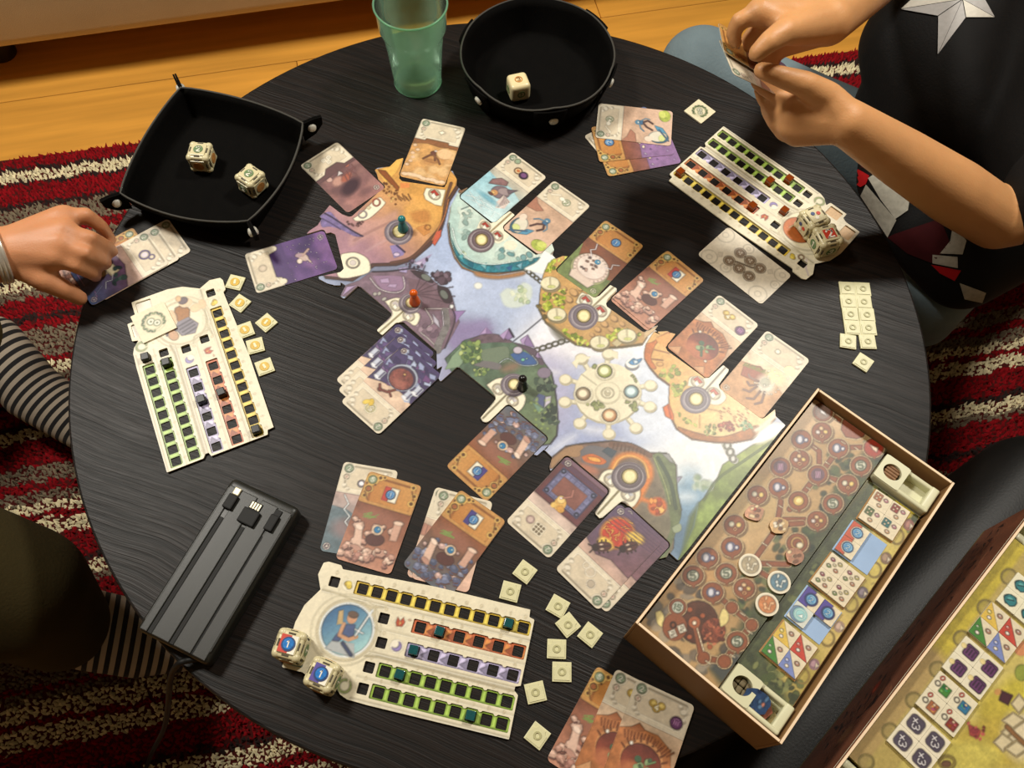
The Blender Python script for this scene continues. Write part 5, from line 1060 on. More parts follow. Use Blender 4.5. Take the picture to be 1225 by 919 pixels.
# ---------------------------------------------------------------- laurel tiles
def laurel(px, edge, size, h, label):
    c = at(*px, h); a = pt_dir(edge[0], edge[1], h); n = size / 2
    A = Art(-n - 1, -n - 1, n + 1, n + 1, .7, (222, 212, 176)); A.mottle(.03, 5); A.ring(0, 0, n * .66, .6, (206, 198, 160)); r = random.Random(2)
    for k in range(22): t = -.6 + k * .24; A.ell(n * .6 * math.cos(t), n * .6 * math.sin(t), 1.7, .9, r.choice([(110, 136, 76), (140, 160, 100), (90, 118, 70)]), t + 1 + (k % 2) * 1.4)
    A.ring(0, 0, n * .5, .5, (180, 184, 140)); A.ell(-n * .12, n * .1, n * .24, n * .22, (236, 230, 206)); A.ring(-n * .12, n * .1, n * .22, .7, (150, 166, 120)); A.ell(n * .16, -n * .14, n * .22, n * .2, (236, 230, 206)); A.ring(n * .16, -n * .14, n * .2, .7, (150, 166, 120)); A.ell(-n * .12, n * .1, 1, 1, (150, 166, 120)); A.ell(n * .16, -n * .14, 1, 1, (150, 166, 120))
    o = sheet('laurel_tile', A, lambda X, Y: rrect(X, Y, 0, 0, size, size, .8), .0018, M_CARD); o.location = (c.x, c.y, TZ + h); o.rotation_euler = (0, 0, a)
    return tag(o, label, 'tile')
k = 200 / 1225
laurel((720 + 716 * k, 20 + 700 * k), ((720 + 583 * k, 20 + 705 * k), (720 + 718 * k, 20 + 805 * k)), 27.5, .0003, 'square cream tile with a green laurel ring lying alone below the raised hands')
k = 190 / 1225
laurel((150 + 222 * k, 320 + 428 * k), ((150 + 140 * k, 320 + 560 * k), (150 + 375 * k, 320 + 450 * k)), 37, .0029, 'square cream tile with a green laurel ring lying across the left player board')

# ---------------------------------------------------------------- square tokens
M_TOK = mat('pale_ivory_plastic', (206, 202, 160), 0.4, 0.45, var=.04, scale=90, bump=.05)
M_TOKG = mat('gold_print', (206, 170, 60), 0.4, 0.4, var=.2, scale=200)
M_TOKL = mat('ivory_print', (236, 226, 190), 0.5, 0.4)
def token(gold):
    e = empty('token')
    bm = bmesh.new(); add_box(bm, (0, 0, .0011), (.0205, .0205, .0022), bev=.0005, seg=2); bm_obj('base', bm, M_TOK, e)
    bm = bmesh.new()
    P = [(-.0085, -.0085), (.0085, -.0085), (.0085, .0045), (.0062, .005), (.005, .0062), (.0045, .0085), (-.0045, .0085), (-.005, .0062), (-.0062, .005), (-.0085, .0045)]
    v = [bm.verts.new((x, y, .0022)) for x, y in P]; f = bm.faces.new(v); g = bmesh.ops.extrude_face_region(bm, geom=[f]); vs = [q for q in g['geom'] if isinstance(q, bmesh.types.BMVert)]
    bmesh.ops.translate(bm, vec=(0, 0, .0007), verts=vs); bm_obj('raised_plate', bm, M_TOK, e)
    bm = bmesh.new()
    if gold:
        add_cyl(bm, (0, 0, .0032), .0062, .006, .0006, 20); bm_obj('gold_disc', bm, M_TOKG, e)
        bm = bmesh.new(); add_box(bm, (0, 0, .0037), (.003, .0068, .0006), rz=.2, bev=.0004); bm_obj('numeral', bm, M_TOKL, e)
    else:
        lathe(bm, [(.0024, .0029), (.0024, .0038), (.0042, .0038), (.0042, .0029)], 20); bm_obj('ring', bm, mat('shaded_ivory_plastic', (176, 172, 126), .45), e)
    e.scale = (.835, .835, .9)
    return e
def put(proto, first, px, ang, label, group, h=0.0002):
    c = at(*px, h); p2 = (px[0] + 20 * math.cos(math.radians(ang)), px[1] + 20 * math.sin(math.radians(ang)))
    rz = pt_dir(px, p2, h); loc = (c.x, c.y, TZ + h)
    if first: proto.location = loc; proto.rotation_euler = (0, 0, rz); tag(proto, label, 'token', group); return proto
    return dup(proto, loc, rz, label, group)
tw = token(False); k = 120 / 460
GT = 'blank ivory tokens'
for n, (x, y, a, lb) in enumerate([(107, 95, 37, 'blank ivory token right below the violet basin card'), (40, 185, 15, 'blank ivory token just right of the blue stones card, above the yellow row end'), (258, 253, 30, 'blank ivory token, upper left of the three huddled below the beetle card'), (304, 338, 51, 'blank ivory token, middle of the three huddled below the beetle card'),
        (405, 383, 39, 'blank ivory token, right one of the three huddled near the large box corner'), (252, 448, 3, 'blank ivory token, upper of two lying one above the other'), (276, 553, 2, 'blank ivory token, lower of two lying one above the other'), (155, 647, -13, 'blank ivory token beside the lilac row end of the nearest board'), (164, 845, 39, 'blank ivory token nearest the bottom edge of the picture')]):
    put(tw, n == 0, (600 + x * k, 660 + y * k), a, lb, GT)
k = 100 / 707; RN = ['top', 'second', 'third', 'fourth']
for n, (x, y) in enumerate([(233, 185), (363, 190), (242, 296), (372, 300), (260, 405), (397, 409), (276, 516), (410, 520)]):
    put(tw, False, (980 + x * k, 320 + y * k), 3, f'blank ivory token, {RN[n // 2]} in the {"left" if n % 2 == 0 else "right"} column at the right table edge', GT)
put(tw, False, (980 + 240 * k, 320 + 632 * k), 9, 'blank ivory token, lowest of the left column at the right table edge', GT)
put(tw, False, (980 + 405 * k, 320 + 635 * k), 2, 'blank ivory token, lowest of the right column at the right table edge', GT)
put(tw, False, (980 + 368 * k, 320 + 808 * k), 33, 'blank ivory token lying alone aslant below the two columns', GT)
tg = token(True); k = 190 / 1225
for n, (x, y, a, lb) in enumerate([(850, 122, 13, 'gold-marked token topmost of the scatter beside the left player board'), (887, 282, 33, 'gold-marked token second from the top beside the left player board'), (1090, 432, 42, 'gold-marked token lying farthest right of the left player board'), (925, 490, -20, 'gold-marked token touching the yellow row of the left player board'), (1005, 610, -15, 'gold-marked token just below the one touching the left board'), (1077, 772, -20, 'gold-marked token lowest of the scatter beside the left player board')]):
    put(tg, n == 0, (150 + x * k, 320 + y * k), a, lb, 'gold-marked tokens')

# ---------------------------------------------------------------- dice
M_DIE = mat('ivory_die_plastic', (206, 196, 156), 0.3, 0.5, var=.05, scale=60)
M_DARKP = mat('dark_slot', (70, 62, 44), 0.7)
M_GREENP = mat('green_print', (96, 124, 78), 0.5); M_WHITEP = mat('white_print', (238, 232, 214), 0.5); M_REDP = mat('red_print', (196, 60, 40), 0.5); M_VIOP = mat('violet_print', (84, 70, 150), 0.5)
M_GEM = mat('blue_gem_print', (48, 122, 196), 0.2, 0.6, var=.3, scale=250); M_GEMD = mat('dark_blue_print', (24, 56, 110), 0.4); M_TANP = mat('tan_print', (186, 128, 66), 0.5, var=.3, scale=200)
def glyph(bm, s, ht, z, w=None):
    for st in GLY[s]:
        for (x0, y0), (x1, y1) in zip(st, st[1:]):
            k = ht / 6; ax, ay, bx, by = (x0 - 2) * k, (y0 - 3) * k, (x1 - 2) * k, (y1 - 3) * k
            L = math.hypot(bx - ax, by - ay); vs = add_box(bm, (0, 0, 0), (L + (w or ht * .18), w or ht * .18, .0003))
            bmesh.ops.rotate(bm, cent=(0, 0, 0), matrix=Matrix.Rotation(math.atan2(by - ay, bx - ax), 3, 'Z'), verts=vs); bmesh.ops.translate(bm, vec=((ax + bx) / 2, (ay + by) / 2, z), verts=vs)
FACE = [Euler((0, 0, 0)), Euler((math.pi / 2, 0, 0)), Euler((math.pi / 2, 0, math.pi / 2)), Euler((math.pi / 2, 0, math.pi)), Euler((math.pi / 2, 0, -math.pi / 2))]
def forge_die(px, edge, h, faces, label, size=.027, tiltq=0):
    c = at(*px, h + size * .75); rz = math.radians(0) + pt_dir(edge[0], edge[1], h + size)
    e = empty('game_die', (c.x, c.y, TZ + h), rz, label, 'die', 'ivory dice with snap-on faces')
    q = size / 2; bm = bmesh.new()
    add_box(bm, (0, 0, q), (size * .90, size * .90, size * .92), bev=size * .10, seg=3)
    for sx in (-1, 1):
        for sy in (-1, 1):
            for sz in (-1, 1):
                g = bmesh.ops.create_icosphere(bm, subdivisions=2, radius=size * .17); bmesh.ops.translate(bm, vec=(sx * size * .33, sy * size * .33, q + sz * size * .33), verts=g['verts'])
    bm_obj('body', bm, M_DIE, e, True)
    for n, R in enumerate(FACE):
        M = Matrix.Translation((0, 0, q)) @ R.to_matrix().to_4x4()
        def fo(name, bm, m, par):
            bmesh.ops.transform(bm, matrix=M, verts=bm.verts); return bm_obj(name, bm, m, par)
        bm = bmesh.new(); add_box(bm, (0, 0, q * .97), (size * .62, size * .62, size * .05), bev=size * .02, seg=2); fp = fo('face_plate', bm, M_DIE, e)
        bm = bmesh.new()
        for dx, dy in ((1, 0), (-1, 0), (0, 1), (0, -1)): add_box(bm, (dx * size * .355, dy * size * .355, q * .93), (size * (.05 if dx else .24), size * (.05 if dy else .24), size * .03))
        fo('clip_slots', bm, M_DARKP, e)
        kind = faces[n % len(faces)]; z = q * 1.02 + .0003; t = size
        if kind in '0123456789':
            bm = bmesh.new(); add_cyl(bm, (0, 0, z), t * .2, t * .2, .0004, 20); fo('symbol_disc', bm, M_GREENP, fp); bm = bmesh.new(); glyph(bm, kind, t * .24, z + .0003); fo('numeral', bm, M_WHITEP, fp)
        elif kind in 'rv':
            bm = bmesh.new(); add_box(bm, (-t * .13, 0, z), (t * .34, t * .58, .0004)); fo('colour_field', bm, M_REDP if kind == 'r' else M_VIOP, fp); bm = bmesh.new(); add_box(bm, (t * .14, t * .0, z), (t * .26, t * .58, .0003)); fo('pale_field', bm, M_WHITEP, fp)
            bm = bmesh.new(); add_cyl(bm, (0, 0, z + .0004), t * .235, t * .235, .0006, 24); fo('gem_rim', bm, M_GEMD, fp); bm = bmesh.new(); add_cyl(bm, (0, 0, z + .0008), t * .2, t * .17, .0008, 24); fo('gem', bm, M_GEM, fp); bm = bmesh.new(); glyph(bm, '1', t * .2, z + .0014); fo('numeral', bm, M_WHITEP, fp)
        elif kind == 'R':
            bm = bmesh.new(); add_box(bm, (0, 0, z), (t * .46, t * .42, .0004), bev=.0001); fo('red_field', bm, M_REDP, fp); bm = bmesh.new(); glyph(bm, '2', t * .34, z + .0003); fo('numeral', bm, M_WHITEP, fp)
        elif kind == 't':
            bm = bmesh.new(); add_cyl(bm, (0, 0, z), t * .22, t * .22, .0004, 20); fo('symbol_disc', bm, M_TANP, fp)
        else:
            for dx, dy, m in ((-.1, .1, M_GEMD), (.12, .04, M_REDP), (-.04, -.12, M_WHITEP)):
                bm = bmesh.new(); add_cyl(bm, (dx * t, dy * t, z), t * .085, t * .085, .0004, 12); fo('symbol_dot', bm, m, fp)
    return e
k = 280 / 1170
TRAY_H = 0.0035
forge_die((120 + 498 * k, 80 + 432 * k), ((120 + 440 * k, 80 + 425 * k), (120 + 530 * k, 80 + 432 * k)), TRAY_H, '2tt1t', 'ivory die with a green 2 on top, left of two in the square leather tray', .0265)
forge_die((120 + 750 * k, 80 + 553 * k), ((120 + 735 * k, 80 + 485 * k), (120 + 812 * k, 80 + 535 * k)), TRAY_H, '23tt3', 'ivory die with green numbers on two sides, right of two in the square leather tray', .0265)
k = 250 / 1149
forge_die((790 + 845 * k, 140 + 560 * k), ((790 + 800 * k, 140 + 520 * k), (790 + 872 * k, 140 + 490 * k)), .0028, 'd1d2d', 'ivory die with coloured dots on top, farther of two on the right player board', .028)
forge_die((790 + 918 * k, 140 + 662 * k), ((790 + 855 * k, 140 + 612 * k), (790 + 945 * k, 140 + 590 * k)), .0028, 'R3131', 'ivory die with a white 2 on red, nearer of two on the right player board', .028)
k = 350 / 1153
forge_die((310 + 122 * k, 640 + 436 * k), ((310 + 95 * k, 640 + 375 * k), (310 + 190 * k, 640 + 400 * k)), .0028, 'rt1t2', 'ivory die with a blue gem on red, left end of the nearest player board', .0265)
forge_die((310 + 250 * k, 640 + 553 * k), ((310 + 228 * k, 640 + 482 * k), (310 + 322 * k, 640 + 522 * k)), .0028, 'vt1t2', 'ivory die with a blue gem on violet, below the portrait of the nearest board', .0265)
# plain cream die
k = 210 / 1206; c = at(540 + 460 * k, 590 * k, .018)
e = empty('plain_die', (c.x, c.y, TZ + TRAY_H), pt_dir((616, 107), (630, 104)), 'smooth cream die with rounded corners alone in the round leather tray', 'die')
bm = bmesh.new(); add_box(bm, (0, 0, .0125), (.025, .025, .025), bev=.0062, seg=5); bm_obj('body', bm, mat('cream_die_plastic', (222, 206, 160), .3, .5, var=.03), e, True)
for n, R in enumerate(FACE):
    M = Matrix.Translation((0, 0, .0125)) @ R.to_matrix().to_4x4()
    bm = bmesh.new(); lathe(bm, [(.0035, .0125), (.0035, .0129), (.0048, .0129), (.0048, .0125)], 20); glyph(bm, '31121'[n], .005, .0128); bmesh.ops.transform(bm, matrix=M, verts=bm.verts); bm_obj('pip_mark', bm, M_GREENP if n else M_TANP, e)

# ---------------------------------------------------------------- pawns on the board
def pawn(px, name, c, label):
    p = at(*px, BT); e = empty('pawn', (p.x, p.y, TZ + BT + .0001), 0, label, 'pawn'); m = mat(name, c, .3, .5, var=.04)
    bm = bmesh.new(); lathe(bm, [(.0001, 0), (.0056, 0), (.0062, .0008), (.006, .0025), (.0048, .008), (.0034, .0135), (.0026, .0152)], 28); bm_obj('body', bm, m, e, True)
    bm = bmesh.new(); bmesh.ops.create_uvsphere(bm, u_segments=24, v_segments=14, radius=.0044); bmesh.ops.translate(bm, vec=(0, 0, .0186), verts=bm.verts); bm_obj('head', bm, m, e, True)
pawn(cr(*K1, [(688, 640)])[0], 'teal_plastic', (34, 120, 124), 'teal pawn on the orange desert island')
pawn(cr(*K2, [(656, 490)])[0], 'orange_plastic', (214, 92, 18), 'orange pawn on the violet ring town')
pawn(cr(*K5, [(648, 560)])[0], 'black_plastic', (12, 11, 11), 'black pawn on the dark forest island')

# ================================================================ plastic cup
def cup_material():
    m = bpy.data.materials.new('green_clear_plastic'); m.use_nodes = True; nt = m.node_tree; L = nt.links
    out = nt.nodes['Material Output']; nt.nodes.remove(nt.nodes['Principled BSDF'])
    tr = nt.nodes.new('ShaderNodeBsdfTransparent'); tr.inputs[0].default_value = (.62, .92, .70, 1)
    tl = nt.nodes.new('ShaderNodeBsdfTranslucent'); tl.inputs[0].default_value = (.50, .90, .62, 1)
    df = nt.nodes.new('ShaderNodeBsdfDiffuse'); df.inputs[0].default_value = (.45, .82, .58, 1)
    gl = nt.nodes.new('ShaderNodeBsdfGlossy'); gl.inputs['Roughness'].default_value = .18
    nz = nt.nodes.new('ShaderNodeTexNoise'); nz.inputs['Scale'].default_value = 6
    mr = nt.nodes.new('ShaderNodeMapRange'); mr.inputs['To Min'].default_value = .30; mr.inputs['To Max'].default_value = .38; L.new(nz.outputs['Fac'], mr.inputs['Value'])
    a = nt.nodes.new('ShaderNodeMixShader'); a.inputs[0].default_value = .5; L.new(tl.outputs[0], a.inputs[1]); L.new(df.outputs[0], a.inputs[2])
    b = nt.nodes.new('ShaderNodeMixShader'); L.new(mr.outputs[0], b.inputs[0]); L.new(tr.outputs[0], b.inputs[1]); L.new(a.outputs[0], b.inputs[2])
    fr = nt.nodes.new('ShaderNodeFresnel'); fr.inputs[0].default_value = 1.25
    c = nt.nodes.new('ShaderNodeMixShader'); L.new(fr.outputs[0], c.inputs[0]); L.new(b.outputs[0], c.inputs[1]); L.new(gl.outputs[0], c.inputs[2]); L.new(c.outputs[0], out.inputs[0])
    return m
M_CUP = cup_material()
q = at(500, 97, 0)
cup = empty('plastic_cup', (q.x, q.y, TZ), 0, 'empty clear green plastic cup with a stepped rim at the far table edge', 'cup')
bm = bmesh.new(); lathe(bm, [(.0001, .0035), (.0215, .0035), (.0222, .0060), (.0262, .0062), (.0280, .0010), (.0286, .0012), (.0292, .004), (.0335, .0620), (.0340, .0640), (.0345, .0700), (.0362, .0790), (.0392, .0860), (.0405, .1150)], 64)
bm_obj('wall', bm, M_CUP, cup, True)
bm = bmesh.new(); tube(bm, [(.0412 * math.cos(t), .0412 * math.sin(t), .1160) for t in np.arange(64) * 2 * math.pi / 64], .0013, 8, True); bm_obj('rim', bm, M_CUP, cup, True)
bm = bmesh.new(); tube(bm, [(.0284 * math.cos(t), .0284 * math.sin(t), .0016) for t in np.arange(64) * 2 * math.pi / 64], .0012, 8, True); bm_obj('foot_ring', bm, M_CUP, cup, True)

# ================================================================ leather dice trays
M_TRAY = mat('black_tray_leather', (8, 7, 6), 0.85, 0.06, var=.15, scale=60, bump=.2, bscale=700)
M_TRAYE = mat('tray_cut_edge', (52, 50, 44), 0.7)
M_SNAP = mat('white_snap_metal', (206, 204, 192), 0.3, 0.6, var=.04)
def tray_mesh(rim, flo, nz=5):
    """rim, flo: matching closed loops of 3-D points; the wall curves between them"""
    n = len(rim); bm = bmesh.new(); rows = []
    for k in range(nz + 1):
        t = k / nz; s = t ** 1.25
        rows.append([bm.verts.new(f.lerp(r, t).lerp(Vector((f.lerp(r, t).x, f.lerp(r, t).y, f.z * (1 - s) + r.z * s)), 1)) for f, r in zip(flo, rim)])
    for a, b in zip(rows, rows[1:]):
        for i in range(n): bm.faces.new((a[i], a[(i + 1) % n], b[(i + 1) % n], b[i]))
    c = sum(flo, Vector()) / n; inner = [rows[0]]
    for f in (.66, .33):
        rg = [bm.verts.new(c.lerp(p, f)) for p in flo]
        for i in range(n): bm.faces.new((rg[i], rg[(i + 1) % n], inner[-1][(i + 1) % n], inner[-1][i]))
        inner.append(rg)
    bm.faces.new(inner[-1]); bmesh.ops.recalc_face_normals(bm, faces=bm.faces)
    return bm
def solid(o, t, off=1):
    m = o.modifiers.new('thick', 'SOLIDIFY'); m.thickness = t; m.offset = off; return o
def snap(par, p, nrm, r=.0052, out=.0010):
    bm = bmesh.new(); add_cyl(bm, (0, 0, 0), r, r * .86, .0022, 20); add_cyl(bm, (0, 0, .0014), r * .84, r * .55, .0008, 20)
    M = Matrix.Translation(p) @ Vector((0, 0, 1)).rotation_difference(Vector(nrm)).to_matrix().to_4x4()
    bmesh.ops.transform(bm, matrix=M, verts=bm.verts); return bm_obj('snap_button', bm, M_SNAP, par, True)
# square tray with four pinched corners
RH = .037
cs = [at(*p, RH) for p in cr(280 / 1170, 120, 80, [(402, 104), (1012, 282), (738, 770), (100, 632)])]
cen = sum(cs, Vector()) / 4; cen.z = TZ + .0008
tray = empty('dice_tray', cen, 0, 'square black leather dice tray with snapped corners, at the upper left', 'dice tray')
L_ = [c - cen for c in cs]
rim, flo = [], []
for k in range(4):
    A, B = L_[k], L_[(k + 1) % 4]; out = ((A + B) / 2); out.z = 0; out.normalize()
    fa, fb = A * .90, B * .90
    for i in range(14):
        t = i / 14; w = math.sin(math.pi * t)
        p = A.lerp(B, t) + out * (.0115 * w ** .8); p.z = RH - .0035 * w - .0010
        rim.append(p)
        f = fa.lerp(fb, t) + out * (.0030 * w); f.z = .0
        flo.append(f)
solid(bm_obj('leather_sheet', tray_mesh(rim, flo), M_TRAY, tray, True), .0024, 0)
bm = bmesh.new(); tube(bm, [p + Vector((0, 0, .0002)) for p in rim], .0013, 6, True); bm_obj('cut_edge', bm, M_TRAYE, tray, True)
for k in range(4):
    d = Vector((L_[k].x, L_[k].y, 0)).normalized(); sd = Vector((-d.y, d.x, 0)); bm = bmesh.new()
    # pinched ear: a folded leaf standing out of the corner
    prof = [(-.003, .010), (.012, .016), (.0215, .027), (.0225, .0375), (.013, .0385), (-.003, .0365)]
    for s in (-1, 1):
        vs = [bm.verts.new(Vector((L_[k].x, L_[k].y, 0)) + d * x + sd * (s * .0002) + Vector((0, 0, z))) for i, (x, z) in enumerate(prof)]; f = bm.faces.new(vs if s > 0 else vs[::-1])
        g = bmesh.ops.extrude_face_region(bm, geom=[f]); bmesh.ops.translate(bm, vec=sd * s * .0020, verts=[q for q in g['geom'] if isinstance(q, bmesh.types.BMVert)])
    bmesh.ops.recalc_face_normals(bm, faces=bm.faces)
    bm_obj('corner_fold', bm, M_TRAY, tray)
    for s in (-1, 1): snap(tray, Vector((L_[k].x, L_[k].y, .0275)) + d * .0085 + sd * s * .0032, sd * s + Vector((0, 0, .25)))
# round six-sided tray
RH2 = .046
cx, cy = .0296, .3508
tray2 = empty('dice_tray', (cx, cy, TZ + .0008), 0, 'round six-sided black leather dice tray with one cream die in it', 'dice tray')
a0 = math.atan2(.2835 - cy, -.0437 - cx); rim, flo = [], []
for k in range(72):
    t = a0 + k * 2 * math.pi / 72; w = abs(math.sin(3 * (t - a0)))
    R = .0905 + .0015 * w; rim.append(Vector((R * math.cos(t), R * math.sin(t), RH2 - .0025 * w)))
    hx = .0800 * math.cos(math.pi / 6) / math.cos(((t - a0) % (math.pi / 3)) - math.pi / 6) ; hx = .55 * hx + .45 * .0765
    flo.append(Vector((hx * math.cos(t), hx * math.sin(t), 0)))
solid(bm_obj('leather_sheet', tray_mesh(rim, flo), M_TRAY, tray2, True), .0024, 0)
bm = bmesh.new(); tube(bm, [p + Vector((0, 0, .0002)) for p in rim], .0013, 6, True); bm_obj('cut_edge', bm, M_TRAYE, tray2, True)
for k in range(6):
    t = a0 + k * math.pi / 3; bm = bmesh.new(); R0, R1 = .0815, .0935; rows = []
    for z, f in ((.006, 0.1), (.020, .42), (.034, .74), (RH2 - .001, 1.0)):
        row = []
        for i in range(8):
            u = -.26 + i * .42 / 7; rr = R0 + (R1 - R0) * f + .0006
            if z < .01: u = -.20 + i * .28 / 7
            row.append(bm.verts.new((rr * math.cos(t + u), rr * math.sin(t + u), z)))
        rows.append(row)
    for a, b in zip(rows, rows[1:]):
        for i in range(7): bm.faces.new((a[i], a[i + 1], b[i + 1], b[i]))
    bmesh.ops.recalc_face_normals(bm, faces=bm.faces)
    solid(bm_obj('corner_flap', bm, M_TRAY, tray2, True), .0020, 1)
    R = .0936; snap(tray2, Vector((R * math.cos(t), R * math.sin(t), .027)), (math.cos(t), math.sin(t), -.25), .0058)

# ================================================================ power bank with its cable
k = 220 / 778
pc = [at(*p, .021) for p in cr(k, 150, 560, [(462, 40), (722, 172), (352, 838), (38, 668)])]
mid = sum(pc, Vector()) / 4; ax = ((pc[0] + pc[1]) / 2 - (pc[2] + pc[3]) / 2); pa = math.atan2(ax.y, ax.x) - math.pi / 2
W_, H_ = .0735, .1560
M_PB = mat('matt_black_plastic', (25, 26, 22), 0.42, 0.5, var=.05, scale=300, bump=.06, bscale=1500)
M_PBD = mat('black_rubber', (12, 12, 11), 0.6, 0.3)
M_STEEL = mat('plug_metal', (186, 178, 150), 0.4, 0.5, metal=.6)
pb = empty('power_bank', (mid.x, mid.y, TZ), pa, 'black ribbed power bank with built-in cables lying by the left table edge', 'power bank')
bm = bmesh.new(); add_box(bm, (0, 0, .0104), (W_, H_, .0200), bev=.0062, seg=4); bm_obj('body', bm, M_PB, pb, True)
for x0, x1 in ((-.0335, -.0262), (-.0215, -.0035), (.0012, .0188), (.0205, .0335)):
    bm = bmesh.new(); add_box(bm, ((x0 + x1) / 2, -.003, .0206), (x1 - x0, H_ - .010, .0018), bev=.0008, seg=2); bm_obj('top_rib', bm, M_PB, pb)
for x, w in ((-.0238, .0044), (-.0011, .0042), (.0197, .0016)):
    bm = bmesh.new(); add_box(bm, (x, -.018, .0200), (w, H_ - .040, .0018), bev=.0004, seg=1); bm_obj('cable_strap', bm, M_PBD, pb)
for x, y, w, h, kind in ((-.0238, .0555, .0095, .0145, 'c'), (-.0005, .0500, .0170, .0150, 'a'), (.0215, .0540, .0085, .0160, 'l')):
    bm = bmesh.new(); add_box(bm, (x, y, .0225), (w, h, .0052), bev=.0012, seg=2); c = bm_obj('plug_grip', bm, M_PBD, pb)
    if kind == 'c': bm = bmesh.new(); add_box(bm, (x, y + .0112, .0220), (.0068, .0075, .0026), bev=.0009, seg=2); bm_obj('plug_tip', bm, M_STEEL, c)
    elif kind == 'a':
        bm = bmesh.new(); add_box(bm, (x, y + .0115, .0212), (.0118, .0085, .0022), bev=.0003, seg=1); bm_obj('plug_tip', bm, M_PBD, c)
        for n in range(4): bm = bmesh.new(); add_box(bm, (x - .0040 + n * .0027, y + .0118, .0225), (.0016, .0062, .0006)); bm_obj('contact', bm, M_STEEL, c)
    else: bm = bmesh.new(); add_box(bm, (x, y + .0108, .0215), (.0070, .0062, .0022), bev=.0006); bm_obj('plug_tip', bm, M_PBD, c)
for x in (-.0335, .0335):
    bm = bmesh.new(); add_box(bm, (x, .0, .0200), (.0022, H_ - .02, .0026), bev=.0008, seg=1); bm_obj('side_rail', bm, M_PB, pb)
path = spline([at(243, 787, .008), at(226, 790, .009), at(213, 795, .006), at(204, 812, -.03), at(201, 845, -.12), at(196, 872, -.24), at(182, 900, -.38), at(168, 930, -.432), at(120, 990, -.440)], 8)
bm = bmesh.new(); tube(bm, path, .0028, 10); cb = tag(bm_obj('cable', bm, M_PBD, None, True), 'thin black cable running from the power bank down to the rug', 'cable')

# ================================================================ the boxes of the game
M_CARTON = mat('brown_carton', (140, 104, 64), 0.6, 0.3, var=.10, scale=14)
M_CARTIN = mat('tan_carton_lining', (158, 118, 70), 0.65, 0.3, var=.06, scale=20)
M_CUT = mat('carton_cut_edge', (236, 210, 178), 0.8, .2, var=.04)
M_TRAYP = mat('ivory_vacuum_plastic', (206, 204, 170), 0.38, .45, var=.03, scale=20)
def open_box(name, o, ang, ln, wd, ht, label, th=.0026, rnd=None, skin=None):
    """o is the outer left corner; length runs along ang, width to the right of it"""
    e = empty(name, o, ang, label, 'box')
    bm = bmesh.new(); add_box(bm, (ln / 2, -wd / 2, th / 2), (ln, wd, th)); bm_obj('bottom', bm, M_CARTON, e)
    for c, s in (((ln / 2, -th / 2, ht / 2), (ln, th, ht)), ((ln / 2, -wd + th / 2, ht / 2), (ln, th, ht)), ((th / 2, -wd / 2, ht / 2), (th, wd - 2 * th, ht)), ((ln - th / 2, -wd / 2, ht / 2), (th, wd - 2 * th, ht))):
        bm = bmesh.new(); add_box(bm, c, s, bev=.0005, seg=1); w = bm_obj('wall', bm, skin or M_CARTON, e)
        t = (s[0] - .0006, s[1] - .0006, .0008); bm = bmesh.new(); add_box(bm, (c[0], c[1], ht + .0003), t); bm_obj('rim', bm, M_CUT, w)
    return e
BH = .0715
Lc, Tc, Rc, Bc = (at(u, v, BH) for u, v in ((760.5, 743.5), (977, 466), (1143, 577), (934, 893)))
d1 = ((Tc - Lc) + (Rc - Bc)) / 2; ba = math.atan2(d1.y, d1.x); u1 = Vector((math.cos(ba), math.sin(ba), 0)); n1 = Vector((u1.y, -u1.x, 0))
ln1 = d1.length; wd1 = abs((Rc - Tc).dot(n1) + (Bc - Lc).dot(n1)) / 2
c1 = (Lc + Tc + Rc + Bc) / 4; o1 = c1 - u1 * ln1 / 2 - n1 * wd1 / 2; o1.z = TZ + .0003
box1 = open_box('game_box', o1, ba, ln1, wd1, BH, 'open tan game box with a winding track panel, overhanging the right table edge')
def b1(x, y): p = o1 + u1 * x + n1 * y; return p
bm = bmesh.new(); add_box(bm, (ln1 / 2, -wd1 / 2, .0254), (ln1 - .008, wd1 - .008, .0452)); bm_obj('inner_tray', bm, M_CARTIN, box1)
HP = .060
N6 = (.17406, 880, 460); N7 = (.21763, 760, 600); N8 = (.16327, 960, 530); N2 = (.16327, 880, 640); N3 = (.17406, 820, 740)
inv = Matrix.Rotation(-ba, 2)
def tobox(q): return q
SEAM = .0835
def in_rect(x0, y0, x1, y1, r=1.0):
    def f(X, Y):
        px = X - o1.x * 1000; py = Y - o1.y * 1000
        lx = px * u1.x + py * u1.y; ly = px * n1.x + py * n1.y
        return rrect(lx, ly, (x0 + x1) / 2, (y0 + y1) / 2, x1 - x0, y1 - y0, r)
    return f
def panel_art(h, c):
    pts = np.array([[(c_.x) * 1000, (c_.y) * 1000] for c_ in (b1(0, 0), b1(ln1, 0), b1(0, wd1), b1(ln1, wd1))])
    lo, hi = pts.min(0), pts.max(0); return Art(lo[0], lo[1], hi[0], hi[1], .8, c)
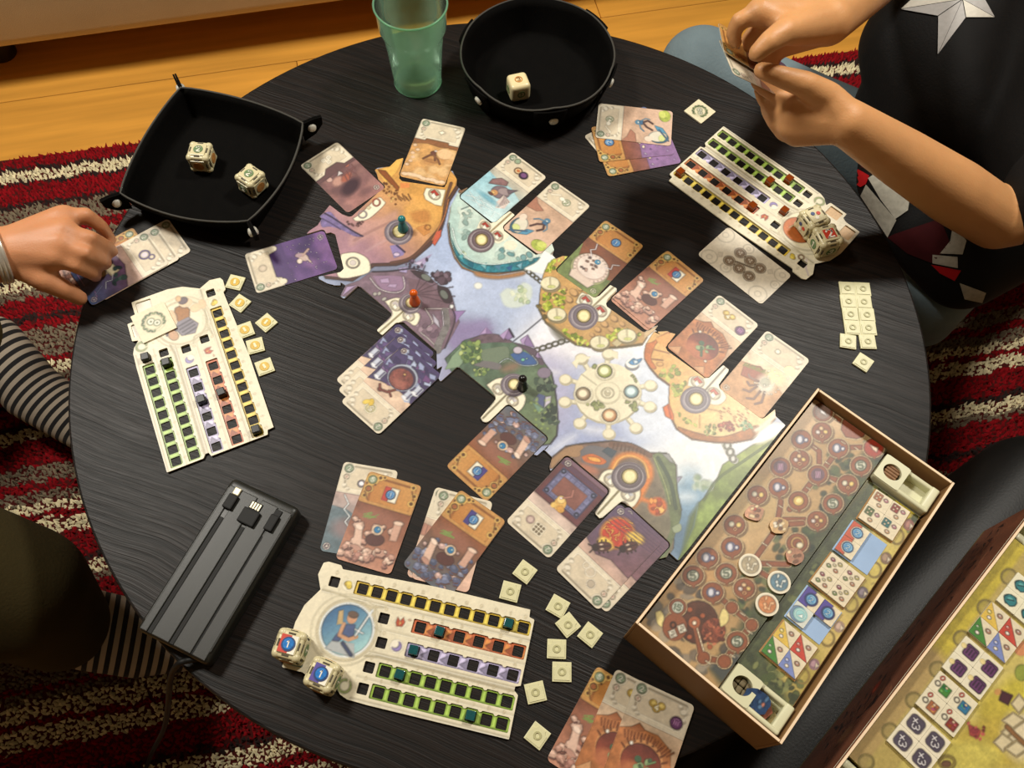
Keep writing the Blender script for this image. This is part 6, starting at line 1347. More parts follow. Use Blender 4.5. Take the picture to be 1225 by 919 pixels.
def paint_track():
    a = panel_art(HP, (186, 150, 98)); r = random.Random(8); S = Px(a, 1, 0, 0, HP)
    n = fbm(a.X / 30, a.Y / 30)[..., None]; a.C += (n - .5) * 50
    for x, y, rx, ry, c in ((985, 500, 40, 24, (206, 172, 130)), (900, 600, 40, 30, (190, 160, 104)), (830, 690, 40, 30, (196, 150, 92))): S.ell(x, y, rx, ry, c, soft=14, a=.8)
    S.poly([(1090, 520), (1070, 560), (1000, 640), (930, 730), (870, 830), (850, 800), (880, 760), (900, 720), (930, 690), (960, 640), (990, 600), (1020, 560), (1050, 520)], (74, 82, 54), soft=8, a=.95, nz=.3)
    for x, y, q in ((1005, 558, 14), (990, 590, 20), (960, 640, 16), (935, 660, 20), (905, 690, 18), (880, 720, 16), (1050, 545, 14), (920, 760, 16), (890, 770, 18), (1030, 590, 14)): S.tufts([(x - q, y - q), (x + q, y - q), (x + q, y + q), (x - q, y + q)], 16, 3, 7, [(58, 74, 46), (84, 98, 56), (44, 58, 44), (104, 116, 70)], r, a=.8, soft=2)
    S.tufts([(770, 740), (800, 690), (830, 700), (900, 790), (870, 830), (820, 800)], 60, 4, 10, [(112, 100, 88), (140, 128, 112), (84, 76, 70), (160, 146, 124), (96, 92, 84)], r, a=.8, soft=2)
    S.poly([(850, 800), (870, 822), (890, 790), (866, 780)], (76, 80, 76), soft=4)
    BR = (150, 84, 50); HALO = (206, 178, 132)
    p = Px(a, *N6, HP); p7 = Px(a, *N7, HP)
    link_ = [(p, [(650, 205), (720, 250)]), (p, [(500, 400), (575, 460), (575, 580)]), (p, [(690, 470), (600, 590)]), (p, [(700, 435), (940, 430)]), (p, [(560, 620), (440, 780), (370, 860)]), (p, [(560, 620), (740, 670)]), (p, [(310, 700), (310, 880)]), (p, [(600, 930), (330, 930)]),
             (p7, [(790, 130), (640, 340)]), (p7, [(800, 0), (780, 130)]), (p7, [(790, 130), (919, 120)]), (p7, [(640, 340), (840, 345)]), (p7, [(640, 360), (740, 420)]), (p7, [(430, 500), (540, 590), (640, 680)]), (p7, [(325, 665), (370, 860), (490, 880), (560, 780), (630, 690)])]
    for q, pl in link_: q.line(pl, 52 if q is p else 44, HALO, a=.7); q.line(pl, 36 if q is p else 30, BR)
    def node(q, x, y, rr, kind, c=BR):
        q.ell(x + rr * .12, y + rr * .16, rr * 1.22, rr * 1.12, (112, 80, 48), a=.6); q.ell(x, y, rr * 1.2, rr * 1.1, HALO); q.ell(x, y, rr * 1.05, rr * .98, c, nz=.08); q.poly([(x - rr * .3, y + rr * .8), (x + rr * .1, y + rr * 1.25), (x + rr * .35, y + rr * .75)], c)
        if kind == 'm': q.ell(x - rr * .12, y, rr * .5, rr * .5, (112, 112, 148)); q.ell(x - rr * .16, y, rr * .3, rr * .4, (206, 204, 214)); q.ell(x + rr * .48, y + rr * .06, rr * .26, rr * .26, (84, 78, 128)); q.ell(x + rr * .48, y + rr * .06, rr * .18, rr * .18, (226, 222, 226))
        elif kind == 'g': [q.ell(x + dx * rr, y + dy * rr, rr * .24, rr * .2, cc, .5) for dx, dy, cc in ((-.4, .05, (222, 208, 200)), (-.05, -.35, (226, 190, 140)), (.4, .02, (232, 196, 110)))]; q.ring(x, y + rr * .45, rr * .18, rr * .14, rr * .08, (226, 180, 120))
        elif kind == 'p': q.ell(x, y, rr * .72, rr * .68, (110, 74, 92)); [q.line([(x + k * rr * .2, y - rr * .35), (x + k * rr * .2 + 2, y + rr * .35)], rr * .1, (186, 140, 170)) for k in (-1.2, -.4, .4, 1.2)]
        elif kind == 'y': q.ell(x, y, rr * .55, rr * .5, (230, 190, 90)); q.ell(x + 2, y - 2, rr * .34, rr * .3, (244, 216, 140))
        elif kind == 'n': q.ell(x, y, rr * .62, rr * .58, (70, 84, 60)); q.ell(x, y, rr * .54, rr * .5, (214, 214, 190)); q.text('5', x, y, rr * .7, (120, 130, 104), 0)
        elif kind == 'r': q.ell(x, y, rr * .95, rr * .9, (176, 54, 34), soft=3); q.poly([(x - rr * .4, y - rr * .3), (x + rr * .5, y), (x + rr * .3, y + rr * .5), (x - rr * .1, y + rr * .2)], (236, 206, 180))
        elif kind == 'f': q.ell(x - rr * .3, y - rr * .1, rr * .28, rr * .28, (214, 206, 180)); q.ell(x + rr * .4, y - rr * .02, rr * .26, rr * .26, (232, 200, 110)); q.ring(x + rr * .05, y + rr * .4, rr * .15, rr * .12, rr * .08, (230, 180, 120))
        elif kind == 's': q.ell(x, y, rr * .8, rr * .75, (140, 112, 100)); q.poly([(x - rr * .3, y - rr * .3), (x + rr * .2, y), (x + rr * .4, y + rr * .4), (x - rr * .2, y + rr * .1)], (226, 220, 220))
        elif kind == 'w': q.ring(x, y, rr * .55, rr * .55, rr * .2, (206, 160, 90)); q.ell(x + rr * .25, y + rr * .2, rr * .34, rr * .3, (226, 214, 180))
    p.poly([(770, 190), (920, 295), (885, 370), (830, 385), (750, 370), (715, 310), (725, 250)], HALO); p.poly([(778, 200), (912, 297), (880, 360), (830, 375), (755, 362), (724, 310), (735, 250)], (150, 78, 52))
    for x, y, kd in ((600, 190, 's'), (592, 325, 'g'), (452, 378, 'm'), (440, 515, 'g'), (308, 567, 'p'), (705, 438, 'm'), (950, 435, 'r'), (860, 558, 'n'), (565, 620, 'p'), (770, 685, 'f'), (296, 706, 'm'), (150, 760, 'f'), (432, 800, 'y'), (668, 818, 'n'), (560, 935, 'g')): node(p, x, y, 66, kd)
    for x, y, kd in ((546, 130, 'f'), (530, 250, 'm'), (397, 308, 'm'), (317, 408, 'n'), (500, 395, 'n'), (425, 500, 'm'), (600, 478, 'g'), (890, 230, 'w'), (560, 770, 'n')): node(p7, x, y, 56, kd)
    for x, y, q in ((530, 585, 34), (640, 680, 34), (375, 860, 36), (490, 880, 38)): p7.ell(x, y, q * 1.2, q * 1.15, HALO); p7.ell(x, y, q, q, BR)
    p7.ell(340, 660, 120, 130, (190, 160, 110)); p7.ell(345, 665, 112, 120, (96, 54, 36), nz=.2); p7.ell(430, 710, 66, 70, (140, 70, 46), nz=.4, ns=3); p7.tufts([(370, 660), (480, 650), (490, 780), (380, 790)], 22, 8, 16, [(176, 90, 60), (110, 54, 38), (206, 120, 80)], r)
    p7.smooth([(460, 640), (480, 590), (510, 610), (510, 660), (470, 690)], (226, 206, 130)); p7.smooth([(110, 610), (140, 600), (160, 640), (150, 690), (120, 670)], (226, 206, 130))
    p7.line([(325, 665), (340, 720), (365, 850)], 34, BR); p7.line([(335, 680), (375, 820)], 8, (244, 226, 190)); p7.ell(325, 665, 34, 34, (176, 96, 56)); p7.ell(325, 668, 12, 12, (250, 230, 200)); [p7.ell(x, y, 15, 14, (176, 90, 50)) for x, y in ((300, 595), (370, 628), (298, 745), (410, 800))]
    p7.ell(233, 582, 54, 54, HALO); p7.ell(233, 582, 48, 48, (150, 84, 50)); p7.ell(233, 582, 32, 32, (206, 210, 190)); p7.text('5', 240, 584, 30, (110, 128, 100), .4); p7.text('1', 218, 578, 30, (110, 128, 100), .4); p7.ell(217, 690, 68, 76, (150, 84, 50)); p7.poly([(180, 715), (215, 700), (232, 740), (195, 755)], (226, 218, 196)); p7.poly([(228, 685), (265, 672), (285, 712), (245, 728)], (226, 218, 196)); p7.text('2', 206, 728, 22, (150, 140, 120), .3); p7.text('2', 256, 700, 22, (150, 140, 120), .3); p7.ring(208, 680, 14, 16, 7, (70, 40, 28))
    for q, x0, y0 in ((p, 680, 235), (p, 545, 435), (p, 630, 540), (p, 500, 715), (p, 310, 840), (p, 660, 665), (p, 830, 440), (p, 430, 460), (p, 740, 400), (p7, 710, 235), (p7, 735, 350), (p7, 590, 620), (p7, 630, 720), (p7, 535, 850), (p7, 400, 885)): q.line([(x0 - 12, y0 - 8), (x0 + 12, y0 + 8)], 7, (240, 226, 190))
    return a
m0 = .0042
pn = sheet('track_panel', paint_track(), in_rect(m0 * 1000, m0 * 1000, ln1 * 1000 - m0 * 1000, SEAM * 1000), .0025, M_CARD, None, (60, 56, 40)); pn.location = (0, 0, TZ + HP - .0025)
tag(pn, 'printed panel with a branching track of brown circles, filling the left of the box', 'game panel')
bm = bmesh.new(); add_box(bm, (ln1 / 2, -SEAM / 2 - m0 / 2, (.049 + HP - .0028) / 2), (ln1 - .0095, SEAM - m0 - .002, HP - .0028 - .049)); bm_obj('panel_support', bm, M_CARTIN, box1)
# printed tile tray
HT = .056
R0, R1 = .0335, ln1 - .040
def paint_forest():
    a = panel_art(HT, (190, 170, 84)); r = random.Random(12); S = Px(a, 1, 0, 0, HT)
    a.C += (fbm(a.X / 24, a.Y / 24)[..., None] - .5) * 46
    S.poly([(1050, 560), (1075, 590), (1010, 670), (960, 730), (920, 790), (950, 850), (890, 850), (870, 800), (960, 670)], (78, 86, 54), soft=9, nz=.3)
    S.ell(1085, 610, 22, 24, (214, 196, 60), soft=10); S.ell(1060, 690, 20, 40, (206, 186, 90), soft=14); S.ell(1000, 760, 20, 40, (206, 180, 98), soft=12)
    for x, y, w in ((1062, 580, 18), (1104, 622, 16), (945, 830, 18), (915, 800, 20), (985, 690, 14), (955, 730, 14)): S.tufts([(x - w, y - w), (x + w, y - w), (x + w, y + w), (x - w, y + w)], 26, 3, 7, [(78, 92, 50), (110, 118, 66), (60, 70, 44), (136, 140, 82)], r, a=.85)
    for x, y, c in ((1087, 628, (150, 96, 84)), (1060, 668, (140, 110, 84)), (1032, 709, (110, 96, 104)), (1004, 750, (170, 140, 120)), (974, 795, (150, 110, 120))): S.ell(x, y, 6.5, 7, c); S.ell(x - 1, y - 1, 4, 4.4, tuple(v + 30 for v in c)); S.ring(x - 14, y + 14, 8, 9, 1.6, (150, 124, 60)); S.poly([(x + 2, y - 2), (x + 6, y + 2), (x + 1, y + 5)], (226, 210, 180))
    for _ in range(30): x, y = r.uniform(990, 1110), r.uniform(600, 780); S.line([(x, y), (x + 3, y - 2)], .9, (150, 126, 70), a=.7)
    return a
tp = sheet('tile_tray', paint_forest(), in_rect(R0 * 1000, SEAM * 1000 + 1.2, R1 * 1000, wd1 * 1000 - 6), .007, M_CARD, None, (96, 92, 54)); tp.location = (0, 0, TZ + HT - .007)
tag(tp, 'yellow-green printed tray holding five sets of square tiles in the box', 'tile tray')
# ivory end trays with little stacks in them
def end_tray(x0, x1, flip, label):
    y0, y1 = SEAM + .0015, wd1 - .0045; e = empty('plastic_insert', o1, ba, label, 'insert'); wx, wy = x1 - x0, y1 - y0; z0 = .0495; t = .003
    def bx(name, a, b, c, d, zz0, zz1, bev=.002): bm = bmesh.new(); add_box(bm, ((a + b) / 2, -(c + d) / 2, (zz0 + zz1) / 2), (b - a, d - c, zz1 - zz0), bev=bev, seg=3); return bm_obj(name, bm, M_TRAYP, e, True)
    bx('floor', x0, x1, y0, y1, z0, z0 + .003, .0008)
    bx('rail', x0, x0 + .0045, y0, y1, z0 + .002, .0645); bx('rail', x1 - .0045, x1, y0, y1, z0 + .002, .0625)
    bx('end_wall', x0, x1, y1 - .008, y1, z0 + .002, .0635)
    hx, hy, ra_, rb = (x0 + x1) / 2, y0 + .0125, .0078, .0085
    bm = bmesh.new()                                        # block with an oval hole
    n = 40; rows = []
    for rr, z in ((1, z0 + .003), (1, .0650), (0, .0650), (0, z0 + .003)):
        row = []
        for k in range(n):
            t_ = 2 * math.pi * k / n; c, s_ = math.cos(t_), math.sin(t_)
            if rr: m_ = max(abs(c) / (wx / 2 - .0005), abs(s_) / .0125); row.append(bm.verts.new((hx + c / m_, -(hy + s_ / m_), z)))
            else: row.append(bm.verts.new((hx + ra_ * c, -(hy + rb * s_), z)))
        rows.append(row)
    for a, b in zip(rows, rows[1:]):
        for k in range(n): bm.faces.new((a[k], a[(k + 1) % n], b[(k + 1) % n], b[k]))
    bmesh.ops.recalc_face_normals(bm, faces=bm.faces); bm_obj('token_well', bm, M_TRAYP, e)
    return e, hx, hy
e1, hx, hy = end_tray(ln1 - .0375, ln1 - .010, False, 'ivory plastic insert with brown tokens, far end of the tan box')
M_CHIP = mat('brown_card_tokens', (140, 104, 74), .6, .3, var=.2, scale=200)
for q in range(5):
    bm = bmesh.new(); add_box(bm, (0, 0, 0), (.0026, .013, .010), bev=.0006, seg=1); o = bm_obj('card_token', bm, M_CHIP); p = b1(hx - .0062 + q * .0031, hy); o.location = (p.x, p.y, TZ + .0580); o.rotation_euler = (0, 0, ba)
    tag(o, ('first', 'second', 'third', 'fourth', 'fifth')[q] + ' brown card token from the left in the far plastic well of the box', 'token', 'brown tokens in the far well of the box')
e2, hx, hy = end_tray(.0050, .0325, True, 'ivory plastic insert with grey-brown and blue tokens, near end of the tan box')
M_STONE = mat('grey_brown_pebbles', (112, 100, 74), .7, .3, var=.3, scale=120)
for i in range(2):
    for j in range(3):
        bm = bmesh.new(); add_box(bm, (0, 0, 0), (.0062, .0050, .006), bev=.0012, seg=2); o = bm_obj('pebble_token', bm, M_STONE, None, True); p = b1(hx - .0034 + i * .0068, hy - .0054 + j * .0054); o.location = (p.x, p.y, TZ + .0580); o.rotation_euler = (0, 0, ba + random.uniform(-.2, .2))
        tag(o, f'grey-brown pebble token, {("left", "right")[i]} row, {("far", "middle", "near")[j]} one in the near plastic well', 'token', 'grey-brown tokens in the near well of the box')
def chip(name, x, y, z, pts, th, col, col2, label):
    A = Art(-14, -14, 14, 14, .7, col); r = random.Random(len(label)); A.mottle(.2, 4); [A.ell(r.uniform(-9, 9), r.uniform(-8, 8), r.uniform(1, 3), r.uniform(1, 2), r.choice(col2)) for _ in range(9)]
    o = sheet(name, A, lambda X, Y: poly_sdf(X, Y, pts), th, M_CARD, None, (96, 74, 56)); p = b1(x, y); o.location = (p.x, p.y, z); o.rotation_euler = (0, 0, ba); tag(o, label, 'token'); return o
def wob(rx, ry, sd): rr = random.Random(sd); return [(rx * math.cos(t) * rr.uniform(.86, 1.08), ry * math.sin(t) * rr.uniform(.86, 1.08)) for t in np.arange(16) * 2 * math.pi / 16]
o = chip('shaped_token', .0170, .1130, TZ + .0530, wob(10, 12, 3), .003, (44, 76, 120), [(206, 130, 110), (90, 130, 170), (30, 50, 90)], 'blue ragged card token topmost in the near plastic insert')
o.rotation_euler = (0.0, -0.25, ba); o.location.z = TZ + .0615
o = chip('shaped_token', .0155, .1180, TZ + .0530, wob(10, 11, 5), .003, (150, 84, 62), [(196, 130, 100), (120, 60, 44)], 'red-brown ragged card token under the blue one in the near insert'); o.rotation_euler = (0, -.2, ba); o.location.z = TZ + .0575
o = chip('shaped_token', .0150, .1230, TZ + .0530, wob(10, 11, 9), .003, (140, 124, 74), [(176, 160, 104), (104, 92, 54)], 'olive ragged card token lowest in the near plastic insert'); o.rotation_euler = (0, -.15, ba); o.location.z = TZ + .0540
# round counters on the track panel
def counter(px, rad, c, c2, label):
    A = Art(-11, -11, 11, 11, .6, (226, 216, 190)); A.ell(0, 0, rad * .76, rad * .76, c, nz=.12, ns=4); r = random.Random(4)
    for _ in range(9): A.ell(r.uniform(-4, 5), r.uniform(-4, 5), r.uniform(.8, 1.8), r.uniform(.7, 1.4), c2)
    p = at(*px, HP + .002); o = sheet('round_counter', A, lambda X, Y: np.hypot(X, Y) - rad, .002, M_CARD); o.location = (p.x, p.y, TZ + HP + .0001); o.rotation_euler = (0, 0, ba); tag(o, label, 'counter', 'round counters on the track panel')
counter(cr(*N7, [(632, 349)])[0], 10, (176, 160, 128), (222, 212, 186), 'round counter with a pale grey face on the track panel'); counter(cr(*N7, [(791, 444)])[0], 10, (96, 132, 150), (214, 222, 216), 'round counter with a blue face on the track panel'); counter(cr(*N7, [(725, 566)])[0], 10, (206, 130, 76), (232, 180, 130), 'round counter with an orange face on the track panel')
for px, sd, c, lb in ((cr(*N7, [(655, 62)])[0], 2, (196, 140, 104), 'ragged tan token with a red spot, upper of the ragged ones on the track panel'), (cr(*N7, [(790, 132)])[0], 6, (206, 164, 104), 'ragged golden token in the middle of the track panel'), (cr(*N7, [(876, 300)])[0], 8, (184, 128, 96), 'ragged brown token by the dark hedge of the track panel')):
    A = Art(-12, -12, 12, 12, .6, c); A.mottle(.25, 4); rr = random.Random(sd); [A.ell(rr.uniform(-5, 5), rr.uniform(-5, 5), 2, 1.4, rr.choice([(226, 200, 150), (130, 84, 56), (206, 70, 50) if sd == 2 else (226, 214, 190)])) for _ in range(8)]
    P = wob(9, 7.5, sd); p = at(*px, HP + .002); o = sheet('ragged_token', A, lambda X, Y: poly_sdf(X, Y, P), .002, M_CARD, None, (110, 74, 48)); o.location = (p.x, p.y, TZ + HP + .0001); o.rotation_euler = (0, 0, ba - .5); tag(o, lb, 'token')

# ---------------------------------------------------------------- sets of four square tiles
TILE_ART = {}
def tile_art(kind):
    r = random.Random(hash(kind) % 97 if False else sum(map(ord, kind))); n = 10.6
    A = Art(-n, -n, n, n, .62, (222, 208, 176)); A.mottle(.03, 4); k, v = kind[0], kind[1:]
    COLS = {'o': (176, 104, 60), 'r': (150, 52, 40), 'g': (84, 110, 52), 't': (34, 110, 110), 'y': (222, 186, 70), 'R': (206, 70, 52), 'G': (70, 140, 50), 'B': (120, 136, 196), 'b': (44, 120, 160)}
    gem = lambda x, y, c, q=2.1: (A.ell(x, y, q * 1.25, q * 1.05, tuple(int(t * .6) for t in c)), A.ell(x, y, q, q * .8, c), A.ell(x - .4, y + .4, q * .5, q * .4, (244, 230, 220)))
    if k == 'a': A.box(-4.2, 3.6, 8, 9.4, COLS[v], .6); [A.ell(-4.2 + dx, 3.6 + dy, 1.2, 1.2, (230, 206, 170)) for dx, dy in ((-1.6, 2.2), (1.6, 1), (-1, -2.4))]; gem(4.4, 4.6, (206, 130, 140)); gem(.8, -5, (226, 176, 120))
    elif k == 'c':
        A.box(-5, 0, 11, 21, (206, 84, 50) if v == 'R' else (84, 70, 160)); A.ell(0, 0, 7.2, 7.2, (232, 220, 196) if v == 'R' else (60, 50, 120)); A.ell(0, 0, 6.2, 6.2, (26, 62, 120)); A.ell(0, 0, 5.4, 5.4, (50, 130, 196), c2=(110, 180, 226), ax=((-4, -4), (4, 4))); A.ring(0, 0, 4.2, .7, (150, 206, 236)); A.text('2', 0, 0, 4.6, (206, 232, 244))
        if v == 'L': A.C[:] = (206, 210, 200); A.ell(-2, -1, 9, 8.6, (110, 140, 170)); A.ell(0, 0, 7.4, 7.2, (150, 206, 206)); A.ring(0, 0, 5.4, .8, (206, 236, 230)); A.poly([(-2, -3), (2, 2), (4, -2)], (226, 240, 236))
    elif k == 'd': gem(-5, 4, (176, 76, 90), 2); gem(3.6, 4.4, (206, 190, 110), 2); gem(-5, -4.4, (136, 160, 80), 2); gem(3.6, -4.6, (216, 140, 90), 2); gem(-.6, 0, (222, 206, 150), 1.5)
    elif k == 'e': c = COLS[v]; A.poly([(-n, -n), (n, -n), (-n, n)], c); gem(-3.6, -5, (236, 226, 206), 1.9); gem(-6.5, 0, tuple(min(255, q + 50) for q in c), 1.9); gem(3.2, 3.6, (206, 150, 120), 2.2)
    elif k == 'm': A.C[:] = (226, 218, 190); A.box(1.4, 0, 12.5, 13, (66, 34, 70), 2.4); A.box(1.4, 0, 11, 11.4, (110, 56, 110), 2); [A.line([(1.4 + q, -3.4), (1.4 + q, 2.6)], 1.1, (66, 34, 70)) for q in (-3, 0, 3)]; A.line([(-3, 3.4), (1.4, 5), (6, 3.4)], 1.1, (66, 34, 70)); A.ell(-6.6, 1, 2.8, 2.6, (226, 206, 140))
    elif k == 'p': A.C[:] = (224, 214, 184); A.box(3, -2, 9, 9.6, COLS[v], .5); [A.ell(3 + r.uniform(-2.4, 2.4), -2 + r.uniform(-2.6, 2.6), 1.5, 1.3, tuple(min(255, q + r.randint(-40, 60)) for q in COLS[v])) for _ in range(5)]; A.ell(3, 1, 1.4, 1.2, (226, 196, 160)); A.ring(-5.4, -1, 2.3, .8, (120, 110, 96)); A.text('5', -5.4, -1, 3, (236, 230, 206)); A.ell(-4.6, 6, 2, 2.6, (206, 70, 50), -.4); A.ell(-4.6, 6, 1, 1.6, (240, 226, 206), -.4)
    elif k == 'x': A.C[:] = (228, 218, 190); A.box(0, 0, 14.6, 14.6, (104, 92, 106), 4); A.box(0, 0, 13, 13, (84, 74, 92), 3.4); A.text('x', -1.5, 2.6, 5, (236, 230, 232), -1.05, 1.3); A.text('3', 1.3, -2.2, 6.4, (236, 230, 232), -1.05, 1.3)
    elif k == 'q': A.C[:] = (226, 220, 190); A.poly(wob(7, 6.6, 4), (24, 76, 84)); A.poly(wob(6, 5.8, 7), (40, 130, 136)); A.ell(-1, 1, 3, 2, (84, 166, 166), .5); A.line([(-3, -2), (3, 2)], .8, (24, 84, 92))
    return A
def tile(kind, c, ang, z, size, label, group):
    if kind not in TILE_ART: o = sheet('square_tile', tile_art(kind), lambda X, Y: rrect(X, Y, 0, 0, 20.4, 20.4, .5), .0022, M_CARD); TILE_ART[kind] = o.data
    else: o = link('square_tile', TILE_ART[kind])
    o.location = (c.x, c.y, z); o.rotation_euler = (0, 0, ang); o.scale = (size, size, 1); tag(o, label, 'tile', group)
WH = {(0, 0): 'far left', (1, 0): 'far right', (0, 1): 'near left', (1, 1): 'near right'}
def tile_set(px, h, kinds, what, group, turn=0.0):
    P = [at(u, v, h) for u, v in px]; A_, B_, C_, D_ = P; ang = math.atan2((B_ - A_ + C_ - D_).y, (B_ - A_ + C_ - D_).x); cen = sum(P, Vector()) / 4
    sa = ((B_ - A_).length + (C_ - D_).length + (D_ - A_).length + (C_ - B_).length) / 4 / 2
    ux = Vector((math.cos(ang), math.sin(ang), 0)); uy = Vector((ux.y, -ux.x, 0))
    for (i, j), kd in kinds.items():
        q = cen + ux * (i - .5) * sa + uy * (j - .5) * sa
        tile(kd, q, ang + turn, TZ + h - .0022 + .0002, sa / .0206 , f'{WH[(i, j)]} tile of the {what}', group)
    return cen, ang, sa
HZ = HT + .0030
TS = [(cr(*N8, [(545, 345), (795, 505), (655, 720), (405, 538)]), {(0, 0): 'ao', (1, 0): 'ar', (0, 1): 'ag', (1, 1): 'at'}, 'set with coloured squares and gems'),
      (cr(*N8, [(380, 570), (622, 742), (470, 950), (235, 772)]), {(0, 0): 'cR', (0, 1): 'cR'}, 'pair with blue gems on red and cream'),
      (cr(*N2, [(705, 130), (948, 312), (797, 540), (550, 332)]), {(0, 0): 'd1', (1, 0): 'd1', (0, 1): 'd1', (1, 1): 'd1'}, 'plain cream set with small gems'),
      (cr(*N2, [(525, 375), (780, 562), (614, 795), (380, 588)]), {(0, 0): 'cV', (1, 0): 'cV', (0, 1): 'cL'}, 'set of three with blue gems on violet'),
      (cr(*N3, [(670, 15), (910, 205), (762, 425), (520, 212)]), {(0, 0): 'ey', (1, 0): 'eR', (0, 1): 'eG', (1, 1): 'eB'}, 'set with coloured triangles in the tan box')]
M_PAD = mat('pale_blue_pit', (150, 176, 210), .6, .3, var=.06, scale=40)
for px, kd, what in TS:
    cen, ang, sa = tile_set(px, HZ, kd, what, 'square tiles in the tan box')
    bm = bmesh.new(); add_box(bm, (0, 0, 0), (sa * 2 + .002, sa * 2 + .002, .0006)); pit = bm_obj('pit_floor', bm, M_PAD if len(kd) < 4 else M_CARTIN, tp); pit.location = (cen.x, cen.y, .0072); pit.rotation_euler = (0, 0, ang)

# ---------------------------------------------------------------- second box on the pouf
H2 = .045; Z2 = OT - TZ + .0005
f2a, f2b = at(1225, 623, H2), at(1000, 918, H2); d2 = (f2a - f2b).normalized(); a2 = math.atan2(d2.y, d2.x)
o2 = f2a + d2 * .026 - d2 * .345; o2.z = TZ + Z2; n2 = Vector((d2.y, -d2.x, 0)); ln2, wd2, ht2 = .345, .300, H2 - Z2
M_SIDE = mat('red_brown_carton', (122, 70, 46), .55, .3, var=.12, scale=12)
box2 = open_box('game_box', o2, a2, ln2, wd2, ht2, 'open red-brown game box with a yellow-green tray, resting on the black pouf', skin=M_SIDE)
bm = bmesh.new(); add_box(bm, (ln2 / 2, -wd2 / 2, .0298), (ln2 - .090, wd2 - .008, .052)); bm_obj('inner_tray', bm, M_CARTIN, box2)
def paint_side():
    A = Art(0, 0, 345, 100, .9, (126, 74, 50)); A.mottle(.14, 22); r = random.Random(31)
    for cx, cy, sx, sy in ((250, 42, 62, 34), (60, 40, 60, 34), (150, 20, 26, 14)):
        for _ in range(46 if sx > 30 else 16):
            x, y = cx + r.gauss(0, sx * .5), cy + r.gauss(0, sy * .5); t = r.gauss(.3, .5); L = r.uniform(6, 20)
            A.poly([(x, y), (x + L * math.cos(t), y + L * math.sin(t)), (x + L * .6 * math.cos(t + .5), y + L * .6 * math.sin(t + .5))], r.choice([(56, 30, 24), (84, 44, 32), (40, 24, 22), (110, 62, 42), (150, 92, 62), (70, 36, 28)]), a=.85)
        for _ in range(10): x, y = cx + r.gauss(0, sx * .4), cy + r.gauss(0, sy * .4); A.line([(x, y), (x + r.uniform(-10, 14), y + r.uniform(-4, 8))], .9, (176, 124, 88), a=.7)
    A.ell(225, 46, 9, 5, (176, 54, 26), .5, soft=5); A.ell(228, 47, 4, 2, (214, 90, 40), .5, soft=2); A.ell(282, 62, 12, 9, (150, 100, 64), .4, soft=5)
    A.box(172, 2, 345, 4, (130, 112, 60)); return A
sd = sheet('side_print', paint_side(), lambda X, Y: rrect(X, Y, 172.5, ht2 * 500, 343.6, ht2 * 1000 - 1.6, .6), .0003, M_CARD, box2); sd.location = (0, .0003, 0); sd.rotation_euler = (math.pi / 2, 0, 0); sd.rotation_euler = Euler((math.pi / 2, 0, math.pi)); sd.location = (ln2, .0006, 0)
HG = H2 - .008
def paint_garden():
    pts = [o2 + d2 * x + n2 * y for x in (0, ln2) for y in (0, wd2)]; P = np.array([(p.x * 1000, p.y * 1000) for p in pts]); lo, hi = P.min(0), P.max(0)
    a = Art(lo[0], lo[1], hi[0], hi[1], .95, (206, 188, 100)); r = random.Random(15); a.C += (fbm(a.X / 30, a.Y / 30)[..., None] - .5) * 40; S = Px(a, 1, 0, 0, HG)
    S.line([(1225, 640), (1160, 726), (1110, 795)], 44, (196, 176, 50), soft=8, nz=.1); S.line([(1110, 795), (1060, 860), (1010, 919)], 40, (176, 148, 88), soft=10)
    S.poly([(1250, 640), (1245, 700), (1060, 935), (1035, 915), (1130, 790), (1225, 660)], (180, 158, 84), soft=3); 
    for x, y, rx, ry, c in ((1200, 850, 30, 26, (196, 176, 60)), (1190, 890, 50, 30, (190, 166, 62)), (1160, 905, 40, 20, (206, 190, 84)), (1220, 880, 20, 30, (222, 206, 168)), (1215, 830, 16, 20, (206, 190, 60))): S.ell(x, y, rx, ry, c, soft=10, nz=.1)
    for x, y, w, h in ((1212, 862, 14, 10), (1219, 842, 10, 12), (1200, 888, 12, 12), (1216, 896, 14, 10), (1205, 876, 8, 6)): S.poly([(x - w, y), (x, y - h), (x + w, y), (x, y + h)], (214, 198, 156)); S.line([(x - w, y), (x, y - h), (x + w, y), (x, y + h), (x - w, y)], 1.2, (166, 146, 100))
    S.curve([(1205, 870), (1215, 880), (1226, 890)], 5, (150, 104, 60)); S.poly([(1198, 826), (1212, 832), (1206, 844), (1195, 838)], (84, 40, 52)); S.ell(1194, 828, 4.5, 4, (206, 150, 80)); S.poly([(1158, 866), (1174, 874), (1170, 884), (1160, 880)], (176, 70, 66)); S.ell(1166, 874, 5, 4, (150, 56, 60)); S.tufts([(1158, 862), (1178, 870), (1176, 886), (1158, 880)], 9, 1.5, 3, [(206, 96, 84), (140, 50, 50)], r)
    S.ring(1133, 912, 9, 7, 3, (150, 130, 60)); S.ell(1132, 914, 6, 4, (120, 84, 60)); S.ell(1222, 776, 9, 9, (214, 140, 90)); S.ell(1222, 805, 8, 10, (150, 160, 60))
    for q in range(7): S.ring(1207 - q * 28.5, 690 + q * 37, 9, 9, 1.8, (132, 116, 60)); S.ell(1207 - q * 28.5, 690 + q * 37, 8, 8, (150, 134, 74), a=.5)
    return a
def garden_sdf(X, Y):
    px = X - o2.x * 1000; py = Y - o2.y * 1000; lx = px * d2.x + py * d2.y; ly = px * n2.x + py * n2.y
    return rrect(lx, ly, ln2 * 500, wd2 * 500, ln2 * 1000 - 84, wd2 * 1000 - 8, 1)
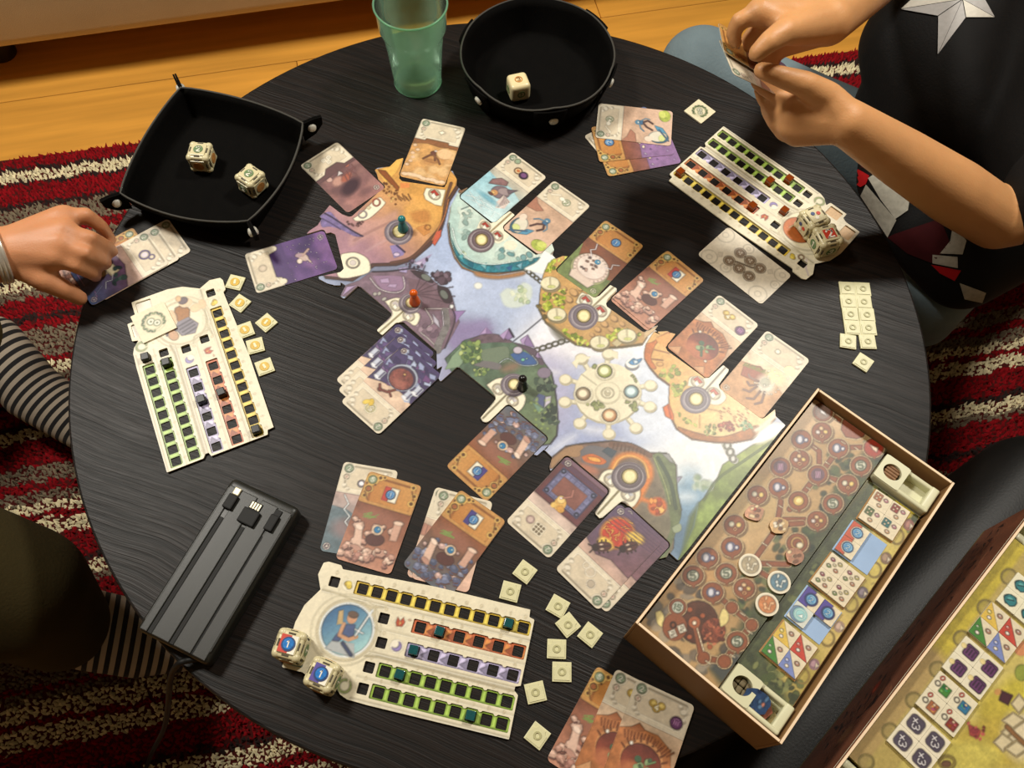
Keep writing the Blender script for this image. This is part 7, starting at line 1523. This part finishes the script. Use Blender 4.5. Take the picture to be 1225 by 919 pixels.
gp = sheet('tile_tray', paint_garden(), garden_sdf, .006, M_CARD, None, (150, 134, 70)); gp.location = (0, 0, TZ + HG - .006)
tag(gp, 'yellow-green printed tray with tile sets in the box on the pouf', 'tile tray')
bm = bmesh.new(); add_box(bm, (ln2 / 2, -wd2 / 2, (.056 + HG - Z2 - .006) / 2 - .0002), (ln2 - .09, wd2 - .010, HG - Z2 - .0062 - .056)); bm_obj('tray_support', bm, M_CARTIN, box2)
for x0, x1, lb in ((ln2 - .040, ln2 - .0035, 'ivory plastic insert at the far end of the box on the pouf'), (.0035, .040, 'ivory plastic insert at the near end of the box on the pouf')):
    e = empty('plastic_insert', o2, a2, lb, 'insert')
    bm = bmesh.new(); add_box(bm, ((x0 + x1) / 2, -wd2 / 2, .0575), (x1 - x0 - .001, wd2 - .008, .003), bev=.001); bm_obj('floor', bm, M_TRAYP, e)
    for a_, b_ in ((x0, x0 + .008), (x1 - .008, x1)): bm = bmesh.new(); add_box(bm, ((a_ + b_) / 2, -wd2 / 2, .0466), (b_ - a_, wd2 - .008, .087), bev=.003, seg=3); bm_obj('rail', bm, M_TRAYP, e, True)
k5 = .2
T2 = [([(1216.7, 684), (1260, 720), (1235, 754), (1192, 717.5)], {(0, 0): 'q1', (1, 0): 'q1', (0, 1): 'q1', (1, 1): 'q1'}, 'teal set in the box on the pouf'),
      ([(1185.5, 718.8), (1229, 756), (1203, 795), (1159.5, 756.5)], {(0, 0): 'ey', (1, 0): 'eR', (0, 1): 'eG', (1, 1): 'eB'}, 'set with coloured triangles in the box on the pouf'),
      ([(1157, 761), (1201, 798), (1170, 838), (1127, 799)], {(0, 0): 'm1', (1, 0): 'm1', (0, 1): 'm1', (1, 1): 'm1'}, 'dark purple set in the box on the pouf'),
      ([(1126, 803), (1171, 842), (1139, 882), (1094.4, 841.6)], {(0, 0): 'pG', (1, 0): 'pb', (0, 1): 'po', (1, 1): 'pr'}, 'set with small coloured pictures in the box on the pouf'),
      ([(1092, 846), (1138, 888), (1106, 930), (1061, 886)], {(0, 0): 'x3', (1, 0): 'x3', (0, 1): 'x3', (1, 1): 'x3'}, 'x3 set in the box on the pouf')]
for px, kd, what in T2: tile_set(px, HG + .0028, kd, what, 'square tiles in the box on the pouf', 0.0)

# ================================================================ the two players
def hull(bm, pts):
    t = bmesh.new()
    for c, r, sub in pts:
        g = bmesh.ops.create_icosphere(t, subdivisions=sub, radius=r if not hasattr(r, '__len__') else 1.0)
        if hasattr(r, '__len__'): bmesh.ops.scale(t, vec=r, verts=g['verts'])
        bmesh.ops.translate(t, vec=c, verts=g['verts'])
    h = bmesh.ops.convex_hull(t, input=t.verts)
    bmesh.ops.delete(t, geom=[v for v in t.verts if not v.link_faces], context='VERTS')
    me = bpy.data.meshes.new('t'); t.to_mesh(me); t.free(); bm.from_mesh(me); bpy.data.meshes.remove(me)
def chain(bm, pts, rs, sub=2):
    for i in range(len(pts) - 1): hull(bm, [(pts[i], rs[i], sub), (pts[i + 1], rs[i + 1], sub)])
def fuse(name, bm, voxel, mtl, parent, smooth=4):
    me = bpy.data.meshes.new(name); bm.to_mesh(me); bm.free()
    o = bpy.data.objects.new(name + '_tmp', me); COL.objects.link(o)
    m = o.modifiers.new('r', 'REMESH'); m.mode = 'VOXEL'; m.voxel_size = voxel
    s = o.modifiers.new('s', 'SMOOTH'); s.factor = .5; s.iterations = smooth
    dg = bpy.context.evaluated_depsgraph_get(); ev = bpy.data.meshes.new_from_object(o.evaluated_get(dg))
    bpy.data.objects.remove(o); bpy.data.meshes.remove(me)
    ev.name = name; ev.materials.clear(); ev.polygons.foreach_set('use_smooth', [True] * len(ev.polygons))
    r = link(name, ev, None, mtl)
    if parent: r.parent = parent; r.matrix_parent_inverse = Matrix.Translation(parent.location).inverted()
    return r
def skin_mat(name, c):
    m = mat(name, c, .48, .4, var=.06, scale=28, bump=.12, bscale=600); b = m.node_tree.nodes['Principled BSDF']
    b.inputs['Subsurface Weight'].default_value = .12; b.inputs['Subsurface Radius'].default_value = (.012, .004, .002); b.inputs['Subsurface Scale'].default_value = .5
    return m
def hand(bm, wrist, wr, fingers, thumb, palm_r=.0145):
    for f in fingers:
        hull(bm, [(wrist, wr * .92, 2), (f[0], palm_r, 2)])
        chain(bm, f, [.0104, .0086, .0077, .0066])
    for a, b in zip(fingers, fingers[1:]): hull(bm, [(a[0], .0098, 2), (b[0], .0098, 2), (wrist, wr * .9, 2)])
    hull(bm, [(wrist, wr * .9, 2), (thumb[0], .0165, 2)]); chain(bm, thumb, [.0165, .0128, .0104, .0084])
    hull(bm, [(thumb[0], .014, 2), (fingers[0][0], .0115, 2)])
def head(bm, c, f):
    """a plain head looking along f"""
    f = f.normalized(); up = Vector((0, 0, 1)); sd = f.cross(up).normalized(); u = sd.cross(f)
    hull(bm, [(c + u * .03, .082, 3), (c - u * .03 + f * .02, .066, 3), (c - u * .085 + f * .055, .030, 2)])
    hull(bm, [(c + f * .088 + u * .012, .010, 2), (c + f * .107 - u * .024, .013, 2)])
    for s in (-1, 1): hull(bm, [(c + sd * s * .080 + u * .008, .016, 2), (c + sd * s * .078 - u * .02, .011, 2)])
    hull(bm, [(c + f * .083 - u * .056 + sd * .02, .009, 2), (c + f * .083 - u * .056 - sd * .02, .009, 2)])
    return sd, u
M_EYE = mat('eye_white', (226, 220, 210), .2); M_HAIR = mat('dark_hair', (30, 22, 16), .6, .3, var=.3, scale=120, bump=.5, bscale=300)
def head_bits(par, c, f):
    f = f.normalized(); sd = f.cross(Vector((0, 0, 1))).normalized(); u = sd.cross(f)
    for s in (-1, 1):
        bm = bmesh.new(); bmesh.ops.create_uvsphere(bm, u_segments=12, v_segments=8, radius=.012); bmesh.ops.translate(bm, vec=c + f * .079 + sd * s * .031 + u * .006, verts=bm.verts)
        o = bm_obj('eye', bm, M_EYE, None, True); o.parent = par; o.matrix_parent_inverse = Matrix.Translation(par.location).inverted()
    bm = bmesh.new(); hull(bm, [(c + u * .048 - f * .012, .083, 3), (c - f * .035 - u * .02, .070, 3), (c + u * .075 + f * .035, .045, 2)]); fuse('hair', bm, .008, M_HAIR, par, 3)
# ---------------------------------------------------------------- the player at the right
M_SKIN1 = skin_mat('tan_skin', (198, 144, 94))
P1 = empty('person', (.68, .30, 0), 0, 'person in a black star jersey and jeans holding up cards over the table', 'person')
WU = at(990, 26, .205); WL = at(1012, 146, .165); EL = at(1192, 262, .035); SL = at(1345, 215, .09); EU = at(1110, -85, .07); SU = at(1235, -200, .11)
PEL = at(1222, 215, -.26); CHEST = (SL + SU) / 2 + Vector((.03, .0, -.10)); NK = (SL + SU) / 2 + Vector((.04, 0, .07)); HD = NK + Vector((-.02, -.01, .13)); LOOK = Vector((-.75, -.35, -.55))
bm = bmesh.new()
chain(bm, [SL, EL.lerp(SL, .5), EL, EL.lerp(WL, .3), EL.lerp(WL, .65), WL], [.046, .040, .0335, .0345, .0295, .0225], 3)
chain(bm, [SU, EU.lerp(SU, .5), EU, EU.lerp(WU, .3), EU.lerp(WU, .65), WU], [.046, .040, .0335, .0345, .0300, .0235], 3)
hand(bm, WL, .0235, [[at(958, 121, .168), at(930, 113, .164), at(914, 106, .166), at(905, 99, .170)], [at(950, 138, .158), at(926, 130, .148), at(914, 119, .146), at(909, 109, .150)],
     [at(947, 151, .147), at(928, 147, .137), at(919, 133, .134), at(916, 122, .136)], [at(953, 159, .140), at(938, 160, .132), at(928, 149, .127), at(924, 139, .127)]],
     [at(990, 118, .180), at(963, 101, .196), at(935, 92, .203), at(911, 84, .203)])
hand(bm, WU, .0240, [[at(909, 15, .226), at(884, 25, .220), at(877, 40, .208), at(880, 52, .200)], [at(920, 23, .212), at(906, 35, .202), at(896, 46, .195), at(896, 56, .190)],
     [at(930, 38, .200), at(920, 52, .188), at(911, 63, .182), at(912, 71, .178)], [at(940, 50, .192), at(930, 63, .182), at(922, 72, .176), at(925, 79, .172)]],
     [at(957, 34, .224), at(938, 38, .236), at(920, 50, .236), at(905, 64, .228)])
hull(bm, [(PEL, .09, 2), (CHEST, .09, 2)]); hull(bm, [(SL, .046, 2), (SU, .046, 2), (CHEST, .08, 2)]); hull(bm, [(NK, .050, 2), (CHEST, .06, 2)]); hull(bm, [(NK, .048, 2), (HD, .045, 2)]); head(bm, HD, LOOK)
fuse('body', bm, .0031, M_SKIN1, P1, 5); head_bits(P1, HD, LOOK)
M_JERSEY = mat('black_mesh_jersey', (11, 10, 10), .75, .25, var=.25, scale=25, bump=.25, bscale=380)
bm = bmesh.new()
BE = at(1120, 215, -.05); 
hull(bm, [(CHEST, .135, 3), (SL + Vector((-.01, 0, -.04)), .075, 3), (SU + Vector((-.01, 0, -.04)), .075, 3)])
hull(bm, [(CHEST, .14, 3), (at(1160, 120, -.03), .12, 3), (at(1095, 55, .00), .07, 3)]); hull(bm, [(at(1160, 120, -.03), .12, 3), (PEL + Vector((0, 0, .06)), .11, 3), (at(1090, 130, -.07), .075, 3)])
hull(bm, [(PEL + Vector((0, 0, .06)), .11, 3), (at(1105, 265, -.13), .060, 3), (at(1152, 322, -.16), .055, 3)]); hull(bm, [(at(1105, 265, -.13), .055, 3), (at(1062, 215, -.10), .040, 3), (at(1090, 130, -.07), .06, 3)]); hull(bm, [(at(1152, 322, -.16), .055, 3), (at(1212, 275, -.15), .07, 3), (PEL + Vector((0, 0, .06)), .09, 3)])
chain(bm, [SL, EL.lerp(SL, .55)], [.078, .064], 3); chain(bm, [SU, EU.lerp(SU, .45)], [.078, .064], 3)
jersey = fuse('jersey', bm, .006, M_JERSEY, P1, 10)
M_JEAN = mat('faded_blue_denim', (112, 128, 134), .9, .2, var=.22, scale=9, bump=.3, bscale=260)
bm = bmesh.new(); KR = at(838, 82, -.125); KL = at(1106, 352, -.25)
hull(bm, [(PEL + Vector((.03, .04, -.02)), .105, 3), (PEL + Vector((.02, -.02, .0)), .085, 3)])
HR = at(1175, 245, -.25); chain(bm, [HR, KR.lerp(HR, .35), KR, KR + Vector((.09, .05, -.16)), KR + Vector((.16, .08, TZ * -1 + .215))], [.085, .066, .060, .056, .045], 3)
chain(bm, [PEL + Vector((.0, -.02, .0)), KL, KL + Vector((.05, .03, -.11))], [.075, .062, .050], 3)
fuse('jeans', bm, .006, M_JEAN, P1, 6)
f1 = KL + Vector((.05, .03, -.11)); f2 = KR + Vector((.16, .08, -TZ + .215))
for fo, dx, dy in ((f1, -.06, -.06), (f2, -.09, -.03)):
    bm = bmesh.new(); hull(bm, [(fo, .041, 2), (Vector((fo.x, fo.y, .070)), .036, 2), (Vector((fo.x + dx, fo.y + dy, .064)), .030, 2)])
    fuse('shoe', bm, .006, mat('dark_shoe', (24, 22, 22), .6), P1, 4)
# prints on the cloth, laid onto its surface
from mathutils.bvhtree import BVHTree
def cloth_print(name, target, polys, mtl, off=.0016, sub=3):
    bv = BVHTree.FromPolygons([target.matrix_world @ v.co if False else (target.matrix_parent_inverse @ v.co + (target.parent.location if target.parent else Vector())) for v in target.data.vertices], [p.vertices[:] for p in target.data.polygons])
    cp = Vector((CAM_P[0], CAM_P[1], CAM_P[2] + TZ)); bm = bmesh.new()
    for P in polys:
        t = bmesh.new(); f = t.faces.new([t.verts.new((x, y, 0)) for x, y in P]); bmesh.ops.triangulate(t, faces=t.faces[:])
        bmesh.ops.subdivide_edges(t, edges=t.edges[:], cuts=sub, use_grid_fill=True); bmesh.ops.triangulate(t, faces=t.faces[:]); mp = {}
        for v in t.verts:
            d = (at(v.co.x, v.co.y, 0) - cp).normalized(); h = bv.ray_cast(cp, d)
            if h[0] is not None: mp[v] = bm.verts.new(h[0] + h[1] * off)
        for f in t.faces:
            if all(v in mp for v in f.verts):
                q = [mp[v] for v in f.verts]
                if max((q[0].co - q[1].co).length, (q[1].co - q[2].co).length) < .08: bm.faces.new(q)
        t.free()
    if not bm.faces: bm.free(); return None
    bmesh.ops.recalc_face_normals(bm, faces=bm.faces)
    o = bm_obj(name, bm, mtl, None, True); o.parent = P1; o.matrix_parent_inverse = Matrix.Translation(P1.location).inverted(); return o
bpy.context.view_layer.update()
ST = [(1076.8, 12), (1122, 20), (1121.7, 66.6), (1155.4, 21.8), (1190.6, 21.8), (1174, -8), (1188, -48), (1153, -36), (1118, -62), (1112, -20)]; SCN = (1151.5, 0)
M_ST1 = mat('silver_star_cloth', (170, 168, 166), .7, .3, var=.06, scale=200); M_ST2 = mat('pale_star_cloth', (206, 202, 190), .7, .3, var=.06, scale=200)
ins = lambda a, b, c: [tuple(p * .96 + q * .04 for p, q in zip(v, ((a[0] + b[0] + c[0]) / 3, (a[1] + b[1] + c[1]) / 3))) for v in (a, b, c)]
for n, tri in enumerate([(ST[0], ST[1], SCN), (ST[1], ST[2], SCN), (ST[2], ST[3], SCN), (ST[3], ST[4], SCN), (ST[4], ST[5], SCN), (ST[5], ST[6], SCN), (ST[6], ST[7], SCN), (ST[7], ST[8], SCN), (ST[8], ST[9], SCN), (ST[9], ST[0], SCN)]):
    cloth_print('star_facet', jersey, [ins(*tri)], M_ST1 if n % 2 == 0 or n == 1 else M_ST2)
M_PR = mat('red_print_cloth', (176, 22, 26), .8, .2, var=.1); M_PW = mat('grey_white_print_cloth', (176, 172, 158), .8, .2, var=.15, scale=150); M_PD = mat('wine_print_cloth', (62, 14, 18), .8, .2)
k = 265 / 902
[cloth_print('red_patch', jersey, [cr(k, 960, 150, q)], M_PR) for q in ([(62, 30), (100, 60), (100, 115), (70, 90)], [(160, 172), (215, 170), (275, 205), (262, 238), (240, 250), (180, 215)], [(525, 565), (645, 590), (620, 632), (560, 600)])]
[cloth_print('wine_patch', jersey, [cr(k, 960, 150, q)], M_PD) for q in ([(120, 60), (220, 90), (280, 180), (200, 165)], [(380, 440), (560, 380), (600, 480), (530, 560), (430, 520), (350, 455)])]
[cloth_print('pale_patch', jersey, [q], M_PW) for q in [cr(k, 960, 150, w) for w in ([(270, 215), (330, 175), (440, 270), (430, 345), (380, 380), (320, 300)], [(240, 285), (262, 240), (385, 385), (350, 455)], [(610, 400), (665, 470), (650, 525), (560, 520), (600, 470)], [(530, 525), (630, 535), (632, 580), (530, 560)], [(640, 640), (745, 680), (730, 720), (660, 705)])] + [[(994, 88), (1012, 82), (1012, 100), (995, 103)]]]
# cards held in the two hands, a small fan of parallel cards
CW_, CH_ = CW * .001, CH * .001
def reach(A, px, L, sign):
    best = None
    for q in range(400):
        h = A.z - TZ + sign * q * .0005; P = at(*px, h); d = abs((P - A).length - L)
        if best is None or d < best[0]: best = (d, P)
    return best[1]
HA = at(866, 62, .198); HB = reach(HA, (950, 114), CH_, -1); HC = reach(HA, (856, 25), CW_, -1)
hx_ = (HB - HA).normalized(); hy_ = (HC - HA); hy_ = (hy_ - hx_ * hy_.dot(hx_)).normalized(); hz_ = hx_.cross(hy_)
if hz_.dot(Vector((CAM_P[0], CAM_P[1], CAM_P[2] + TZ)) - HA) < 0: hz_ = -hz_
# as the card is read, its frame end points along -hx_
def held(kind, fn, dx, dy, dz, rot, label):
    up = -hx_; rt = up.cross(hz_); M = Matrix((rt, up, hz_)).transposed()
    cen = HA + hx_ * (CH_ / 2 + dx) + hy_ * (CW_ / 2 + dy) + hz_ * dz
    o = link('game_card', art_mesh(kind, fn)); o.matrix_world = Matrix.Translation(cen) @ M.to_4x4() @ Matrix.Rotation(rot, 4, 'Z'); tag(o, label, 'card', 'cards held up by the person at the right')
held('shards', art_shards, 0, 0, .0, 0, 'ochre card in front of the fan in the right person\'s hands')
held('pale', art_pale, .004, -.018, -.0030, .20, 'cream card lowest of the fan in the right person\'s hands')
held('citadel', art_citadel, .016, .004, -.0044, -.12, 'violet card at the back of the fan in the right person\'s hands')

# ---------------------------------------------------------------- the player at the left
M_SKIN2 = skin_mat('rosy_skin', (192, 132, 92))
P2 = empty('person', (-.86, -.02, 0), 0, 'person at the left edge reaching over the cards, in dark trousers and striped socks', 'person')
W2 = at(8, 302, .062); E2 = at(-190, 345, .10); S2 = Vector((-1.02, -.10, TZ + .33)); S3 = Vector((-1.06, .24, TZ + .33)); PEL2 = Vector((-1.12, .02, TZ - .10)); CH2 = Vector((-1.08, .06, TZ + .20)); NK2 = Vector((-1.04, .07, TZ + .40)); HD2 = NK2 + Vector((.06, 0, .13)); LK2 = Vector((.8, .05, -.5))
E3 = Vector((-.95, .30, TZ + .06)); W3 = Vector((-.88, .16, TZ - .04))
bm = bmesh.new()
chain(bm, [S2, E2.lerp(S2, .5), E2, E2.lerp(W2, .3), E2.lerp(W2, .7), W2], [.048, .043, .037, .038, .032, .0265], 3)
chain(bm, [S3, E3, W3], [.048, .037, .026], 3)
hand(bm, W2, .0270, [[at(66, 306, .066), at(92, 318, .058), at(108, 326, .036), at(115, 331, .014)], [at(74, 293, .070), at(102, 303, .066), at(120, 311, .042), at(127, 316, .016)],
     [at(78, 279, .071), at(108, 285, .068), at(126, 294, .044), at(135, 301, .016)], [at(77, 262, .066), at(102, 257, .064), at(120, 270, .046), at(133, 287, .016)]],
     [at(30, 318, .056), at(54, 335, .050), at(78, 347, .036), at(96, 357, .018)], .0155)
hand(bm, W3, .024, [[W3 + Vector((.05, -.04 + .018 * q, -.03)), W3 + Vector((.075, -.05 + .018 * q, -.05)), W3 + Vector((.078, -.06 + .018 * q, -.07)), W3 + Vector((.07, -.065 + .018 * q, -.085))] for q in range(4)], [W3 + Vector((.02, .03, -.02)), W3 + Vector((.045, .045, -.035)), W3 + Vector((.06, .045, -.055)), W3 + Vector((.066, .04, -.07))])
hull(bm, [(PEL2, .09, 2), (CH2, .09, 2)]); hull(bm, [(S2, .046, 2), (S3, .046, 2), (CH2, .08, 2)]); hull(bm, [(NK2, .05, 2), (CH2, .06, 2)]); hull(bm, [(NK2, .048, 2), (HD2, .045, 2)]); head(bm, HD2, LK2)
fuse('body', bm, .0033, M_SKIN2, P2, 5); head_bits(P2, HD2, LK2)
bm = bmesh.new(); hull(bm, [(PEL2, .16, 3), (CH2, .15, 3)]); hull(bm, [(CH2, .13, 3), (S2, .075, 3), (S3, .075, 3)]); chain(bm, [S2, E2.lerp(S2, .5)], [.075, .062], 3); chain(bm, [S3, E3], [.075, .055], 3)
fuse('shirt', bm, .008, mat('dark_green_shirt', (40, 44, 36), .9, .2), P2, 5)
ax2 = (E2 - W2).normalized(); bm = bmesh.new(); R = Vector((0, 0, 1)).rotation_difference(ax2).to_matrix()
for dx, rr in ((.004, .0013), (.0075, .0016), (.011, .0013)): tube(bm, [W2 + ax2 * dx + R @ Vector((.0300 * math.cos(t), .0290 * math.sin(t), 0)) for t in np.arange(36) * 2 * math.pi / 36], rr * 1.6, 8, True)
o = bm_obj('bracelet', bm, mat('pale_silver', (206, 200, 188), .25, .6, metal=.5), None, True); o.parent = P2; o.matrix_parent_inverse = Matrix.Translation(P2.location).inverted(); tag(o, 'pale silver bracelet at the wrist')
M_TRO = mat('dark_olive_cloth', (50, 42, 20), .95, .15, var=.2, scale=8, bump=.3, bscale=300)
bm = bmesh.new(); KA = at(-190, 345, -.15); AA = at(-22, 415, -.33); KB = at(30, 690, -.10); AB = at(104, 752, -.33)
hull(bm, [(PEL2 + Vector((0, .05, 0)), .13, 3), (PEL2 + Vector((0, -.10, 0)), .13, 3)])
chain(bm, [PEL2 + Vector((.05, .05, 0)), KA, AA - (AA - KA).normalized() * .010], [.115, .075, .050], 3)
KB2 = at(22, 708, -.17)
chain(bm, [PEL2 + Vector((.05, -.12, 0)), at(-80, 695, -.12), KB2, at(74, 748, -.29)], [.115, .094, .074, .056], 3)
fuse('trousers', bm, .007, M_TRO, P2, 6)
def stripe_mat():
    m = bpy.data.materials.new('striped_sock_knit'); m.use_nodes = True; nt = m.node_tree; b = nt.nodes['Principled BSDF']; L = nt.links
    tc = nt.nodes.new('ShaderNodeTexCoord'); sp = nt.nodes.new('ShaderNodeSeparateXYZ'); L.new(tc.outputs['Object'], sp.inputs[0])
    a = nt.nodes.new('ShaderNodeMath'); a.operation = 'MULTIPLY'; a.inputs[1].default_value = 1 / .0125; L.new(sp.outputs['X'], a.inputs[0])
    f = nt.nodes.new('ShaderNodeMath'); f.operation = 'FRACT'; L.new(a.outputs[0], f.inputs[0])
    r = nt.nodes.new('ShaderNodeValToRGB'); r.color_ramp.interpolation = 'CONSTANT'; r.color_ramp.elements[0].color = lin((14, 12, 14)); r.color_ramp.elements[1].position = .5; r.color_ramp.elements[1].color = lin((150, 138, 122))
    L.new(f.outputs[0], r.inputs[0]); L.new(r.outputs[0], b.inputs['Base Color']); b.inputs['Roughness'].default_value = .95
    n = nt.nodes.new('ShaderNodeTexNoise'); n.inputs['Scale'].default_value = 500; L.new(tc.outputs['Object'], n.inputs['Vector']); bp = nt.nodes.new('ShaderNodeBump'); bp.inputs['Strength'].default_value = .3; bp.inputs['Distance'].default_value = .001; L.new(n.outputs['Fac'], bp.inputs['Height']); L.new(bp.outputs[0], b.inputs['Normal']); return m
M_SOCK = stripe_mat()
def sock(A, B, T, r):
    """ankle A to heel B to toe T; its own x axis runs along the stripes' normal"""
    d = (T - A).normalized(); q = Vector((1, 0, 0)).rotation_difference(d).to_matrix(); qi = q.transposed(); bm = bmesh.new()
    chain(bm, [qi @ (p - A) for p in (A, B, T)], r, 3)
    o = fuse('sock', bm, .005, M_SOCK, None, 5); o.parent = P2; o.matrix_parent_inverse = Matrix.Translation(P2.location).inverted() @ (Matrix.Translation(A) @ q.to_4x4()); return o
sock(at(-8, 412, -.335), at(38, 468, -.378), at(118, 520, -.392), [.043, .044, .036])
sock(at(80, 748, -.31), at(165, 765, -.378), at(300, 760, -.398), [.050, .049, .036])
